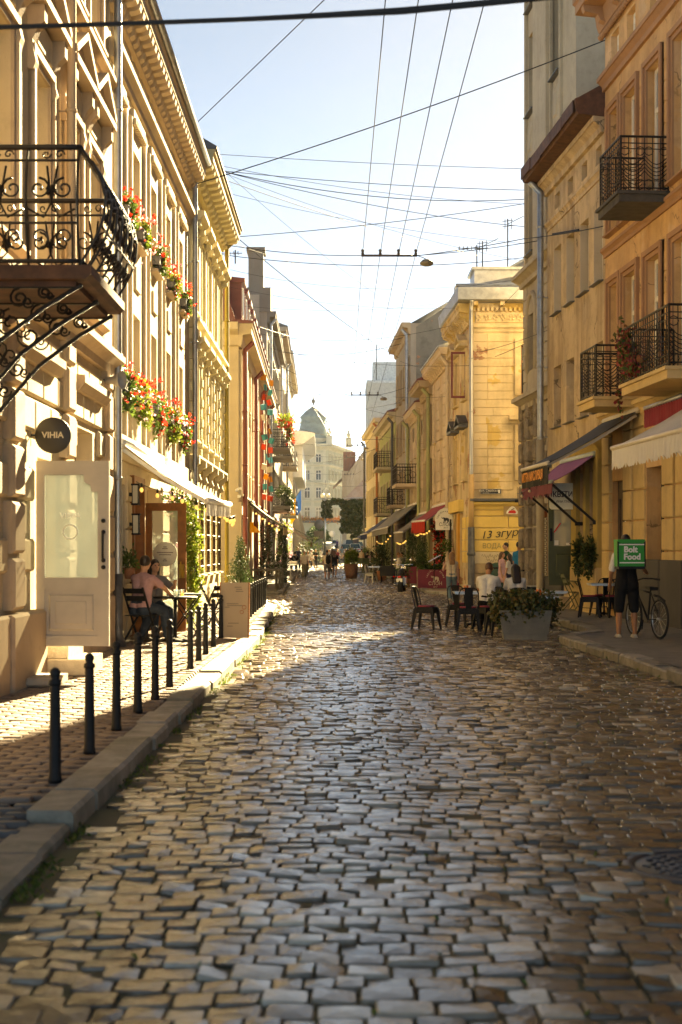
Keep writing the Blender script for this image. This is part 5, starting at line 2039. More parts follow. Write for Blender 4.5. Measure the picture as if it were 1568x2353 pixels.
awning("white awning with a straight valance over the cafe terrace on the left", Vector((-3.5, 22.7, 3.33)), Vector((-3.5, 27.6, 3.33)), Vector((-2.15, 22.9, 2.42)), Vector((-2.15, 27.6, 2.5)), aw_white, .22, barmat=m_white, arms=3)
awning("cream yellow awning over the terrace of the house with red drainpipes", Vector((LX2(55.3) + .12, 55.3, 3.5)), Vector((LX2(60.5) + .12, 60.5, 3.5)), Vector((LX2(55.3) + 1.45, 55.3, 2.52)), Vector((LX2(60.5) + 1.45, 60.5, 2.55)), aw_cream, .3, barmat=m_zincd, arms=3)
awning("salmon striped awning farther along the left pavement", Vector((LX2(84) + .1, 84, 3.5)), Vector((LX2(92) + .1, 92, 3.5)), Vector((LX2(84) + 2.3, 84, 2.1)), Vector((LX2(92) + 2.3, 92, 2.1)), aw_pinkc, .3, barmat=m_white)
awning("dark green awning beyond the salmon one on the left", Vector((LX2(96) + .1, 96, 3.7)), Vector((LX2(104) + .1, 104, 3.7)), Vector((LX2(96) + 2.3, 96, 2.35)), Vector((LX2(104) + 2.3, 104, 2.35)), mk("awning_dark_green", (.06, .08, .06), rough=.8), .25, barmat=m_white)


def wallp(Y, z, off=.12):
    return Vector((RX(Y) - off, Y, z))


awning("black awning with orange letters on its valance, right side", wallp(29.5, 4.52), wallp(32.2, 4.52), Vector((RX(29.5) - 1.98, 29.5, 3.42)), Vector((RX(32.2) - 1.98, 32.2, 3.42)), aw_black, .40, barmat=mk("awning_bar_beige", (.55, .49, .40), rough=.5), vmat=mk("valance_black", (.02, .018, .016), rough=.8))
lt = thing("lettering_strip", "orange letters on the valance of the black awning", "lettering", (RX(30.9) - 2.02, 30.9, 3.2), -(PI / 2 - math.atan(.0735)))
text("lettering", "МІТРА МИСЛИВЦЯ", .27, mk("letter_orange", (.75, .26, .03), rough=.5), lt, (0, -.012, 0), (PI / 2, 0, 0), sx=.85, bold=.004)
awning("purple awning with a wine red zigzag valance over the flower shop", wallp(33.0, 3.85), wallp(36.4, 3.85), Vector((RX(33.0) - 1.12, 33.0, 3.2)), Vector((RX(36.5) - 1.12, 36.5, 3.22)), aw_purple, .34, .1, vmat=aw_wine, barmat=mk("awning_bar_mint", (.4, .47, .45), rough=.4), arms=0)
for i, (yf, yl) in enumerate(((33.05, 33.0), (34.7, 34.75), (36.35, 36.3))):
    g = G()
    g.bar((RX(yf) - 1.12, yf, 3.14), (RX(yl) - .12, yl, 2.25), .055, .055)
    g.bar((RX(yl) - .18, yl, 2.25), (RX(yl) + .02, yl, 2.25), .06, .09)
    tag(g.build("awning_strut", m_black), "black slanting strut of the purple awning, " + ("nearest to the white awning", "in the middle", "next to the grey house")[i], "strut", "struts under the purple awning")
awning("white awning with a scalloped valance, nearest on the right", wallp(18.5, 4.45), wallp(24.7, 4.45), Vector((RX(18.5) - 1.92, 18.5, 3.38)), Vector((RX(24.7) - 1.92, 24.7, 3.38)), aw_white, .36, .08, barmat=mk("awning_bar_beige", (.55, .49, .40)), arms=3)
awning("rolled up dark red awning above the white one", wallp(25.8, 4.42), wallp(28.2, 4.42), Vector((RX(25.8) - .35, 25.8, 4.42)), Vector((RX(28.2) - .35, 28.2, 4.42)), mk("awning_zinc", (.3, .32, .33), rough=.4, metal=.6), .36, .0, vmat=mk("valance_dark_red", (.20, .015, .03), rough=.85), barmat=m_zinc, arms=0)


def wallq(Y, z, off=.15):
    return Vector((RX2(Y) - off, Y, z))


awning("red awning with a bright red valance over the restaurant door", wallq(57.3, 3.5), wallq(63.5, 3.5), Vector((RX2(57.3) - 1.1, 57.3, 2.78)), Vector((RX2(63.5) - 1.1, 63.5, 2.85)), aw_red, .5, .06, vmat=aw_bright)
awning("grey brown awning between the red and the pale one", wallq(65.5, 3.35), wallq(71, 3.35), Vector((RX2(65.5) - 1.35, 65.5, 2.42)), Vector((RX2(71) - 1.35, 71, 2.45)), mk("awning_taupe", (.22, .19, .16), rough=.85, trans=.2), .45)
awning("long pale grey awning over the bar terrace, right side", wallq(72, 3.95), wallq(86, 3.95), Vector((RX2(72) - 1.6, 72, 2.75)), Vector((RX2(86) - 1.6, 86, 2.72)), aw_grey, .3)
awning("navy blue awning at the end of the right hand terraces", wallq(90, 3.7), wallq(98, 3.7), Vector((RX2(90) - 1.7, 90, 2.62)), Vector((RX2(98) - 1.7, 98, 2.62)), aw_blue, .3)
awning("navy blue awning with pale edge, lowest of the right hand terraces", wallq(101, 3.4), wallq(110, 3.4), Vector((RX2(101) - 1.7, 101, 2.4)), Vector((RX2(110) - 1.7, 110, 2.4)), mk("awning_navy_pale", (.05, .06, .12), rough=.8), .3)

# ---- cafe front on the left: open wooden door, lamps, climbing green, light bulbs
o = thing("cafe_door", "orange brown wooden cafe door with large glass and a round white sticker", "door", (-3.52, 25.6, .16), R(-6))
W_, H_ = .74, 2.3
g = G()
g.box(0, .12, 0, .05, 0, H_).box(W_ - .15, W_, 0, .05, 0, H_).box(.12, W_ - .15, 0, .05, H_ - .14, H_).box(.12, W_ - .15, 0, .05, 0, .35)
g.build("door_leaf", m_wood_o, o)
G().box(.12, W_ - .15, .02, .03, .35, H_ - .14).build("glass", cgl, o)
d = G().lathe([(.0, -.003), (.22, -.003), (.22, .003), (.0, .003)], 28, cap=False).build("sticker", mk("sticker_white", (.72, .68, .56), rough=.5), o)
d.rotation_euler = (PI / 2, 0, 0)
d.location = (.36, -.004, 1.38)
g = G()
for k, (w, z) in enumerate(((.06, .13), (.1, .1), (.3, .03), (.22, -.01), (.05, -.09), (.08, -.12))):
    g.box(.36 - w / 2, .36 + w / 2, -.0095, -.008, 1.38 + z - .008, 1.38 + z + .008)
g.build("print", mk("print_grey", (.25, .2, .15)), o)
G().tube([(W_ - .08, -.06, .95), (W_ - .08, -.06, 1.25)], .014, 6).box(W_ - .12, W_ - .02, -.03, 0, .95, 1.2).build("handle", m_brass, o)
o = thing("door_frame", "orange wooden lining of the cafe entrance under the white awning", "door frame", (-3.58, 24.3, .14))
G().box(-.3, .06, -.06, .02, 0, 2.75).box(-.3, .06, 1.16, 1.24, 0, 2.75).box(-.3, .058, .02, 1.16, 2.62, 2.75).build("frame", m_wood_o, o)
for i, (y, z) in enumerate(((23.9, 2.55), (23.95, 2.05))):
    o = thing("wall_lantern", ("upper", "lower")[i] + " square black wall lantern by the cafe entrance", "lantern", (-3.5, y, z), 0, "wall lanterns at the cafe entrance")
    G().box(-.1, .0, -.03, .03, -.03, .03).box(-.02, .12, -.07, .07, .15, .18).box(-.02, .12, -.07, .07, -.18, -.15).bar((0, -.06, -.15), (0, -.06, .15), .015, .015).bar((.1, -.06, -.15), (.1, -.06, .15), .015, .015).bar((0, .06, -.15), (0, .06, .15), .015, .015).bar((.1, .06, -.15), (.1, .06, .15), .015, .015).build("cage", m_black, o)
    G().box(.005, .095, -.055, .055, -.15, .15).build("pane", mk("lantern_glass", (.6, .55, .42), rough=.3), o)


def light_string(label, pts, n, lit=True, group=None, r=.032):
    o = thing("light_string", label, "string lights", pts[0], 0, group)
    a = Vector(pts[0])
    path = []
    for p, q in zip(pts[:-1], pts[1:]):
        p, q = Vector(p), Vector(q)
        for i in range(9):
            t = i / 8
            path.append(p.lerp(q, t) - Vector((0, 0, .1 * (q - p).length * .25 * 4 * t * (1 - t))) - a)
    G().tube(path, .008, 4).build("cable", m_blk, o)
    me1 = cached("socket", lambda: G().lathe([(.012, .02), (.02, 0), (.02, -.05), (.014, -.055)], 8).mesh("socket"))
    me2 = cached(("bulb", r), lambda: G().lathe([(.012, -.05), (r, -.085), (r * .95, -.11), (.01, -.135)], 8).mesh("bulb"))
    for i in range(n):
        k = path[int((i + .5) / n * (len(path) - 1))]
        s_ = link("socket", me1, m_blk, o, loc=k)
        link("bulb", me2, m_bulb if lit else m_bulboff, o, loc=k)


light_string("warm lit bulbs hanging under the white cafe awning", [(-3.4, 23.6, 2.75), (-2.9, 25.2, 2.62), (-2.35, 26.5, 2.42), (-2.2, 27.7, 2.34)], 9)
light_string("warm lit bulbs at the front corner of the white cafe awning", [(-2.2, 27.2, 2.3), (-2.15, 28.6, 2.3), (-2.3, 30.0, 2.25)], 6)
light_string("unlit bulbs on a black cable along the purple awning", [(RX(29.6) - 1.9, 29.6, 3.5), (RX(31.5) - 1.6, 31.5, 3.35), (RX(33.5) - 1.35, 33.5, 3.3), (RX(36.5) - 1.25, 36.5, 3.05)], 9, False, r=.04)
light_string("row of warm bulbs along the red restaurant awning", [(RX2(57.5) - .9, 57.5, 2.45), (RX2(60.5) - 1.0, 60.5, 2.4), (RX2(63.5) - 1.0, 63.5, 2.38)], 10, r=.04)
light_string("row of warm bulbs along the grey brown awning", [(RX2(65.7) - 1.2, 65.7, 2.1), (RX2(71) - 1.25, 71, 2.1)], 7, r=.045)
light_string("warm bulbs under the long pale awning", [(RX2(73) - 1.4, 73, 2.4), (RX2(86) - 1.4, 86, 2.3)], 7, r=.05)
light_string("warm bulbs under the cream yellow awning", [(LX2(57) + .4, 55.2, 3.1), (LX2(57) + 1.4, 55.4, 2.4)], 5, r=.045)


# ---- plants
def plant(name, label, cat, loc, blobs, leafmat, size, pot=None, potmat=None, stem=True, group=None, seed=1, asp=.55, up=.35, petals=None, fol="foliage"):
    o = thing(name, label, cat, loc, 0, group)
    if pot:
        G().lathe(pot, 18).build("pot", potmat or m_terra, o)
        r_, z_ = pot[-1]
        G().lathe([(.001, z_ - .035), (r_ * .93, z_ - .03)], 14, cap=False).build("soil", m_soil, o)
    ps = [blob_pts(n, c, r, seed + i, sh, lu) for i, (n, c, r, sh, lu) in enumerate(blobs)]
    p = np.concatenate(ps)
    link(fol, leaves_mesh(fol, p, size, seed=seed, asp=asp, up=up), leafmat, o)
    if stem:
        g = G()
        zt = max(b[1][2] for b in blobs)
        z0 = pot[-1][1] - .05 if pot else 0
        g.tube([(0, 0, z0), (.01, 0, (z0 + zt) / 2), (0, .01, zt)], [.03, .025, .01], 6)
        g.build("stem", mk("bark", (.09, .06, .035), rough=.9), o)
    if petals:
        n, m_, s_ = petals
        q = np.concatenate([blob_pts(max(3, int(n / len(blobs))), c, tuple(x * 1.04 for x in r), seed + 70 + i, .85, lu) for i, (_, c, r, sh, lu) in enumerate(blobs)])
        g_ = np.random.default_rng(seed)
        q = np.repeat(q, 6, 0) + g_.normal(0, s_ * .5, (len(q) * 6, 3))
        link("blossoms", leaves_mesh("blossoms", q, s_, seed=seed + 2, asp=.95), m_, o)
    return o


plant("climbing_plant", "tall leafy climber growing up beside the cafe door", "plant", (-2.86, 27.0, SW), [(900, (.03, 0, .6), (.2, .25, .6), .2, .5), (900, (-.02, .05, 1.3), (.2, .25, .5), .2, .5), (700, (.03, -.05, 1.9), (.2, .25, .55), .2, .5)], m_leafy, .085, seed=3)
plant("climbing_plant", "pale pink flowering climber hanging under the white awning", "plant", (-3.2, 27.3, SW), [(500, (.05, 0, 2.35), (.25, .35, .35), .2, .5), (300, (.15, .3, 2.0), (.2, .25, .35), .2, .5)], m_leaf, .07, seed=13, petals=(70, m_pink, .05))
plant("hanging_plant", "small green plant in a wall pot by the drainpipe", "plant", (-3.42, 22.95, 1.25), [(260, (.0, 0, .2), (.16, .2, .2), .2, .5)], m_leaf, .07, pot=[(.06, -.1), (.1, .05), (.11, .08)], stem=False, seed=5)
plant("conifer", "pale green potted conifer behind the close row of bollards", "conifer", (pX(567, 41.6) - .15, 41.2, SW), [(1500, (0, 0, .5), (.4, .4, .45), .2, .3), (1200, (0, 0, 1.05), (.3, .3, .45), .2, .3), (500, (0, 0, 1.55), (.15, .15, .35), .2, .2)], m_leafc, .07, pot=[(.22, 0), (.28, .3), (.29, .32)], seed=6, asp=.3, up=1.0)
plant("cypress", "dark clipped cypress column in front of the terrace awning, nearer one", "conifer", (LX2(56) + .75, 56.0, SW), [(1600, (0, 0, .9), (.35, .35, .9), .3, .2), (1000, (0, 0, 2.0), (.3, .3, .7), .3, .2)], m_leafd, .09, seed=7, asp=.35, up=1.2, stem=True)
plant("cypress", "dark slender cypress column under the cream awning, farther one", "conifer", (LX2(60) + 1.25, 60.0, SW), [(1400, (0, 0, 1.0), (.3, .3, 1.0), .3, .2), (700, (0, 0, 2.1), (.2, .2, .5), .3, .2)], m_leafd, .09, seed=8, asp=.35, up=1.2)
for i, (y, x, z) in enumerate(((34.05, .02, 1.28), (33.1, -.0, 1.26))):
    plant("window_plant", ("bushy dark plant spilling from the left window sill of the flower shop", "bushy dark plant spilling from the right window sill of the flower shop")[i], "plant", (RX(y) - .22, y, z), [(800, (0, 0, .28), (.2, .28, .36), .2, .45), (160, (-.05, -.1, -.12), (.1, .15, .22), .2, .5)], m_leafd, .085, stem=False, seed=30 + i)
plant("potted_plant", "dark round pot with a leafy plant on the folding table", "plant", (pX(1340, 35) - .05, 34.8, .92), [(420, (0, 0, .22), (.24, .24, .18), .2, .5)], m_leaf, .09, pot=[(.1, -.06), (.17, .0), (.19, .1), (.17, .14)], potmat=m_black, stem=False, seed=33)
# creeper on the wide lower balcony and plants on it
p = np.concatenate([blob_pts(420, (RX(27.4) - .98, 27.2, 5.45), (.2, .3, .45), 61, .2, .6), blob_pts(260, (RX(27.2) - 1.0, 26.6, 5.05), (.2, .5, .25), 62, .2, .6), blob_pts(50, (RX(27.4) - 1.05, 27.5, 4.5), (.08, .08, .35), 63, .2, .3)])
o = thing("creeper", "red and green creeper winding through the wide balcony railing", "plant", (0, 0, 0))
link("foliage", leaves_mesh("foliage", p, .10, seed=64, asp=.8), mk("leaf_creeper", (.1, .1, .03), island=[(.05, .09, .02), (.10, .13, .03), (.30, .03, .05), (.22, .10, .03)], var=0, trans=.35), o)

# advertising board on the pavement
o = thing("advertising_board", "tall beige advertising board with small print standing by the bollards", "board", (pX(537, 24), 24.1, SW), R(4))
o.rotation_euler = (R(-5), 0, R(-6))
g = G()
g.box(-.235, .235, -.012, .012, 0, .94)
g.build("panel", mk("board_beige", (.42, .32, .22), rough=.6, var=.05), o)
G().box(.235, .26, -.02, .03, 0, .945).box(-.255, -.235, -.02, .03, 0, .945).build("frame", m_wood_o, o)
g = G()
for (x, w, z) in ((.0, .12, .86), (.03, .1, .825), (.02, .13, .79), (-.13, .2, .58), (-.12, .26, .55), (-.16, .08, .52), (-.1, .18, .25), (-.12, .1, .2)):
    g.box(x, x + w, -.0155, -.0145, z - .009, z + .009)
g.build("print", mk("print_grey", (.25, .2, .15)), o)
g = G()
for (x, z, r_) in ((.17, .52, .035), (.13, .44, .03)):
    g.tube([(x + r_ * math.cos(a * .785), -.016, z + r_ * math.sin(a * .785)) for a in range(8)], .005, 4, closed=True)
g.build("drawing", mk("print_brown", (.35, .12, .05)), o)
# ---- flower shop sign and doors on the right
o = thing("hanging_sign", "white rounded square sign with dark letters КВІТИ under the purple awning", "sign", (5.49, 35.25, 2.94))
g = G()
pts = []
for cx_, cz_, a0 in ((.25, .25, 0), (-.25, .25, 90), (-.25, -.25, 180), (.25, -.25, 270)):
    for k in range(5):
        a = R(a0 + k * 22.5)
        pts.append((cx_ + .075 * math.cos(a), cz_ + .075 * math.sin(a)))
g.prism(pts, -.03, .03)
g.build("panel", mk("sign_white", (.86, .88, .83), rough=.4), o)
m_plum = mk("letter_plum", (.035, .01, .03), rough=.6)
text("lettering", "КВІТИ", .19, m_plum, o, (0, -.034, .04), (PI / 2, 0, 0), bold=.004, sx=.84)
text("lettering", "біля Площі", .085, m_plum, o, (.05, -.034, -.13), (PI / 2, 0, 0), shear=.4)
G().bar((.3, 0, .2), (.55, 0, .2), .03, .03).build("bracket", m_black, o)

m_dkgreen = mk("paint_bottle_green", (.055, .065, .022), rough=.5, var=.12, vscale=5)
o = thing("shop_door", "dark green shop door with arched glass standing open by the flower shop", "door", (5.18, 35.5, .73))
W_, H_ = .66, 2.3
g = G()
g.box(0, .13, 0, .05, 0, H_).box(W_ - .08, W_, 0, .05, 0, H_).box(.13, W_ - .08, 0, .05, H_ - .12, H_).box(.13, W_ - .08, 0, .05, .0, .14).box(.13, W_ - .08, 0, .05, .84, .98)
g.box(.13, W_ - .08, .015, .035, .14, .84)
g.bbox(.19, W_ - .14, -.004, .015, .2, .78, .015)
g.prism([(.13, H_ - .12), (.13, H_ - .34), (.16, H_ - .24), (.2, H_ - .18), (.3, H_ - .12)], 0, .05)
g.build("door_leaf", m_dkgreen, o)
G().box(.13, W_ - .08, .02, .03, .98, H_ - .12).build("glass", cgl, o)
G().box(.03, .09, -.03, 0, 1.1, 1.42).box(.045, .075, -.06, -.03, 1.15, 1.37).build("handle", m_black, o)
g = G()
g.box(.15, .25, .0125, .0145, 1.0, 1.12).box(.44, .54, .0125, .0145, 1.0, 1.06).build("notice", m_white, o)
G().bar((.14, .012, 1.32), (.30, .012, 1.55), .004, .03).build("ribbon", mk("ribbon_red", (.6, .02, .02)), o)

o = thing("lattice_door", "narrow red brown door leaf with a white trefoil lattice by the grey house", "door", (5.80, 42.0, .22))
g = G()
g.box(0, .1, 0, .05, 0, 2.55).box(.28, .34, 0, .05, 0, 2.55).box(.1, .28, 0, .05, 2.35, 2.55).box(.1, .28, 0, .05, 0, .6)
g.build("door_leaf", mk("door_red_brown", (.20, .055, .018), rough=.5), o)
G().box(.1, .28, .02, .03, .6, 2.35).build("pane", mk("frosted_pane", (.62, .58, .46), rough=.4), o)
g = G()
for i in range(14):
    z = .68 + i * .125
    for x in (.145, .235):
        g.tube([(x + .045 * math.cos(a * PI / 3), .012, z + .045 * math.sin(a * PI / 3)) for a in range(6)], .007, 4, closed=True)
g.build("lattice", m_black, o)

# wall signs of the yellow corner house
o = thing("street_sign", "black enamel street name plate вул. Сербська on the corner house", "street sign", (5.37, 50.96, 3.70))
G().box(-.37, .37, -.04, -.015, -.09, .09).build("plate", mk("enamel_black", (.02, .02, .02), rough=.35), o)
G().box(-.36, .36, -.043, -.0405, .078, .084).box(-.36, .36, -.043, -.0405, -.084, -.078).box(-.36, -.354, -.043, -.0405, -.078, .078).box(.354, .36, -.043, -.0405, -.078, .078).build("border", m_white, o)
text("lettering", "вул. Сербська", .11, m_white, o, (-.05, -.042, .022), (PI / 2, 0, 0))
text("lettering", "vul. Serbska", .05, m_white, o, (-.19, -.042, -.05), (PI / 2, 0, 0))
G().prism([(.26, -.05), (.29, -.065), (.32, -.05), (.32, .055), (.26, .055)], -.043, -.0405).build("crest", m_white, o)
o = thing("wall_sign", "beige wall panel with a red pepper emblem on the yellow wall", "sign", (6.15, 50.93, 3.03))
G().box(-.33, .9, -.03, 0, -.2, .2).build("panel", mk("panel_beige", (.40, .28, .14), rough=.6), o)
G().prism([(-.24, -.13), (.16, -.15), (.18, -.06), (.07, .1), (-.02, .16), (-.12, .08), (-.22, -.04)], -.036, -.0305).build("emblem_outline", m_white, o)
G().prism([(-.17, -.11), (.09, -.12), (.12, -.07), (.05, .0), (-.12, -.02), (-.16, -.07)], -.041, -.0365).build("emblem", mk("pepper_red", (.55, .03, .03)), o)
G().tube([(-.06, -.043, -.0), (.0, -.043, .03), (.05, -.043, .06)], .012, 4).build("emblem_stem", m_blk, o)
G().tube([(.36 + .06 * math.cos(a), -.033, .05 + .06 * math.sin(a)) for a in [.5, 1.2, 2, 2.8, 3.6, 4.4]] + [(.30, -.033, -.08), (.26, -.033, -.14)], .012, 4).build("letter", m_blk, o)
o = thing("graffiti", "black sprayed writing 13згур on the bright yellow wall", "graffiti", (5.66, 50.93, 2.17))
text("writing", "13 згур", .38, m_blk, o, (0, -.008, 0), (PI / 2, R(-5), 0), shear=.3, sx=1.05, extrude=.001)
o = thing("graffiti", "thin grey scribble ВОДА below the black graffiti", "graffiti", (5.4, 50.93, 1.74))
text("writing", "ВОДА", .26, mk("spray_grey", (.34, .29, .14)), o, (0, -.008, 0), (PI / 2, 0, 0), extrude=.001, sx=.9)
o = thing("graffiti", "scrawled tag on the cream patch of the corner house", "graffiti", (5.45, 50.92, 1.32))
g = G()
for w in range(2):
    x0, z0 = (-.42, .06) if w == 0 else (-.25, -.09)
    g.tube([(x0 + i * .028, -.026, z0 + .06 * math.sin(i * 1.9 + w) + .03 * math.sin(i * .7)) for i in range(30 if w == 0 else 18)], .006, 4)
g.build("scribble", mk("spray_dark", (.12, .09, .06)), o)
o = thing("wall_floodlight", "small black spot lamp above the yellow wall", "lamp", (6.3, 50.75, 3.35))
G().box(-.1, .1, -.06, .02, -.05, .05).bar((0, 0, .05), (0, .1, .5), .015, .015).build("lamp_body", m_black, o)


# ---- the elephant restaurant sign (round-headed) and its planters
def elephant(s):
    """outline of a walking elephant facing left, about 1 wide"""
    P_ = [(-.52, .30), (-.5, .2), (-.44, .12), (-.36, .1), (-.28, .14), (-.24, .02), (-.22, -.12), (-.26, -.3), (-.3, -.38), (-.2, -.38), (-.12, -.2), (-.08, -.1), (-.1, -.36), (-.02, -.38), (.02, -.16), (.2, -.12), (.22, -.36), (.32, -.38), (.33, -.2), (.4, -.34), (.5, -.38),
          (.44, -.16), (.44, .0), (.38, .14), (.22, .22), (.02, .2), (-.1, .24), (-.22, .28), (-.34, .24), (-.42, .2), (-.46, .24), (-.44, .34)]
    return [(x * s, z * s) for x, z in P_]


def logo(o, mat, y, s):
    pts = elephant(.32 * s)
    g = G()
    g.prism(pts[::1], y - .004, y)
    g.build("emblem", mat, o)
    text("lettering", "СЛОН", .19 * s, mat, o, (0, y - .002, -.20 * s), (PI / 2, 0, 0), sx=.95)
    text("lettering", "2017", .085 * s, mat, o, (0, y - .002, -.33 * s), (PI / 2, 0, 0))
    word = "індійська кухня"
    for i, ch in enumerate(word):
        if ch == " ":
            continue
        a = R(172 - 164 * i / (len(word) - 1))
        text("lettering", ch, .1 * s, mat, o, (.33 * s * math.cos(a), y - .002, .0 * s + .33 * s * math.sin(a)), (PI / 2, -(a - PI / 2), 0))


o = thing("restaurant_sign", "white round headed sign with an elephant and СЛОН beside the red awning", "sign", (pX(1024, 57), 57.0, pZ(1194, 57)))
g = G()
pts = [(-.40, -.42), (.40, -.42), (.40, -.1)] + [(.43 * math.cos(R(a)), .0 + .46 * math.sin(R(a))) for a in range(0, 181, 15)] + [(-.40, -.1)]
g.prism(pts, -.04, .02)
g.build("panel", m_white, o)
G().bar((.42, 0, -.38), (.9, 0, -.38), .03, .03).build("bracket", m_black, o)
logo(o, m_blk, -.045, 1.0)

m_wine = mk("planter_wine_red", (.19, .018, .04), rough=.55, var=.1)


def red_planter(label, px0, px1, Y, h, with_logo):
    x0, x1 = pX(px0, Y), pX(px1, Y)
    o = thing("planter_box", label, "planter", ((x0 + x1) / 2, Y, SW), 0, "wine red planters of the restaurant terrace")
    w = (x1 - x0) / 2
    G().box(-w, w, 0, .42, 0, h).box(-w - .02, w + .02, -.02, .44, h, h + .035).build("box", m_wine, o)
    p = np.concatenate([blob_pts(500, (w * k, .2, h + .1), (w * .4, .2, .16), int(Y * 3 + k * 7), .2, .4) for k in (-.6, -.1, .45)])
    link("foliage", leaves_mesh("foliage", p, .07, seed=int(Y)), m_leaf, o)
    if with_logo:
        l = thing("planter_logo", "", "", (0, 0, 0))
        bpy.data.objects.remove(l)
        sub = o
        n0 = set(COL.objects)
        logo(sub, mk("letter_cream", (.62, .55, .42)), 0, 1.0)
        for q in set(COL.objects) - n0:
            q.location = Vector(q.location) + Vector((.12, -.003 - .001, h * .55))


red_planter("wine red planter with the elephant emblem in front of the restaurant", 961, 1026, 55, .68, True)
red_planter("wine red planter without emblem behind the motorcycle", 934, 958, 62, .7, False)
red_planter("wine red planter beside the woman in jeans", 1029, 1056, 54.6, .7, False)
plant("conifer", "bluish potted juniper rising from the emblem planter", "conifer", (pX(972, 55.2), 55.2, .8), [(900, (0, 0, .3), (.28, .28, .4), .2, .25), (700, (0, 0, .8), (.2, .2, .5), .2, .25)], m_leafc, .08, seed=81, asp=.3, up=1.2)
plant("conifer", "broad dark juniper behind the motorcycle", "conifer", (pX(948, 62.3), 62.3, .8), [(900, (0, 0, .5), (.5, .4, .6), .2, .3), (500, (0, 0, 1.2), (.25, .25, .4), .2, .3)], m_leafc, .1, seed=83, asp=.3, up=1.1)
plant("flower_garland", "red flower garlands and dark greenery framing the restaurant window", "plant", (RX2(58.6) - .35, 58.6, SW), [(600, (0, 0, 2.2), (.3, .6, .6), .2, .5), (600, (0, .1, 1.1), (.3, .6, .6), .2, .5)], m_leafd, .11, seed=85, petals=(70, m_red, .09), stem=False)
plant("hanging_plant", "hanging basket by the orange restaurant door", "plant", (RX2(57.2) - .3, 56.6, 1.75), [(260, (0, 0, 0), (.22, .25, .3), .2, .5)], m_leaf, .09, seed=87, stem=False)
o = thing("menu_stand", "tilted steel menu stand in the restaurant planter", "menu stand", (pX(998, 54.7), 54.7, SW))
G().bar((-.22, 0, 1.02), (.25, 0, 1.28), .3, .02).build("board", m_steel, o)
G().tube([(0, 0.02, .3), (0, .02, 1.14)], .018, 6).build("post", m_black, o)
o = thing("lattice_gate", "black wrought iron gate in the orange restaurant doorway", "gate", (RX2(57.0) - .12, 57.1, SW), 0)
g = G()
for i in range(4):
    g.tube([(0, -.5 + i * .33, 0), (0, -.5 + i * .33, 2.7)], .02, 5)
for z in (.05, 1.0, 1.9, 2.68):
    g.tube([(0, -.5, z), (0, .5, z)], .018, 5)
for k in range(5):
    spiral(g, (-.17 + .33 * (k % 2), .5 + k * .45), .13, 1.5, .02, 1, 0, th=.014, n=12, f=lambda x, z: (0, x, z))
g.build("gate", m_black, o)


# ================================================================== chairs, tables, planters
m_pad = mk("seat_pad_wine", (.20, .025, .045), rough=.8, var=.15, vscale=12)
m_ftab = mk("slat_green", (.10, .11, .06), rough=.6)


def make_chair(label, group):
    o = thing("cafe_chair", label, "chair", (0, 0, 0), 0, group)
    g = G()
    g.box(-.18, .18, -.18, .18, .435, .45).box(-.185, .185, -.185, .185, .39, .437)
    g.build("seat", m_black, o)
    g = G()
    g.lathe([(.155, .452), (.168, .462), (.165, .478), (.14, .486), (.0, .487)], 16, sy=1.02)
    g.build("seat_pad", m_pad, o)
    for sx, sy in ((-1, -1), (1, -1), (1, 1), (-1, 1)):
        g = G()
        a, b = (sx * .165, sy * .165, .43), (sx * .225, sy * .23, 0)
        g.v += []
        top, bot = .032, .018
        vs = []
        for (x, y, z), r_ in ((a, top), ((sx * .185, sy * .187, .28), .026), (b, bot)):
            vs += [(x - r_, y - r_, z), (x + r_, y - r_, z), (x + r_, y + r_, z), (x - r_, y + r_, z)]
        fs = [(3, 2, 1, 0), (8, 9, 10, 11)]
        for k in (0, 4):
            for j in range(4):
                fs.append((k + j, k + (j + 1) % 4, k + 4 + (j + 1) % 4, k + 4 + j)[::-1])
        g.add(vs, fs)
        g.build("leg", m_black, o)
    g = G()
    for i in range(2):
        g.bar((-.17, (-.17, .17)[i], .36), (.17, (-.17, .17)[i], .36), .012, .05)
        g.bar(((-.17, .17)[i], -.17, .36), ((-.17, .17)[i], .17, .36), .012, .05)
    g.bar((-.19, -.19, .2), (.19, .19, .2), .015, .015)
    g.build("stretcher", m_black, o)
    # hoop back, behind the seat at +y
    g = G()
    hp = [(-.18, .16, .42), (-.19, .20, .6), (-.185, .235, .74), (-.15, .255, .82), (-.08, .262, .845), (.08, .262, .845), (.15, .255, .82), (.185, .235, .74), (.19, .20, .6), (.18, .16, .42)]
    g.tube(hp, .012, 6)
    g.build("back_frame", m_black, o)
    g = G()
    g.add([(-.055, .165, .44), (.055, .165, .44), (.085, .252, .835), (-.085, .252, .835), (-.055, .175, .44), (.055, .175, .44), (.085, .262, .835), (-.085, .262, .835)],
          [(0, 1, 2, 3), (7, 6, 5, 4), (0, 4, 5, 1), (1, 5, 6, 2), (2, 6, 7, 3), (3, 7, 4, 0)])
    g.build("backrest", m_black, o)
    return o


GCH = "black metal cafe chairs with wine red pads"


def on_road(px, py, H=EYE):
    """road point seen at this pixel"""
    Y = FPX * 1.6 / (py - HZN)
    return (pX(px, Y), Y)


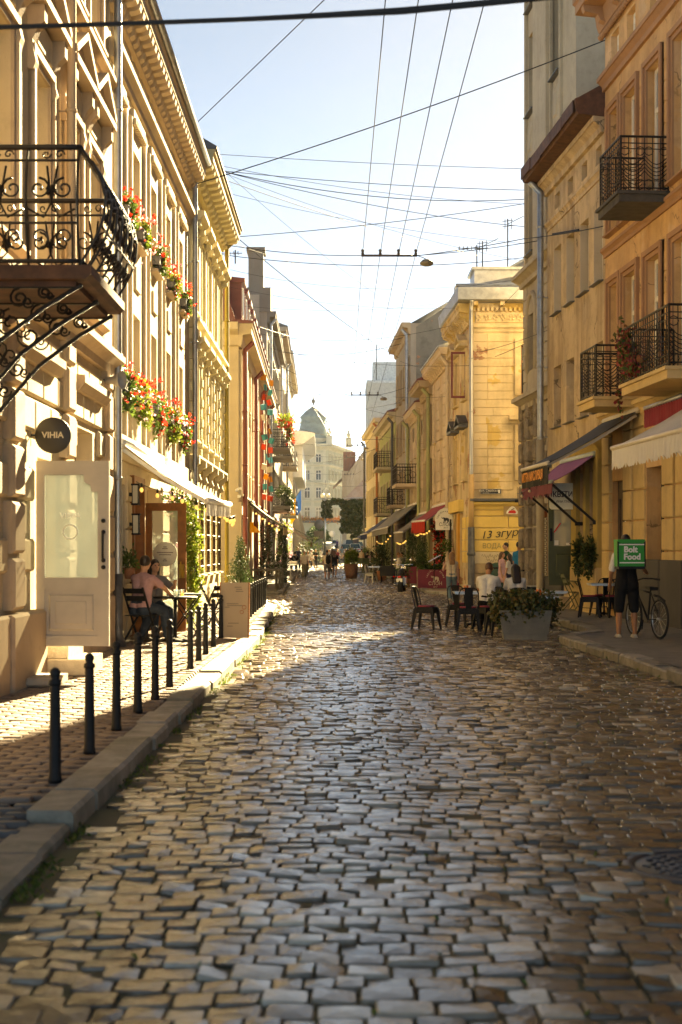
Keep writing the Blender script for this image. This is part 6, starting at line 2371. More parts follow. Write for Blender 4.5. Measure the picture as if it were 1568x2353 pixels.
CH = []
Yc = 27.9
ch0 = make_chair("lone black metal chair with a wine red pad standing on the open cobbles", GCH)
rz0 = lambda x, y: float(gz(x, y)) - .004
x = pX(980, Yc)
ch0.location = (x, Yc, rz0(x, Yc))
ch0.rotation_euler = (0, 0, R(68))
for px, Y, rz, lab in ((1076, 27.6, 178, "black metal chair with its back to the viewer, in front of the seated man"),
                       (1122, 28.1, -60, "black metal chair on which the man in the white shirt sits"),
                       (1058, 29.4, 150, "black metal chair half hidden behind the front chair of the man's table"),
                       (1188, 28.3, 180, "black metal chair on which the dark haired woman sits"),
                       (1212, 27.0, 165, "black metal chair behind the concrete planter"),
                       (1150, 26.3, -80, "black metal chair squeezed against the left side of the planter")):
    x = pX(px, Y)
    CH.append(dup(ch0, (x, Y, rz0(x, Y)), R(rz), lab))
for px, Y, rz, lab in ((1356, 31.2, 75, "black metal chair with pad on the pavement beside the folding table"),
                       (1385, 31.9, 190, "black metal chair with slatted looking back left of the delivery man"),
                       (1408, 31.2, 200, "black metal chair partly hidden by the delivery man's legs")):
    dup(ch0, (pX(px, Y), Y, SR), R(rz), lab)


def make_table(label, w=.62, d=.62, h=.74, top=None, group="small steel cafe tables"):
    o = thing("cafe_table", label, "table", (0, 0, 0), 0, group)
    G().box(-w / 2, w / 2, -d / 2, d / 2, h - .025, h).box(-w / 2 + .02, w / 2 - .02, -d / 2 + .02, d / 2 - .02, h - .05, h - .025).build("tabletop", top or m_steel, o)
    G().tube([(0, 0, .03), (0, 0, h - .04)], .03, 8).build("column", m_black, o)
    for i in range(4):
        a = PI / 4 + i * PI / 2
        G().tube([(0, 0, .08), (.16 * math.cos(a), .16 * math.sin(a), .07), (.28 * math.cos(a), .28 * math.sin(a), .0)], [.025, .022, .016], 6).build("foot", m_black, o)
    return o


t0 = make_table("steel topped cafe table behind the planter with a napkin holder on it", .95, .6)
xt = pX(1222, 26.4)
t0.location = (xt, 26.5, rz0(xt, 26.5))
xt = pX(1090, 29)
dup(t0, (xt - .05, 28.9, rz0(xt, 29)), 0, "steel topped cafe table in front of the seated man", (.8, 1, 1))
xt = pX(1195, 31)
dup(t0, (xt + .3, 29.6, .02), 0, "steel topped cafe table of the dark haired woman", (1, 1, 1))
dup(t0, (pX(1396, 31), 31.4, SR), 0, "steel topped cafe table left of the delivery man", (.7, 1, 1))
for lab, px, Y in (("orange and steel napkin holder on the table behind the planter", 1241, 26.5), ("orange and white napkin holder on the seated man's table", 1074, 28.9)):
    o = thing("napkin_holder", lab, "napkin holder", (pX(px, Y), Y, .765 if Y < 28 else .775), R(20))
    G().box(-.05, .05, -.05, .05, 0, .13).build("holder", m_steel, o)
    G().box(-.056, -.05, -.04, .04, .01, .12).box(-.04, .04, -.056, -.05, .01, .12).build("advert_panel", mk("plastic_orange", (.6, .13, .02), rough=.4), o)
    G().box(.0, .052, -.058, .04, .03, .12).build("napkin", m_white, o)


def folding_table(label, loc, rz):
    o = thing("folding_table", label, "table", loc, rz)
    for i in range(5):
        G().box(-.3, .3, -.27 + i * .11, -.17 + i * .11, .70, .72).build("slat", m_ftab, o)
    for s_ in (-.22, .22):
        G().bar((-.26, s_, .7), (.26, s_, .0), .03, .02).build("leg", m_ftab, o)
        G().bar((.26, s_ * .85, .7), (-.26, s_ * .85, .0), .03, .02).build("leg", m_ftab, o)
    G().bar((-.26, -.22, .02), (-.26, .22, .02), .02, .02).bar((.26, -.22, .02), (.26, .22, .02), .02, .02).build("stretcher", m_ftab, o)
    return o


def folding_chair(label, loc, rz, mat=None, group="folding slatted chairs"):
    m_ = mat or m_ftab
    o = thing("folding_chair", label, "chair", loc, rz, group)
    for i in range(4):
        G().box(-.19, .19, -.19 + i * .095, -.105 + i * .095, .44, .455).build("slat", m_, o)
    for s_ in (-.2, .2):
        G().bar((s_, -.2, 0), (s_, .22, .9), .03, .02).build("leg", m_, o)
        G().bar((s_ * .88, .24, 0), (s_ * .88, -.18, .46), .03, .02).build("leg", m_, o)
    for z in (.68, .8):
        G().box(-.2, .2, .12 + (z - .68) * .45, .135 + (z - .68) * .45, z, z + .08).build("back_slat", m_, o)
    return o


folding_table("green slatted folding table with a plant pot in front of the flower shop", (pX(1338, 34.8), 34.8, SR), R(10))
folding_chair("green folding chair right of the folding table", (pX(1368, 34.2), 34.0, SR), R(-75))
folding_chair("green folding chair left of the folding table", (pX(1308, 34.8), 34.6, SR), R(95))

# concrete planter with the shrub
o = thing("planter", "grey concrete planter with a dense autumn tinted shrub on the cobbles", "planter", (pX(1207, 25.2), 25.3, .0), R(-3))
m_conc = mk("concrete", (.20, .19, .165), rough=.85, var=.15, vscale=6, bump=.4, bscale=50, stain=(.1, .1, .08), samt=.5)
g = G()
g.add([(-.40, -.28, .14), (.40, -.28, .14), (.40, .28, .14), (-.40, .28, .14), (-.46, -.33, .55), (.46, -.33, .55), (.46, .33, .55), (-.46, .33, .55)], [(0, 3, 2, 1), (4, 5, 6, 7), (0, 1, 5, 4), (1, 2, 6, 5), (2, 3, 7, 6), (3, 0, 4, 7)])
g.box(-.38, .38, -.26, .26, .0, .14)
g.build("tub", m_conc, o)
g = G()
for k in range(2):
    for i in range(5):
        x0 = -.37 + i * .15 + k * .03
        g.add([(x0, -.3 - .018 * (k + .2), .2 + k * .16), (x0 + .13, -.3 - .018 * (k + .2), .2 + k * .16), (x0 + .13, -.325 - .018 * (k + .2), .34 + k * .16), (x0, -.325 - .018 * (k + .2), .34 + k * .16)], [(0, 1, 2, 3)])
g.build("stone_facing", m_conc, o)
p = np.concatenate([blob_pts(2600, (0, 0, .62), (.58, .42, .32), 90, .25, .3), blob_pts(500, (.4, -.05, .5), (.25, .3, .22), 91, .2, .5), blob_pts(500, (-.38, -.1, .48), (.22, .3, .22), 92, .2, .5)])
link("shrub", leaves_mesh("shrub", p, .075, seed=93, asp=.7), mk("leaf_autumn", (.06, .06, .02), island=[(.03, .045, .012), (.055, .075, .018), (.09, .095, .025), (.17, .10, .02), (.07, .085, .02)], var=0, rough=.5, trans=.2), o)

# ---- cafe table of the couple, chairs
o = thing("cafe_table", "small dark round cafe table of the seated couple", "table", (-2.72, 23.35, SW), 0)
G().lathe([(.0, .70), (.36, .70), (.37, .715), (.36, .73), (.0, .73)], 22, cap=False).build("tabletop", m_black, o)
G().tube([(0, 0, .0), (0, 0, .7)], .028, 8).lathe([(.22, 0), (.2, .02), (.04, .05)], 16).build("column", m_black, o)
for i, (x_, y_, k) in enumerate(((-.12, .05, 0), (.05, -.1, 0), (.1, .12, 1), (-.02, .18, 0))):
    o = thing("glass", ("tall clear glass nearest the woman", "clear glass near the man's hand", "orange candle glass on the couple's table", "clear glass at the back of the couple's table")[i], "glass", (-2.72 + x_, 23.35 + y_, SW + .732), 0, "glasses on the couple's table")
    G().lathe([(.026, 0), (.034, .11), (.031, .11), (.024, .006)], 12).build("tumbler", cgl, o)
    if k:
        G().lathe([(.022, .006), (.026, .05), (.001, .052)], 10).build("candle", mk("candle_orange", (.8, .3, .05), emit=(1, .4, .08), estr=1.5), o)
for lab, x_, y_, rz in (("black slatted folding chair under the man in the pink shirt", -3.2, 22.75, 150), ("black folding chair under the dark haired woman at the terrace", -3.18, 24.0, 30), ("empty black folding chair by the bollards on the terrace", -2.25, 24.3, -110), ("black folding chair behind the advertising board", -2.35, 25.8, 100)):
    folding_chair(lab, (x_, y_, SW), R(rz), m_black, "black folding chairs on the left terrace")
o = thing("cafe_table", "black rectangular table beside the empty folding chair", "table", (-2.75, 25.2, SW), 0)
G().box(-.3, .3, -.35, .35, .70, .725).build("tabletop", m_black, o)
for s_ in (-.3, .3):
    G().bar((-.25, s_, 0), (.25, s_, .7), .02, .02).bar((.25, s_, 0), (-.25, s_, .7), .02, .02).build("leg", m_black, o)
# ================================================================== people
REQ = []


def remeshed(name, g, mat, parent, vox, loc=None, rz=None, smooth=3, **kw):
    o = g.build(name, mat, parent, loc=loc, rot=rz, **kw)
    REQ.append((o, vox, smooth))
    return o


def capsule(g, a, b, ra, rb, n=10):
    a, b = Vector(a), Vector(b)
    d = b - a
    if d.length < 1e-5:
        d = Vector((0, 0, .001))
    d.normalize()
    pts, rs = [], []
    for t in (80, 50, 22):
        pts.append(a - d * ra * math.sin(R(t)))
        rs.append(ra * math.cos(R(t)))
    pts += [a, b]
    rs += [ra, rb]
    for t in (22, 50, 80):
        pts.append(b + d * rb * math.sin(R(t)))
        rs.append(rb * math.cos(R(t)))
    g.tube(pts, rs, n)


SKIN = mk("skin_light", (0.50, 0.27, 0.17), rough=.55, var=.06, vscale=9)
SKIN2 = mk("skin_tan", (0.38, 0.17, 0.08), rough=.55, var=.06, vscale=9)
HAIRS = {"dark": mk("hair_dark", (.018, .011, .008), rough=.5, var=.3, vscale=30), "brown": mk("hair_brown", (.09, .04, .018), rough=.5, var=.3, vscale=30),
         "fair": mk("hair_fair", (.26, .13, .05), rough=.5, var=.3, vscale=30), "grey": mk("hair_grey", (.3, .26, .22), rough=.6)}
CLOTH = {}


def cloth(n, c):
    return mk("cloth_" + n, c, rough=.9, var=.14, vscale=12, bump=.5, bscale=18, bdist=.03, spec=.2)


def person(label, loc, rz, H=1.65, lean=0, legs=((0, 0, 2), (0, 0, 2)), arms=((5, 8, 12, 0), (5, 8, 12, 0)), top=None, sleeve="short", bottom=None, btype="trousers",
           hair="dark", hstyle="short", shoe=None, hip=None, vox=.02, head=0.0, skin=None, group=None, near=False, nod=0):
    k = H / 1.74
    skin = skin or SKIN
    g = G()
    TH, SH, UA, FA = .43, .42, .29, .25

    def leg(s, a, b, out):
        a_, b_, o_ = R(a), R(a - b), R(out)
        h = Vector((s * .092, 0, 0))
        kn = h + Vector((s * math.sin(o_), -math.sin(a_) * math.cos(o_), -math.cos(a_) * math.cos(o_))) * TH
        an = kn + Vector((s * math.sin(o_) * .3, -math.sin(b_), -math.cos(b_))) * SH
        return h, kn, an
    LG = [leg(-1, *legs[0]), leg(1, *legs[1])]
    lo = min(l[2].z for l in LG)
    hz = hip / k if hip else -lo + .075
    hp = Vector((0, 0, hz))
    LG = [[q + hp for q in l] for l in LG]
    cl_, sl_ = math.cos(R(lean)), math.sin(R(lean))

    def tp(x, f, h):
        return hp + Vector((x, -(h * sl_ + f * cl_), h * cl_ - f * sl_))
    hd = tp(0, .02 + nod * .002, .70)
    AR = []
    for s, (p, o, e, inw) in ((-1, arms[0]), (1, arms[1])):
        sh = tp(s * .178, 0, .455)
        p_, o_ = R(p), R(o)
        el = sh + Vector((s * math.sin(o_), -math.sin(p_) * math.cos(o_), -math.cos(p_) * math.cos(o_))) * UA
        f_ = R(p + e)
        i_ = R(inw)
        d = Vector((-s * math.sin(i_) + s * math.sin(o_) * .4, -math.sin(f_) * math.cos(i_), -math.cos(f_) * math.cos(i_))).normalized()
        wr = el + d * FA
        AR.append((sh, el, wr, d, s))

    def torso(gg, e=0.0, h0=-.03, h1=.47, neck=False):
        for s in (-1, 1):
            capsule(gg, tp(s * .075, -.015, h0), tp(s * .062, 0, .2), .105 + e, .092 + e)
            capsule(gg, tp(s * .062, 0, .2), tp(s * .085, .0, h1 - .08), .092 + e, .098 + e)
            capsule(gg, tp(0, -.01, h1 + .02), tp(s * .155, -.01, h1 - .03), .06 + e, .055 + e)
    torso(g)
    capsule(g, tp(0, -.01, .48), tp(0, .005, .62), .058, .052)
    # head: skull, jaw, nose, ears
    fy = Vector((math.sin(R(head)), -math.cos(R(head)), 0))
    fx = Vector((fy.y * -1, fy.x, 0))
    g.sphere(hd + fy * -.008, .1, 12, 8, .78, .95, 1.1)
    g.sphere(hd + fy * .03 - Vector((0, 0, .055)), .062, 10, 6, .95, 1, .9)
    capsule(g, hd + fy * .088 + Vector((0, 0, .005)), hd + fy * .108 - Vector((0, 0, .022)), .01, .014, 8)
    for s in (-1, 1):
        g.sphere(hd + fx * s * .078 - Vector((0, 0, .01)), .024, 8, 5, .5, .8, 1.2)
    for h, kn, an in LG:
        capsule(g, h, kn, .082, .056)
        capsule(g, kn, kn.lerp(an, .35), .052, .056)
        capsule(g, kn.lerp(an, .35), an, .056, .036)
        capsule(g, an - Vector((0, 0, .03)), an + Vector((0, -.13, -.045)), .036, .03)
    for sh, el, wr, d, s in AR:
        capsule(g, sh, el, .05, .04)
        capsule(g, el, wr, .04, .028)
        side = Vector((0, 0, 1)).cross(d)
        side = side.normalized() if side.length > .1 else Vector((1, 0, 0))
        pal = wr + d * .05
        capsule(g, wr, pal, .028, .034, 8)
        for q in range(4):
            off = side * (-.028 + .0187 * q)
            L_ = (.07, .085, .08, .06)[q]
            kk = pal + d * .025 + off
            bend = (d + Vector((0, -.12, -.35))).normalized()
            capsule(g, kk, kk + d * L_ * .5, .0095, .009, 6)
            capsule(g, kk + d * L_ * .5, kk + d * L_ * .5 + bend * L_ * .5, .009, .008, 6)
        capsule(g, wr + d * .02 + side * s * -.02, wr + d * .075 + side * s * -.055, .012, .010, 6)
    o = remeshed("person", g, skin, None, vox if not near else .0125, loc=loc, rz=rz, smooth=2)
    tag(o, label, "person", group)
    o.scale = (k, k, k)
    cv = vox if not near else .014
    if top is not None:
        g = G()
        torso(g, .016, h0=.0 if btype != "dress" else -.03)
        for sh, el, wr, d, s in AR:
            if sleeve == "short":
                capsule(g, sh, sh.lerp(el, .62), .066, .064)
            elif sleeve == "long":
                capsule(g, sh, el, .064, .055)
                capsule(g, el, el.lerp(wr, .93), .055, .043)
        remeshed("shirt", g, top, o, cv)
    bot = bottom
    if bot is not None:
        g = G()
        if btype in ("trousers", "shorts", "miniskirt_shorts"):
            for s in (-1, 1):
                capsule(g, tp(s * .07, -.015, .06), tp(s * .08, -.015, -.05), .115, .118)
            for h, kn, an in LG:
                if btype == "trousers":
                    capsule(g, h, kn, .103, .08)
                    capsule(g, kn, an + (kn - an) * .06, .08, .066)
                elif btype == "shorts":
                    capsule(g, h, kn.lerp(an, .02), .108, .088)
                else:
                    capsule(g, h, h.lerp(kn, .3), .105, .1)
            remeshed("trousers" if btype == "trousers" else "shorts", g, bot, o, cv)
        else:
            z0 = {"skirt": .50, "dress": .62, "long_dress": .14}[btype]
            prof = [(.155, hz + .12), (.15, hz + .1), (.185, hz - .08), (.21, (hz + z0) / 2), (.245, z0), (.235, z0 - .005), (.15, hz - .1)]
            gg = G()
            n = 24
            V = []
            for r_, z in prof:
                for j in range(n):
                    t = 2 * PI * j / n
                    rr = r_ * (1 + .05 * math.sin(j * 3 * 2 * PI / n) * max(0, (hz - z)))
                    V.append((rr * math.cos(t), rr * math.sin(t) * .78, z))
            fs = []
            for i in range(len(prof) - 1):
                for j in range(n):
                    fs.append((i * n + j, (i + 1) * n + j, (i + 1) * n + (j + 1) % n, i * n + (j + 1) % n))
            gg.add(V, fs, True)
            gg.build("skirt", bot, o)
    g = G()
    hc = hd - fy * .022 + Vector((0, 0, .028))
    g.sphere(hc, .1, 12, 8, .86, .98, 1.04)
    if hstyle == "long":
        for s in (-.045, 0, .045):
            capsule(g, hd - fy * .06 + fx * s + Vector((0, 0, .03)), tp(s * 1.2, -.115, .42), .06, .045)
        for s in (-1, 1):
            capsule(g, hd + fx * s * .07 + Vector((0, 0, .02)), hd + fx * s * .07 - Vector((0, 0, .16)) - fy * .05, .028, .03)
    elif hstyle == "bun":
        g.sphere(hd - fy * .1 + Vector((0, 0, .06)), .05, 8, 6)
    remeshed("hair", g, HAIRS[hair], o, cv)
    g = G()
    for h, kn, an in LG:
        f = Vector((0, -1, 0))
        heel = an + Vector((0, .03, -.045))
        capsule(g, heel, heel + f * .1, .04, .046)
        capsule(g, heel + f * .1, heel + f * .19 - Vector((0, 0, .008)), .046, .034)
        g.box(heel.x - .043, heel.x + .043, heel.y - .235, heel.y + .045, heel.z - .03, heel.z - .005)
    remeshed("shoes", g, shoe or cloth("shoe_dark", (.03, .025, .02)), o, cv)
    if near or vox < .019:
        for s in (-1, 1):
            g = G()
            g.sphere(hd + fy * .079 + fx * s * .032 + Vector((0, 0, .014)), .011, 8, 5)
            g.build("eye", m_blk, o)
    return o, AR, hd, k


c_white = cloth("white", (.66, .63, .58))
c_cream = cloth("cream", (.60, .50, .38))
c_pink = cloth("rose", (.42, .25, .26))
c_pinkd = cloth("pale_pink", (.58, .36, .38))
c_blue = cloth("blue", (.02, .16, .30))
c_green = cloth("dark_green", (.02, .05, .03))
c_black = cloth("black", (.014, .013, .013))
c_jean = cloth("denim", (.13, .19, .22))
c_jeand = cloth("dark_denim", (.03, .045, .07))
c_olive = cloth("olive", (.24, .19, .09))
c_beige = cloth("beige", (.52, .42, .32))
c_navy = cloth("navy", (.02, .025, .06))
c_grey = cloth("grey", (.16, .15, .15))
c_wine = cloth("wine", (.11, .02, .03))
c_shoew = cloth("sneaker", (.45, .39, .30))


def at(px, Y, z):
    return (pX(px, Y), Y, z)


gr0 = lambda px, Y: (pX(px, Y), Y, float(gz(pX(px, Y), Y)) - .005)

# delivery rider with his box and bicycle
o, AR, hd, k = person("delivery rider in black shorts standing with his back turned beside a bicycle", at(1440, 24.0, SR), PI, 1.74, lean=4, legs=((2, 3, 5), (-2, 2, 5)),
                      arms=((34, 30, 40, -10), (10, 12, 25, 5)), top=c_black, sleeve="none", bottom=c_black, btype="shorts", hair="dark", skin=SKIN2, shoe=c_shoew, near=True, nod=12)
g = G()
for sh, el, wr, d, s in AR:
    capsule(g, sh, sh.lerp(el, .75), .07, .068)
remeshed("sleeve", g, c_white, o, .014)
bag = thing("delivery_backpack", "bright green cube delivery backpack with white Bolt Food lettering", "backpack", at(1447, 23.72, 0))
m_bgreen = mk("bag_green", (.01, .26, .03), rough=.6, var=.08, bump=.3, bscale=9, bdist=.03)
m_bgreen2 = mk("bag_light_green", (.12, .42, .05), rough=.6)
zb0, zb1 = pZ(1302, 23.6), pZ(1241, 23.6)
g = G()
g.add([(-.215, -.18, zb0), (.225, -.18, zb0), (.225, .2, zb0), (-.215, .2, zb0), (-.225, -.17, zb1 - .03), (.215, -.17, zb1 - .03), (.215, .2, zb1 - .02), (-.225, .2, zb1 - .02)],
      [(0, 3, 2, 1), (4, 5, 6, 7), (0, 1, 5, 4), (1, 2, 6, 5), (2, 3, 7, 6), (3, 0, 4, 7)])
g.build("box", m_bgreen, bag)
G().box(-.228, .218, -.185, .205, zb1 - .03, zb1 + .01).box(-.2, .2, -.19, -.16, zb1 - .05, zb1 - .03).build("lid", m_bgreen, bag)
g = G()
for x in (-.225, .219):
    g.bar((x, -.18, zb0), (x - .002, -.172, zb1 - .02), .018, .018)
g.bar((-.22, -.176, zb1 - .045), (.22, -.176, zb1 - .045), .012, .018)
g.box(-.215, .22, -.185, .19, zb0 - .04, zb0 + .005)
g.build("trim", m_black, bag)
G().box(-.205, .205, -.186, -.176, zb1 - .085, zb1 - .065).box(-.2, .21, -.19, -.178, zb0 + .055, zb0 + .075).build("reflector_strip", m_white, bag)
text("lettering", "Bolt", .135, m_white, bag, (-.02, -.19, (zb0 + zb1) / 2 + .06), (PI / 2, 0, 0), bold=.006)
text("lettering", "Food", .135, m_white, bag, (.005, -.19, (zb0 + zb1) / 2 - .06), (PI / 2, 0, 0), bold=.006)
G().lathe([(.012, 0), (.001, .002)], 10).build("logo_dot", m_white, bag).location = (-.045, -.188, (zb0 + zb1) / 2 - .002)
G().tube([(-.15, .17, zb1 - .05), (-.16, .3, zb1 - .02), (-.16, .36, zb1 - .2), (-.15, .2, zb0 + .1)], .022, 6).tube([(.15, .17, zb1 - .05), (.16, .3, zb1 - .02), (.16, .36, zb1 - .2), (.15, .2, zb0 + .1)], .022, 6).build("strap", m_black, bag)

bk = thing("bicycle", "black bicycle held upright beside the delivery rider", "bicycle", at(1486, 24.1, SR), R(12))
m_tyre = mk("rubber", (.016, .016, .016), rough=.8)


def wheel(parent, c, r, name="wheel", tw=.022, n=28):
    g = G()
    g.tube([(c[0], c[1] + r * math.cos(2 * PI * i / n), c[2] + r * math.sin(2 * PI * i / n)) for i in range(n)], tw, 8, closed=True)
    w = g.build(name, m_tyre, parent)
    g = G()
    g.tube([(c[0], c[1] + (r - tw * 1.3) * math.cos(2 * PI * i / n), c[2] + (r - tw * 1.3) * math.sin(2 * PI * i / n)) for i in range(n)], tw * .5, 5, closed=True)
    for i in range(14):
        a = 2 * PI * i / 14
        g.tube([(c[0] + .02 * (-1) ** i, c[1], c[2]), (c[0], c[1] + (r - tw) * math.cos(a), c[2] + (r - tw) * math.sin(a))], .003, 3)
    g.tube([(c[0] - .05, c[1], c[2]), (c[0] + .05, c[1], c[2])], .022, 8)
    g.build("rim", m_steel, w)
    return w


wheel(bk, (0, -.52, .335), .315)
wheel(bk, (0, .52, .335), .315)
g = G()
for a, b, r_ in (((0, -.52, .335), (0, -.06, .30), .012), ((0, -.52, .335), (0, -.16, .78), .011), ((0, -.06, .30), (0, -.17, .82), .016), ((0, -.16, .76), (0, .32, .80), .016), ((0, -.06, .30), (0, .34, .70), .018), ((0, .34, .66), (0, .36, .92), .018), ((0, .35, .68), (0, .52, .335), .014)):
    g.tube([a, b], r_, 7)
g.build("frame", m_black, bk)
G().add([(-.08, -.30, .86), (.08, -.30, .86), (.02, .0, .87), (-.02, .0, .87), (-.07, -.3, .80), (.07, -.3, .80), (.02, 0, .83), (-.02, 0, .83)], [(0, 1, 2, 3), (7, 6, 5, 4), (0, 4, 5, 1), (1, 5, 6, 2), (2, 6, 7, 3), (3, 7, 4, 0)]).build("saddle", m_black, bk)
G().tube([(-.30, .24, .98), (-.1, .36, .99), (0, .37, .96), (.1, .36, .99), (.30, .24, .98)], .013, 7).tube([(-.34, .2, .97), (-.26, .27, .98)], .019, 7).tube([(.34, .2, .97), (.26, .27, .98)], .019, 7).build("handlebar", m_black, bk)
G().lathe([(.09, -.006), (.09, .006)], 20).build("chainring", m_steel, bk).matrix_basis = Matrix.Translation((.05, -.06, .30)) @ Matrix.Rotation(PI / 2, 4, 'Y')
G().tube([(-.09, -.06, .3), (-.09, -.02, .14), (-.16, -.02, .14)], .012, 6).tube([(.06, -.06, .3), (.09, -.10, .46), (.16, -.1, .46)], .012, 6).build("crank", m_black, bk)
G().tube([(0, -.3, .72), (0, -.5, .71), (0, -.72, .64)], .02, 4).build("mudguard", m_black, bk)

# seated pair at the steel tables
person("man in a white shirt with short hair sitting with his back turned on the cobbles", gr0(1120, 28.35), R(165), 1.70, lean=14, legs=((80, 82, 10), (78, 80, 12)), arms=((35, 8, 55, 20), (40, 8, 60, 20)), top=c_white, bottom=c_black, hair="brown", hip=.57, near=True, nod=30, skin=SKIN2)
person("woman with long dark hair in a white blouse sitting with her back turned", gr0(1187, 28.55), R(188), 1.62, lean=8, legs=((80, 82, 6), (80, 80, 6)), arms=((30, 5, 60, 20), (30, 5, 60, 20)), top=c_white, sleeve="short", bottom=c_grey, btype="shorts", hair="dark", hstyle="long", hip=.56, near=True)
# group by the yellow corner
person("man in a teal shirt with a big dark backpack looking down the side street", at(1193, 45.9, .03), R(130), 1.84, legs=((4, 4, 5), (-3, 4, 5)), arms=((10, 8, 20, 5), (5, 10, 25, 5)), top=c_blue, bottom=c_grey, btype="shorts", hair="dark", near=True, head=-15, skin=SKIN2)
o = thing("backpack", "large dark hiking backpack on the man in the teal shirt", "backpack", at(1212, 45.72, .03), R(130))
G_ = G()
capsule(G_, (0, .0, .98), (0, .02, 1.38), .17, .15, 12)
capsule(G_, (0, .12, 1.0), (0, .12, 1.2), .11, .1, 10)
remeshed("pack", G_, cloth("pack_dark", (.02, .02, .035)), o, .02)
G().tube([(-.1, -.1, 1.42), (-.11, -.3, 1.46), (-.1, -.36, 1.25), (-.1, -.1, .98)], .02, 5).tube([(.1, -.1, 1.42), (.11, -.3, 1.46), (.1, -.36, 1.25), (.1, -.1, .98)], .02, 5).tube([(.05, .1, .95), (.08, .1, .6)], .012, 4).tube([(-.08, .1, .95), (-.05, .1, .55)], .012, 4).build("strap", m_black, o)
person("man in a dark green shirt seen in profile behind the two girls", at(1163, 48.6, .08), R(-75), 1.77, top=c_green, bottom=c_jeand, hair="dark", near=True, head=0)
person("girl in a pale pink dress with fair long hair walking past the corner", at(1154, 48.2, .08), R(60), 1.50, legs=((22, 6, 2), (-20, 12, 2)), arms=((4, 6, 10, 0), (8, 6, 12, 0)), top=c_pinkd, bottom=c_pinkd, btype="skirt", hair="brown", hstyle="long", near=True)
person("girl in a white T-shirt and navy shorts, hand at her face", at(1171, 47.2, .06), R(-120), 1.42, arms=((40, 10, 120, 10), (5, 8, 12, 0)), legs=((6, 4, 2), (-6, 6, 2)), top=c_white, bottom=c_navy, btype="miniskirt_shorts", hair="dark", hstyle="long", near=True)
person("woman in cream tank top and blue jeans walking away, phone at her ear", gr0(1038, 42.6), R(185), 1.53, legs=((10, 6, 2), (-12, 30, 2)), arms=((-4, 8, 8, 0), (20, 18, 118, 16)), top=c_cream, sleeve="none", bottom=c_jean, hair="fair", hstyle="long", near=True, shoe=c_shoew)
# the couple on the left terrace
person("man in a rose pink T-shirt sitting at the cafe table reaching across it", (-3.2, 22.74, SW), R(150), 1.76, lean=8, legs=((80, 70, 6), (80, 95, 10)), arms=((55, 14, 10, 18), (65, 20, 12, -4)), top=c_pink, bottom=c_jeand, hair="dark", hip=.58, near=True, head=20)
person("woman with long dark hair facing the camera across the cafe table", (-3.18, 24.02, SW), R(30), 1.64, lean=8, legs=((80, 80, 5), (78, 70, 6)), arms=((45, 12, 60, 20), (45, 25, 75, 25)), top=c_grey, bottom=c_jeand, hair="dark", hstyle="long", hip=.57, near=True)
# people farther along the street
WK = ((24, 6, 2), (-18, 14, 2))
WK2 = ((-18, 14, 2), (24, 6, 2))
AW = ((-18, 8, 14, 0), (20, 8, 18, 0))
person("man in a cream T-shirt and olive trousers walking towards the viewer", gr0(700, 81), R(8), 1.60, legs=WK, arms=AW, top=c_cream, bottom=c_olive, hair="grey", vox=.018)
person("man in a white T-shirt and shorts walking away with a dark backpack", gr0(752, 77), R(182), 1.62, legs=WK, arms=AW, top=c_cream, bottom=c_grey, btype="shorts", hair="dark", vox=.018)
o = thing("backpack", "black backpack on the back of the walking man in the white T-shirt", "backpack", (pX(754, 76.8), 76.83, .03), 0)
G_ = G()
capsule(G_, (.02, 0, .92), (.02, 0, 1.2), .14, .13, 12)
remeshed("pack", G_, c_black, o, .025)
G().tube([(-.08, .1, 1.3), (-.1, .18, 1.32), (-.1, .24, 1.1)], .02, 4).tube([(.12, .1, 1.3), (.14, .18, 1.32), (.14, .24, 1.1)], .02, 4).build("strap", m_black, o)
person("woman in a black top and denim shorts walking away with long auburn hair", gr0(769, 82), R(176), 1.58, legs=WK2, arms=AW, top=c_black, bottom=c_jeand, btype="miniskirt_shorts", hair="brown", hstyle="long", vox=.018)
person("dark dressed woman with long hair right of the couple walking away", gr0(799, 101), R(170), 1.66, legs=WK, arms=AW, top=c_black, bottom=c_wine, btype="long_dress", hair="dark", hstyle="long")
person("woman in black behind the wicker planter", gr0(818, 106), R(20), 1.62, top=c_black, bottom=c_black, hair="dark", hstyle="long")
person("woman in a beige summer dress standing by the terrace tables", gr0(831, 112), R(150), 1.62, top=c_beige, sleeve="none", bottom=c_beige, btype="dress", hair="brown", hstyle="bun")
person("person in black waistcoat standing at the left terrace edge", gr0(726, 128), R(-30), 1.62, arms=((20, 10, 80, 30), (20, 10, 80, 30)), top=c_black, bottom=c_black, hair="brown")
person("woman in dark clothes walking behind the couple in the middle of the street", gr0(764, 96), R(185), 1.62, legs=WK, top=c_grey, bottom=c_black, hair="brown", hstyle="long")
for lab, px, Y, tp_, bt in (("distant pedestrian with a violet backpack near the parked cars", 775, 246, cloth("violet", (.1, .06, .16)), c_jeand), ("distant pedestrian in a rose shirt near the parked cars", 783, 250, c_pink, c_jean), ("distant pedestrian in red crossing among the cars", 818, 238, cloth("red", (.3, .03, .02)), c_black)):
    person(lab, (pX(px, Y), Y, rise(Y)), RND.uniform(2.6, 3.6), 1.68, legs=WK, top=tp_, bottom=bt, vox=.035)
TINTS = [c_white, c_grey, c_wine, c_jean, c_beige, c_navy]
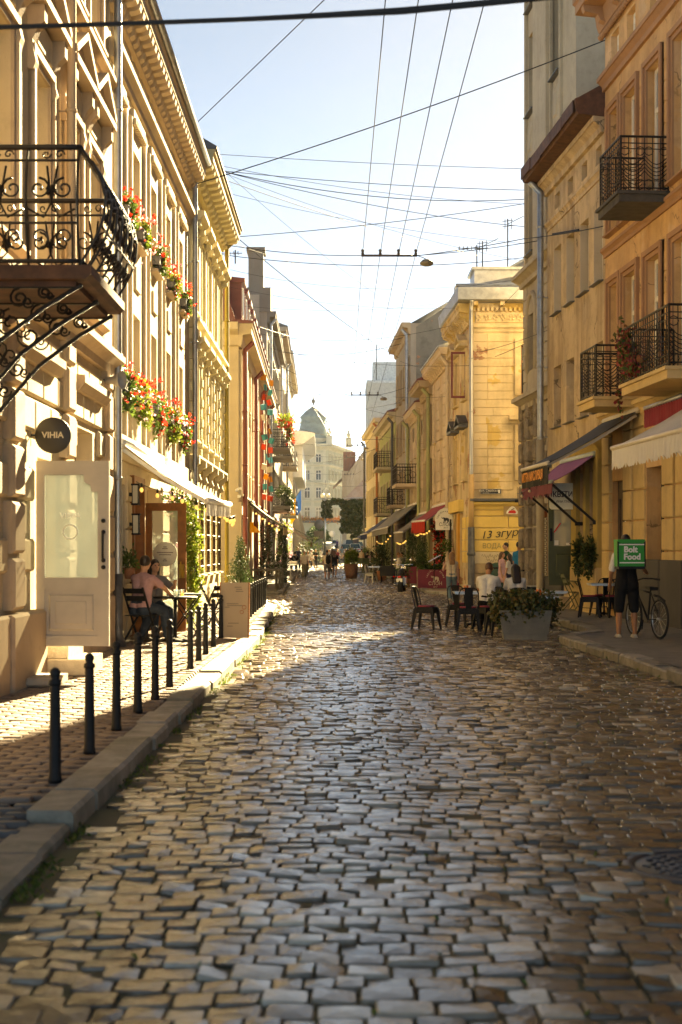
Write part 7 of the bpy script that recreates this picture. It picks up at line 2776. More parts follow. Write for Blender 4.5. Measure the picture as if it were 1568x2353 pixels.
for i, (px, Y, w) in enumerate(((738, 150, "white top by the silver bins"), (757, 132, "grey top ahead of the walking couple"), (776, 140, "wine red top in the middle of the road"), (786, 165, "denim shirt near the pale gold car"), (748, 178, "beige shirt beside the silver bins"), (808, 150, "navy shirt left of the ivy"), (716, 118, "white top at the edge of the left terrace"), (795, 125, "grey top right of the walking couple"))):
    person("small distant pedestrian with " + w, (pX(px, Y), Y, float(gz(pX(px, Y), Y))), RND.uniform(0, 6), 1.66, legs=WK if i % 2 else WK2, arms=AW, top=TINTS[i % 6], bottom=c_jeand if i % 3 else c_beige, hair=("dark", "brown", "fair")[i % 3], hstyle="long" if i % 2 else "short", vox=.03)
ST = ((82, 84, 5), (82, 84, 8))
for lab, px, Y, rz, tp_, hc, hs in (("seated guest in white at the left terrace, taking a photo", 708, 112, 20, c_white, "brown", "short"), ("seated guest in dark red at the left terrace", 669, 98, 150, c_wine, "dark", "long"), ("seated guest in black at the left terrace", 678, 92, 190, c_black, "dark", "short"),
                                    ("standing waitress in dark blue at the left terrace", 685, 106, 10, c_navy, "brown", "bun"), ("seated guest in rose at the right terrace", 854, 100, 200, c_pink, "dark", "long"), ("seated guest in dark clothes at the right terrace", 845, 104, 170, c_black, "dark", "short"),
                                    ("seated guest with bare arms under the pale awning", 874, 93, 160, c_beige, "brown", "bun"), ("seated guest in white behind the motorcycle", 916, 69, 100, c_white, "fair", "short"), ("seated guest in grey near the taupe awning post", 924, 71, -60, c_grey, "dark", "short")):
    stand = "standing" in lab
    person(lab, (pX(px, Y), Y, SW), R(rz), 1.66, legs=((0, 0, 2), (0, 0, 2)) if stand else ST, arms=((30, 10, 60, 10), (30, 10, 70, 10)), top=tp_, bottom=c_jeand, hair=hc, hstyle=hs, hip=None if stand else .57, vox=.024)

# ================================================================== motorcycle, cars, bins
mb = thing("motorcycle", "black motorcycle with a white number plate parked beside the red planters", "motorcycle", (pX(925, 53), 53.2, .0), R(-8))
wheel(mb, (0, -.7, .33), .27, tw=.085)
wheel(mb, (0, .75, .33), .28, tw=.06)
m_chrome = mk("chrome", (.6, .6, .6), rough=.15, metal=1)
g = G()
g.tube([(0, -.95, .60), (0, -.75, .70), (0, -.45, .66)], [.05, .11, .1], 8)
g.tube([(0, .55, .62), (0, .75, .68), (0, .95, .6)], [.05, .07, .04], 8)
g.build("mudguard", m_black, mb)
G().sphere((0, .15, .78), .2, 12, 8, .75, 1.5, .7).build("fuel_tank", mk("tank_paint", (.03, .03, .035), rough=.15, metal=.3), mb)
G().tube([(0, -.55, .72), (0, -.35, .76), (0, -.05, .70)], [.1, .15, .12], 8).build("seat", m_black, mb)
G().box(-.16, .16, -.25, .3, .28, .6).tube([(-.1, .3, .4), (-.1, .45, .8)], .02, 6).build("engine", m_steel, mb)
G().tube([(.16, .2, .35), (.2, -.2, .28), (.2, -.75, .32)], [.03, .04, .05], 8).tube([(-.16, .2, .35), (-.2, -.2, .28), (-.2, -.75, .32)], [.03, .04, .05], 8).build("exhaust", m_chrome, mb)
G().tube([(-.07, .75, .33), (-.07, .48, .98)], .025, 6).tube([(.07, .75, .33), (.07, .48, .98)], .025, 6).tube([(-.38, .28, 1.06), (-.15, .42, 1.04), (.15, .42, 1.04), (.38, .28, 1.06)], .016, 6).build("fork", m_chrome, mb)
G().sphere((0, .6, .92), .1, 10, 6).build("headlight", m_chrome, mb)
G().sphere((-.3, .34, 1.22), .07, 8, 5, 1, .4, .8).sphere((.3, .34, 1.22), .07, 8, 5, 1, .4, .8).bar((-.28, .32, 1.06), (-.3, .34, 1.2), .012, .012).bar((.28, .32, 1.06), (.3, .34, 1.2), .012, .012).build("mirror", m_chrome, mb)
G().box(-.11, .11, -1.02, -1.005, .42, .56).build("number_plate", m_white, mb)
G().box(-.06, .06, -1.03, -.98, .58, .65).sphere((-.22, -.9, .62), .035, 8, 5).sphere((.22, -.9, .62), .035, 8, 5).bar((-.22, -.9, .62), (.22, -.9, .62), .012, .012).build("tail_light", mk("lamp_red", (.5, .01, .01), rough=.2), mb)

m_cglass = glass("car_glass", [(.03, .06, .07), (.05, .09, .10)], .05)


def car(label, loc, rz, colr, h=1.45, L=4.3, W=1.74, van=False):
    o = thing("parked_car", label, "car", loc, rz, "cars at the far end of the street")
    pm = mk("car_paint_%02d" % int(colr[0] * 90 + colr[2] * 9), colr, rough=.3, metal=.2, coat=.6, var=.03)
    hb = .78
    prof = [(-L / 2, .28), (L / 2, .28), (L / 2, .62), (L / 2 - .15, hb - .05), (L * .22, hb + .02), (-L * .36, hb + .05), (-L / 2 + .05, hb), (-L / 2, .6)]
    roof = [(L * .2, hb), (L * .04, h - .04), (-L * .12, h), (-L * .28, h - .03), (-L * .42, hb)] if not van else [(L * .34, hb), (L * .2, h - .05), (-L * .1, h), (-L * .46, h - .03), (-L * .49, hb)]
    V, fs = [], []

    def ext(pr, w0, w1, g):
        n = len(pr)
        zmin, zmax = min(p[1] for p in pr), max(p[1] for p in pr)
        vs = []
        for s in (-1, 1):
            for y, z in pr:
                w = w0 + (w1 - w0) * (z - zmin) / (zmax - zmin)
                vs.append((s * w / 2, y, z))
        f = [tuple(range(n)), tuple(range(2 * n - 1, n - 1, -1))]
        for i in range(n):
            j = (i + 1) % n
            f.append((i, i + n, j + n, j))
        g.add(vs, f)
    g = G()
    ext(prof, W, W * .96, g)
    g.build("body", pm, o)
    g = G()
    ext(roof, W * .94, W * .70, g)
    g.build("cabin", m_cglass, o)
    g = G()
    a, b, c, d = roof[1], roof[2], roof[3], roof[0]
    wr = W * .70
    g.add([(-wr / 2, a[0], a[1] + .02), (wr / 2, a[0], a[1] + .02), (wr / 2, b[0], b[1] + .02), (-wr / 2, b[0], b[1] + .02), (wr / 2, c[0], c[1] + .02), (-wr / 2, c[0], c[1] + .02)], [(0, 1, 2, 3), (3, 2, 4, 5)])
    for s in (-1, 1):
        for p, q in ((roof[0], roof[1]), (roof[2], (roof[2][0] - .05, hb)), (roof[3], roof[4])):
            g.bar((s * W * .47, p[0], p[1]) if p[1] < 1 else (s * wr / 2, p[0], p[1]), (s * wr / 2, q[0], q[1]) if q[1] > 1 else (s * W * .47, q[0], q[1]), .06, .06)
    g.build("roof", pm, o)
    for s in (-1, 1):
        for y in (-L * .31, L * .31):
            gg = G()
            gg.lathe([(.0, -.1), (.3, -.1), (.32, -.06), (.32, .06), (.3, .1), (.0, .1)], 18, cap=False)
            w = gg.build("wheel", m_tyre, o)
            w.matrix_basis = Matrix.Translation((s * (W / 2 - .1), y, .32)) @ Matrix.Rotation(PI / 2, 4, 'Y')
        G().box(s * W * .33 - .16, s * W * .33 + .16, -L / 2 - .015, -L / 2 + .05, .58, .70).build("tail_light", mk("lamp_red", (.5, .01, .01)), o)
        G().box(s * W * .33 - .17, s * W * .33 + .17, L / 2 - .05, L / 2 + .012, .56, .68).build("headlight", m_chrome, o)
    G().box(-W * .47, W * .47, -L / 2 - .06, -L / 2, .3, .48).box(-W * .47, W * .47, L / 2, L / 2 + .06, .3, .48).build("bumper", m_zincd, o)
    G().box(-.26, .26, -L / 2 - .075, -L / 2 - .06, .36, .47).build("number_plate", m_white, o)
    return o


for lab, px, Y, rz, c, kw in (("pale gold sedan seen from behind, nearest of the distant cars", 792, 196, 4, (.42, .36, .26), {}), ("white hatchback right of the pale gold sedan", 817, 202, -3, (.62, .62, .60), {}), ("white van standing behind the two nearest distant cars", 802, 214, 5, (.6, .58, .54), dict(van=True, h=1.9)),
                              ("dark blue car at the right behind the van", 823, 226, 0, (.03, .05, .1), {}), ("silver car parked by the left kerb beside the bins", 730, 206, 6, (.38, .38, .40), {}), ("light car crossing behind the bins", 757, 252, 85, (.5, .5, .48), {}), ("dark car crossing at the far left end", 722, 262, 92, (.05, .07, .06), {}), ("blue car under the ivy at the far junction", 822, 256, 80, (.06, .12, .22), {}), ("white car partly hidden by the hanging ivy", 803, 266, 88, (.55, .55, .53), {})):
    car(lab, (pX(px, Y), Y, rise(Y) + .01), R(rz), c, **kw)
for i in range(3):
    Y = 196 + i * 3.2
    o = thing("waste_container", ("silver waste container nearest the viewer, left of the distant cars", "silver waste container in the middle of the three", "silver waste container farthest of the three")[i], "waste container", (pX(744, 200) + .1 * i, Y, rise(Y)), 0, "silver waste containers")
    G().add([(-.8, -.7, .2), (.8, -.7, .2), (.8, .7, .2), (-.8, .7, .2), (-.95, -.85, 1.3), (.95, -.85, 1.3), (.95, .85, 1.3), (-.95, .85, 1.3)], [(0, 3, 2, 1), (4, 5, 6, 7), (0, 1, 5, 4), (1, 2, 6, 5), (2, 3, 7, 6), (3, 0, 4, 7)]).build("bin_body", m_steel, o)
    G().sweep([(-.9, 1.3), (-.7, 1.6), (0, 1.72), (.7, 1.6), (.9, 1.3)], -.95, .95).build("lid", m_zinc, o)
    G().box(-.7, -.6, -.6, .6, 0, .2).box(.6, .7, -.6, .6, 0, .2).build("runner", m_tyre, o)
o = thing("litter_bin", "dark green ribbed waste bin at the yellow corner", "bin", (pX(1146, 50), 50.2, .12))
G().lathe([(.26, 0), (.3, .7), (.3, .85), (.24, .98), (.1, 1.04)], 20).build("bin_body", mk("bin_green", (.012, .05, .035), rough=.5), o)
G().lathe([(.31, .82), (.31, .88)], 20).build("rim", m_black, o)
o = thing("bench", "small slatted bench in front of the grey house", "bench", (pX(1228, 40.5), 40.3, SR), R(90))
for i in range(4):
    G().box(-.5, .5, -.18 + i * .095, -.1 + i * .095, .43, .455).build("slat", m_zinc, o)
for s in (-.42, .42):
    G().box(s - .02, s + .02, -.18, .18, 0, .43).build("leg", m_black, o)

# ================================================================== furniture farther down the street
m_bench = mk("bench_wood_dark", (.045, .035, .02), rough=.7, var=.25, vscale=6)
for i, Y in enumerate((50.9, 53.0, 55.2)):
    o = thing("picnic_table", ("dark wooden picnic table nearest to the side street", "dark wooden picnic table in the middle of the terrace row", "dark wooden picnic table next to the cypresses")[i], "table", (LX2(Y) + .85 + .05 * i, Y, SW), 0, "dark wooden picnic tables on the left terrace")
    for k in range(5):
        G().box(-.62, .62, -.35 + k * .14, -.23 + k * .14, .72, .76).build("plank", m_bench, o)
    for s in (-1, 1):
        G().bar((s * .45, -.3, .72), (s * .45, -.5, 0), .07, .05).bar((s * .45, .3, .72), (s * .45, .5, 0), .07, .05).bar((s * .45, -.5, .42), (s * .45, .5, .42), .06, .05).build("trestle_leg", m_bench, o)
        G().box(-.62, .62, s * .55 - .13, s * .55 + .13, .43, .47).build("bench_plank", m_bench, o)
ch1 = make_chair("steel chair with armrest at the edge of the right terrace", "terrace chairs on the right")
for q in ch1.children:
    for sl in q.material_slots:
        sl.link = 'OBJECT'
        sl.material = m_steel if not q.name.startswith("seat_pad") else mk("pad_pale", (.4, .42, .42), rough=.8)
x, Y = pX(853, 66.5), 66.5
ch1.location = (x, Y, rz0(x, Y))
ch1.rotation_euler = (0, 0, R(60))
o = thing("wicker_armchair", "black wicker armchair seen from behind next to the steel chair", "armchair", (pX(890, 66), 66, .03), R(175))
m_wick = mk("wicker_black", (.02, .02, .02), rough=.7, bump=1, bscale=60, bdist=.02)
G().bbox(-.3, .3, -.28, .28, .36, .45, .03).build("seat", m_wick, o)
G().bbox(-.32, .32, .26, .32, .36, .84, .03).build("backrest", m_wick, o)
for sx in (-1, 1):
    G().box(sx * .3 - .03, sx * .3 + .03, -.28, .3, .6, .65).bar((sx * .3, -.26, .36), (sx * .3, -.26, .62), .04, .04).build("armrest", m_wick, o)
    for sy in (-1, 1):
        G().bar((sx * .27, sy * .25, .38), (sx * .28, sy * .27, 0), .035, .035).build("leg", m_black, o)
st = thing("bar_stool", "tall olive green bar stool, left one by the wicker planter", "stool", (0, 0, 0), 0, "olive green bar stools")
m_oliv = mk("paint_olive", (.09, .11, .035), rough=.55)
G().box(-.2, .2, -.2, .2, .74, .78).build("seat", m_oliv, st)
G().box(-.2, .2, .17, .2, .78, 1.08).build("backrest", m_oliv, st)
for sx in (-1, 1):
    for sy in (-1, 1):
        G().bar((sx * .17, sy * .17, .75), (sx * .24, sy * .24, 0), .035, .035).build("leg", m_oliv, st)
G().bar((-.22, -.22, .25), (.22, -.22, .25), .025, .025).bar((-.22, .22, .25), (.22, .22, .25), .025, .025).build("stretcher", m_oliv, st)
st.location = gr0(828, 82)
dup(st, gr0(843, 80), R(15), "tall olive green bar stool, middle one by the wicker planter")
dup(st, gr0(856, 84), R(-30), "tall olive green bar stool, right one near the terrace table")
dup(t0, gr0(862, 70), 0, "steel topped cafe table between the steel chair and the bar stools")
dup(t0, gr0(866, 90), 0, "steel topped cafe table by the seated guest in rose")
for i, (px, Y, rz) in enumerate(((848, 98, 30), (868, 95, -50), (862, 103, 120))):
    folding_chair(("pale folding chair of the guest in rose", "pale folding chair under the pale awning", "pale folding chair at the back of the right terrace")[i], (pX(px, Y), Y, SW), R(rz), m_steel, "pale folding chairs on the right terrace")
for i, (px, Y, rz) in enumerate(((637, 66, 20), (676, 74, 170), (664, 84, 80), (655, 90, -60), (702, 88, 10), (696, 100, 100))):
    folding_chair(("pale chair in the sun at the left terrace, nearest", "pale chair at the kerb of the left terrace", "pale chair beside the wine dressed guest", "pale chair far back on the left terrace", "chair right behind the walking man in olive trousers", "chair near the black waistcoat person")[i], (pX(px, Y), Y, SW), R(rz), m_ftab if i > 3 else m_steel, "chairs on the far left terrace")
for i, (px, Y) in enumerate(((655, 70), (668, 92), (700, 108), (707, 92))):
    dup(t0, (pX(px, Y), Y, SW if px < 690 else .02), R(10 * i), ("steel cafe table in the sun on the left terrace", "steel cafe table between the left terrace guests", "steel cafe table of the photographing guest", "steel cafe table behind the man in olive trousers")[i])
WICK = [(.30, 0), (.34, .35), (.36, .75), (.37, .78)]
m_wicker = mk("wicker_brown", (.20, .10, .06), rough=.8, bump=1, bscale=45, bdist=.03, var=.25, vscale=9)
plant("planter_bush", "yellow green bush in a tall wicker planter in the middle of the street", "plant", gr0(808, 77), [(900, (0, 0, 1.05), (.38, .38, .42), .2, .4), (400, (.1, 0, 1.4), (.3, .3, .3), .2, .5)], m_leafy, .1, WICK, m_wicker, seed=101)
plant("planter_bush", "olive bush in a pot by the steel chair on the right", "plant", gr0(878, 72), [(700, (0, 0, 1.1), (.5, .45, .5), .2, .5), (300, (-.1, 0, 1.6), (.3, .3, .3), .2, .5)], m_leafd, .11, [(.2, 0), (.26, .45), (.28, .48)], m_terra, seed=102)
plant("planter_bush", "tall olive bush behind the woman in the beige dress", "plant", gr0(840, 116), [(600, (0, 0, 1.2), (.5, .5, .7), .2, .5)], m_leaf, .12, [(.25, 0), (.3, .5)], m_terra, seed=103)
plant("planter_bush", "leafy pot plant beside the motorcycle", "plant", gr0(931, 60), [(400, (0, 0, .7), (.3, .3, .4), .2, .5)], m_leaf, .09, [(.18, 0), (.24, .35)], m_terra, seed=104)
plant("flower_basket", "yellow and pink flower hedge on the left terrace post", "plant", (pX(652, 66), 66.5, SW), [(500, (0, 0, 2.3), (.35, .5, .45), .2, .5), (300, (0, 0, 1.4), (.35, .5, .35), .2, .5)], m_leafy, .1, seed=105, petals=(60, m_pink, .08))
plant("flower_basket", "orange blossoms in a window box on the upper green balcony", "plant", (LX2(80) + .9, 80, 8.3), [(700, (0, 0, .5), (.5, 1.2, .45), .2, .5), (300, (.25, -.5, -.2), (.25, .6, .5), .2, .5)], m_leafy, .13, seed=106, petals=(80, m_red, .1), stem=False)
plant("balcony_plants", "dark creeper on the lower iron balcony, left row", "plant", (LX2(79) + .9, 78.5, 4.4), [(600, (0, 0, .3), (.5, 1.3, .45), .2, .5), (300, (.2, .6, -.3), (.3, .8, .4), .2, .5)], m_leafd, .13, seed=107, stem=False)
plant("shrub", "round dark shrub at the left kerb beyond the terraces", "plant", (pX(712, 140), 140, .1), [(800, (0, 0, 1.4), (1.3, 1.2, 1.3), .2, .4)], m_leafd, .2, seed=108)
# post, lampshade, flag, bunting, camera
o = thing("terrace_post", "black square post with a lamp arm at the left terrace corner", "post", (pX(655, 64), 64, SW))
G().box(-.09, .09, -.09, .09, 0, 2.2).box(-.14, .14, -.14, .14, 2.2, 2.3).box(-.12, .12, -.12, .12, 0, .12).build("post", m_black, o)
G().bar((0, 0, .75), (-1.1, 0, .75), .08, .12).build("rail", m_black, o)
o = thing("pendant_lamp", "bright orange pendant lampshade under the cream awning", "lamp", (pX(577, 58.5), 58.5, pZ(1224, 58.5)))
G().lathe([(.42, 0), (.40, .02), (.2, .24), (.12, .28), (.1, .42), (.02, .44)], 20).build("lamp_shade", mk("lampshade_orange", (.75, .27, .015), rough=.5, emit=(1, .35, .02), estr=.03), o)
G().tube([(0, 0, .42), (0, 0, 1.5)], .012, 4).build("cord", m_black, o)
o = thing("flag", "yellow and blue flag hanging from a pole on the left houses", "flag", (LX2(120) + .2, 120, pZ(1165, 120)), 0)
G().tube([(0, 0, 0), (1.0, 0, 1.5)], .03, 6).build("flagpole", m_zincd, o)
for k, (nm, c) in enumerate((("yellow_half", (.75, .5, .02)), ("blue_half", (.05, .25, .6)))):
    g = G()
    vs = []
    for i in range(5):
        for j in range(5):
            t, q = (k + i / 4) / 2, j / 4
            vs.append((.1 + t * .9, .1 * math.sin(t * 7 + q), .1 + t * 1.35 - q * 1.7))
    g.add(vs, [(i * 5 + j, i * 5 + j + 1, i * 5 + j + 6, i * 5 + j + 5) for i in range(4) for j in range(4)], True)
    q = g.build(nm, mk("flag_" + nm, c, rough=.8, trans=.3), o)
    q.modifiers.new("thick", 'SOLIDIFY').thickness = .01
for s in range(2):
    o = thing("bunting", ("string of coloured paper lanterns and flags hanging down the sand coloured house, nearer", "string of coloured flags on the sand coloured house, farther")[s], "bunting", (LX2(60) + .45 + s * .1, 61.5 + s * 2.2, 3.6))
    cs_ = [(.5, .06, .02), (.05, .3, .3), (.6, .3, .04), (.55, .5, .4), (.08, .35, .4)]
    G().tube([(0, 0, 0), (.05, 0, 3), (0, 0, 6)], .012, 4).build("cord", m_blk, o)
    for i in range(13):
        z = .3 + i * .43
        g = G()
        a = RND.uniform(0, 3)
        g.rot_box((RND.uniform(-.07, .07), RND.uniform(-.12, .12), z), (.09, .09, .12) if i % 3 == 0 else (.012, .10, .13), (RND.uniform(-.3, .3), RND.uniform(-.3, .3), a))
        g.build("pennant" if i % 3 else "paper_lantern", mk("paper_%d" % (i % 5), cs_[i % 5], rough=.8, trans=.3), o)
o = thing("security_camera", "small white security camera on the sand coloured side wall", "camera", (pX(566, 49.8) - .25, 49.75, pZ(1126, 50)))
G().rot_box((0, -.15, 0), (.05, .14, .045), (R(-15), 0, R(35))).build("housing", m_white, o)
G().bar((0, 0, -.05), (0, .2, -.12), .03, .03).box(-.06, .06, .1, .23, -.28, -.18).build("bracket", m_white, o)

# hanging ivy at the far junction, hedge, lamps, posts
Yv = 165
ps = []
for px0, px1, py0, py1, n in ((740, 763, 1150, 1190, 900), (763, 790, 1146, 1160, 350), (783, 806, 1150, 1225, 1700), (806, 842, 1148, 1215, 2600), (808, 836, 1205, 1240, 900)):
    for _ in range(n):
        px, py = RND.uniform(px0, px1), RND.uniform(py0, py1)
        px += 2.2 * math.sin(py * .35)
        if RND.random() < .25 * (1 + math.sin(px * .9 + py * .21)):
            continue
        ps.append((pX(px, Yv), Yv + RND.uniform(-.7, .7), pZ(py, Yv)))
o = thing("hanging_ivy", "dark ivy hanging in thick columns from cables across the street end", "ivy", (0, 0, 0))
link("foliage", leaves_mesh("foliage", ps, .32, seed=111, asp=.8, up=-.2), m_leafd, o)
G().tube([(pX(735, Yv), Yv, pZ(1146, Yv)), (pX(850, Yv), Yv, pZ(1144, Yv))], .05, 6).tube([(pX(747, Yv), Yv, .3), (pX(747, Yv), Yv, pZ(1146, Yv))], .12, 8).build("cable", m_steel, o)
p = blob_pts(3500, (pX(731, 222), 222, 3.2), (2.0, 1.5, 2.2), 112, .5, .15)
o = thing("hedge", "clipped green hedge block at the foot of the palace", "hedge", (0, 0, 0))
link("foliage", leaves_mesh("foliage", p, .3, seed=113), m_leaf, o)
o = thing("flower_ledge", "band of orange flowers above the palace ground floor", "flower box", (0, 0, 0))
ps = np.stack([NR.uniform(-16, .6, 1600), NR.normal(288.6, .3, 1600), NR.normal(7.6, .25, 1600)], 1)
link("blossoms", leaves_mesh("blossoms", ps, .4, seed=114), mk("petal_orange", (.5, .16, .02), island=[(.5, .1, .02), (.6, .25, .03), (.2, .14, .03)], rough=.7), o)
G().box(-16, .6, 288.3, 289.6, 7.0, 7.45).build("ledge", m_zincd, o)
o = thing("globe_lamp", "double globe street lamp hanging over the street", "street lamp", P(748, 1130, 150))
G().tube([(-.3, 0, -.2), (-.3, 0, .1), (0, 0, .4), (.3, 0, .1), (.3, 0, -.2)], .03, 6).tube([(0, 0, .4), (0, 0, 1.2)], .025, 5).build("arm", m_zincd, o)
for s in (-.3, .3):
    G().sphere((s, 0, -.42), .24, 12, 8).build("globe", mk("globe_glass", (.7, .68, .6), rough=.3), o)
for i, (px, Y) in enumerate(((747, 185), (783, 190))):
    o = thing("lamp_mast", ("white mast left of the hanging ivy", "pale blue mast in front of the palace")[i], "mast", (pX(px, Y), Y, rise(Y)))
    G().tube([(0, 0, 0), (0, 0, 7.2)], [.12, .08], 8).build("mast", mk("mast_paint", (.5, .53, .55), rough=.5), o)
o = thing("road_sign", "round road sign seen from behind above two plates on a post", "road sign", (pX(733, 175), 175, rise(175)))
G().tube([(0, 0, 0), (0, 0, 4.4)], .06, 6).build("post", m_zincd, o)
d = G().lathe([(0, 0), (.6, 0), (.6, .03), (0, .03)], 20, cap=False).build("disc", mk("sign_back", (.28, .26, .24), rough=.5), o)
d.matrix_basis = Matrix.Translation((0, -.08, 4.2)) @ Matrix.Rotation(PI / 2, 4, 'X')
G().box(-.6, .6, -.1, -.07, 2.4, 3.4).build("plate", mk("sign_back_brown", (.25, .17, .11), rough=.5), o)
G().box(-.55, .55, -.1, -.07, 1.0, 2.2).build("plate", mk("sign_back", (.28, .26, .24)), o)
d = thing("road_sign", "small white and red road sign at the far junction", "road sign", (pX(764, 195), 195, rise(195)))
G().tube([(0, 0, 0), (0, 0, 2.9)], .05, 6).build("post", m_zincd, d)
q = G().lathe([(0, 0), (.42, 0), (.42, .03), (0, .03)], 20, cap=False).build("disc", m_white, d)
q.matrix_basis = Matrix.Translation((0, -.06, 2.9)) @ Matrix.Rotation(PI / 2, 4, 'X')

# ================================================================== overhead wires, hangers, aerials
m_wire = mk("wire_dark", (.02, .02, .024), rough=.6, spec=.2)


def wire(label, pts, r=.011, sag=.0, group="thin cables strung across the street", mat=None):
    a = Vector(pts[0])
    o = thing("overhead_wire", label, "wire", a, 0, group)
    path = []
    for p, q in zip(pts[:-1], pts[1:]):
        p, q = Vector(p), Vector(q)
        for i in range(17):
            t = i / 16
            path.append(p.lerp(q, t) - Vector((0, 0, sag * 4 * t * (1 - t))) - a)
    G().tube(path, r, 5).build("cable", mat or m_wire, o)
    return o


wire("thick bundled cable crossing close overhead at the top of the view", [(-3.6, 9.3, 5.02), (.4, 9.0, 5.03), (7.75, 8.8, 5.75)], .016, .02, None)
wire("second strand of the thick cable close overhead", [(-3.6, 9.32, 5.05), (.4, 9.02, 5.06), (7.75, 8.8, 5.79)], .009, .04, None)
A = P(505, 392, 42.3)
for i, (p, q, s, r_) in enumerate(((P(455, 280, 32.8), P(1060, -304, 22), 0, .010), (P(428, 430, 34), P(1392, 92, 32.7), .12, .013), (P(494, 354, 42), P(1206, 388, 45.6), .05, .008), (A, P(1206, 437, 45.6), .1, .010), (A, P(1206, 458, 45.6), .35, .012), (P(503, 380, 42), P(1206, 469, 45.6), .2, .007),
                                   (A, P(1206, 521, 45.6), .2, .010), (P(508, 410, 42.3), P(1100, 588, 52), .15, .010), (P(516, 398, 42), P(1204, 600, 47), .25, .006), (P(536, 545, 42.4), P(1206, 468, 45.6), .1, .011), (P(500, 378, 42), P(900, 700, 60), .2, .006),
                                   (P(508, 585, 42.4), P(1206, 592, 45.6), .3, .011), (P(515, 520, 42.4), P(916, 822, 78), .25, .014), (P(598, 752, 62), P(926, 776, 78), .55, .016), (P(530, 700, 52), P(1060, 690, 55), .3, .006), (P(640, 808, 85), P(922, 790, 80), .4, .014), (P(530, 660, 50), P(1086, 706, 52), .3, .006),
                                   (P(640, 840, 80), P(812, 912, 80), .1, .012), (P(905, 912, 80), P(1086, 905, 52), .1, .008), (P(640, 860, 90), P(800, 1010, 112), .1, .012), (P(690, 985, 140), P(880, 1010, 100), .3, .02), (P(690, 1060, 170), P(868, 1030, 104), .5, .02), (P(700, 1100, 170), P(845, 1115, 122), .4, .02), (P(690, 880, 140), P(760, 1000, 118), .1, .015),
                                   (P(968, 1010, 72), P(868, 1000, 100), .1, .01), (P(510, 810, 50), P(640, 850, 84), .15, .008), (P(1010, 820, 62), P(1392, 700, 33), .3, .008), (P(920, 830, 78), P(1206, 790, 46), .6, .009), (P(1206, 650, 46), P(905, 930, 84), .2, .007))):
    NMS = ["rising steeply from the ivory roof to the upper left sky", "long diagonal from the yellow eave up to the orange house", "topmost level strand between the yellow eave and the tall house", "upper strand of the bundle leaving the yellow eave", "slack strand of the bundle leaving the yellow eave", "hair thin strand of the bundle leaving the yellow eave",
           "lowest strand of the bundle leaving the yellow eave", "strand falling from the yellow eave to the zinc dormer", "faint strand falling from the yellow eave to the tall house", "strand rising to the right just above the insulator bar", "faint strand crossing down through the middle of the sky", "level strand just below the insulator bar",
           "dark strand falling from the yellow house to the far gable", "slack strand between the red dormers and the bare gable", "faint upper strand over the red dormers", "slack strand below the bare gable", "faint lower strand over the red dormers", "left stay of the second insulator bar", "right stay of the second insulator bar", "strand falling towards the third bar",
           "slack strand in front of the copper dome", "strand below the copper dome", "strand in front of the palace windows", "short strand left of the copper dome", "strand beside the filigree balcony", "strand along the sand coloured house", "strand along the peach row house to the orange house", "slack strand across the weathered corner house", "faint strand from the tall house to the distance"]
    wire("thin cable, " + NMS[i], [p, q], r_, s)
for i, (p, q, s, r_) in enumerate(((P(508, 440, 42.3), P(1206, 560, 45.6), .2, .006), (P(530, 620, 50), P(1206, 640, 46), .5, .006), (P(560, 760, 56), P(1050, 745, 54), .5, .007), (P(620, 800, 70), P(1085, 840, 51.5), .3, .008), (P(650, 870, 100), P(930, 960, 78), .3, .01), (P(668, 930, 130), P(920, 925, 80), .5, .011), (P(536, 560, 42.4), P(1060, 690, 53), .2, .007))):
    wire("hair thin cable, " + ("from the yellow eave to the middle of the tall house", "level in the middle sky under the nearest lamp", "slack over the red dormers to the peach house", "sagging from the left gable to the galvanised drainpipe", "falling from the far left to the filigree balcony", "slack just above the second insulator bar", "falling from the yellow eave to the zinc roof house")[i], [p, q], r_, s)
TX = [.64, 1.16, 1.70, 2.21]
BARS = [(42, 10.3), (80, 10.3), (118, 10.2), (131, 10.1), (160, 10.0)]
for i, x in enumerate(TX):
    wire("long tram wire running down the street, " + ("leftmost", "second from the left", "third from the left", "rightmost")[i] + " of four", [(x + .12, 3, 10.45), (x, 42, 10.36), (x * .94, 80, 10.36), (x * .8, 118, 10.3), (x * .6, 190, 10.3)], .0095, .12, "tram wires running along the street")
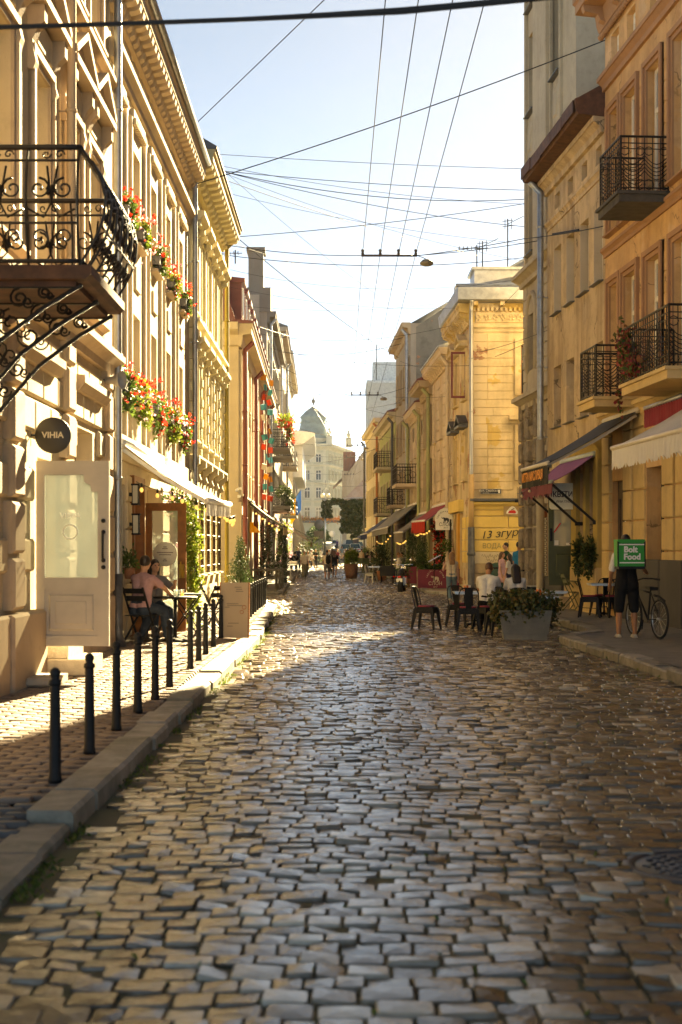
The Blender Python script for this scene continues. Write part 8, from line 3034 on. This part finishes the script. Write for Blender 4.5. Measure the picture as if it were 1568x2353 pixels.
for i, (Y, z) in enumerate(BARS):
    w = [1, .94, .8, .75, .65][i]
    o = thing("insulator_bar", ("insulator bar with four porcelain knobs, nearest and largest", "insulator bar above the copper dome", "insulator bar right of the copper dome", "insulator bar before the palace's upper windows", "insulator bar before the palace's lower windows")[i], "insulator bar", (0, Y, z), 0, "insulator bars holding the tram wires")
    G().tube([(TX[0] * w - .04, 0, 0), (TX[3] * w + .04, 0, 0)], .035, 8).build("bar", mk("bar_violet_grey", (.05, .04, .06), rough=.5), o)
    for x in TX:
        G().lathe([(.025, 0), (.045, .04), (.045, .08), (.03, .1), (.05, .13), (.05, .17), (.02, .19)], 10, (x * w, 0, 0)).build("insulator", mk("porcelain_brown", (.05, .03, .025), rough=.3), o)
    xl, xr = TX[0] * w, TX[3] * w
    lx, rx = (-3.6 if Y < 45 else LX2(Y)), (RX(Y) if Y < 40 else (5.9 if Y < 45 else RX2(min(Y, 121))))
    wire("left stay of the " + ("nearest", "second", "third", "fourth", "fifth")[i] + " insulator bar", [(lx, Y, z + .35), (xl, Y, z)], .011, .1, "stays of the insulator bars")
    wire("right stay of the " + ("nearest", "second", "third", "fourth", "fifth")[i] + " insulator bar", [(xr, Y, z), (rx, Y, z + .45)], .011, .05, "stays of the insulator bars")
    if i in (0, 1, 2, 3):
        l = thing("street_lamp", "grey street lamp hanging at the right end of the " + ("nearest", "second", "third", "fourth")[i] + " insulator bar", "street lamp", (xr + .32, Y, z - .2), 0, "hanging street lamps")
        G().lathe([(.05, .09), (.12, .07), (.20, .0), (.20, -.05), (.15, -.09), (.0, -.1)], 14, sx=1.0, sy=1.2).build("lamp_housing", mk("lamp_housing", (.22, .19, .15), rough=.5), l)
        G().tube([(-.28, 0, .2), (-.1, 0, .14), (0, 0, .08)], .012, 5).build("hook", m_black, l)
w = wire("taut stay wire with tensioner between the orange house and the nearest lamp", [P(957, 588, 42), P(1203, 549, 40), P(1392, 519, 32.7)], .012, .03)
G().bar(P(1270, 538, 37) - w.location, P(1330, 528, 35) - w.location, .035, .035).build("tensioner", m_black, w)


def aerial(label, base, h, kind):
    o = thing("tv_aerial", label, "aerial", base, 0, "aerials on the corner house roof")
    G().tube([(0, 0, 0), (0, 0, h)], .025, 5).build("mast", m_blk, o)
    g = G()
    if kind == 0:
        g.tube([(-.7, 0, h - .12), (.25, 0, h - .12)], .015, 4)
        for i in range(6):
            g.tube([(-.65 + i * .15, -.2, h - .12), (-.65 + i * .15, .2, h - .12)], .01, 4)
            g.tube([(-.65 + i * .15, 0, h - .2), (-.65 + i * .15, 0, h - .04)], .01, 4)
    else:
        for z in (h - .1, h - .3):
            g.tube([(-.2, 0, z), (.2, 0, z + .05)], .012, 4)
            g.tube([(.15, 0, z - .1), (.15, 0, z + .12)], .012, 4)
            g.tube([(-.1, 0, z - .1), (-.1, 0, z + .1)], .012, 4)
        g.tube([(.0, 0, h - .2), (.6, 0, h + .1)], .012, 4)
    g.build("antenna", m_blk, o)


aerial("comb shaped aerial on the zinc roof house, left of the pair", P(1096, 615, 53.5), .85, 0)
aerial("ladder shaped aerial on the zinc roof house, right of the pair", P(1109, 615, 53.5), 1.0, 1)
aerial("tall mast aerial on the zinc roof beside the tall house", P(1167, 622, 53.5), 1.95, 1)
aerial("small cross shaped aerial above the red mansard roof", P(541, 606, 51.5), .5, 0)

# thin sunlit air over the whole place
m_air = bpy.data.materials.new("air")
m_air.use_nodes = True
an = m_air.node_tree.nodes
an.clear()
pv = an.new("ShaderNodeVolumePrincipled")
pv.inputs["Color"].default_value = (.95, .93, .9, 1)
pv.inputs["Density"].default_value = 0.00013
pv.inputs["Anisotropy"].default_value = 0.0
mo = an.new("ShaderNodeOutputMaterial")
m_air.node_tree.links.new(pv.outputs[0], mo.inputs["Volume"])
G().box(-252, 252, -62, 1012, -1.2, 58).build("haze", m_air, kind="stuff")

# grow the smooth body and clothing surfaces
tmps = []
for o, vox, sm in REQ:
    t = bpy.data.objects.new("t", o.data)
    COL.objects.link(t)
    m = t.modifiers.new("r", 'REMESH')
    m.mode = 'VOXEL'
    m.voxel_size = vox
    m.use_smooth_shade = True
    s_ = t.modifiers.new("s", 'SMOOTH')
    s_.iterations = sm
    s_.factor = .5
    tmps.append(t)
dg = bpy.context.evaluated_depsgraph_get()
for (o, vox, sm), t in zip(REQ, tmps):
    me = bpy.data.meshes.new_from_object(t.evaluated_get(dg))
    me.name = o.data.name
    if len(me.polygons) > 8:
        if len(me.materials) == 0:
            me.materials.append(o.data.materials[0])
        o.data = me
for t in tmps:
    bpy.data.objects.remove(t)
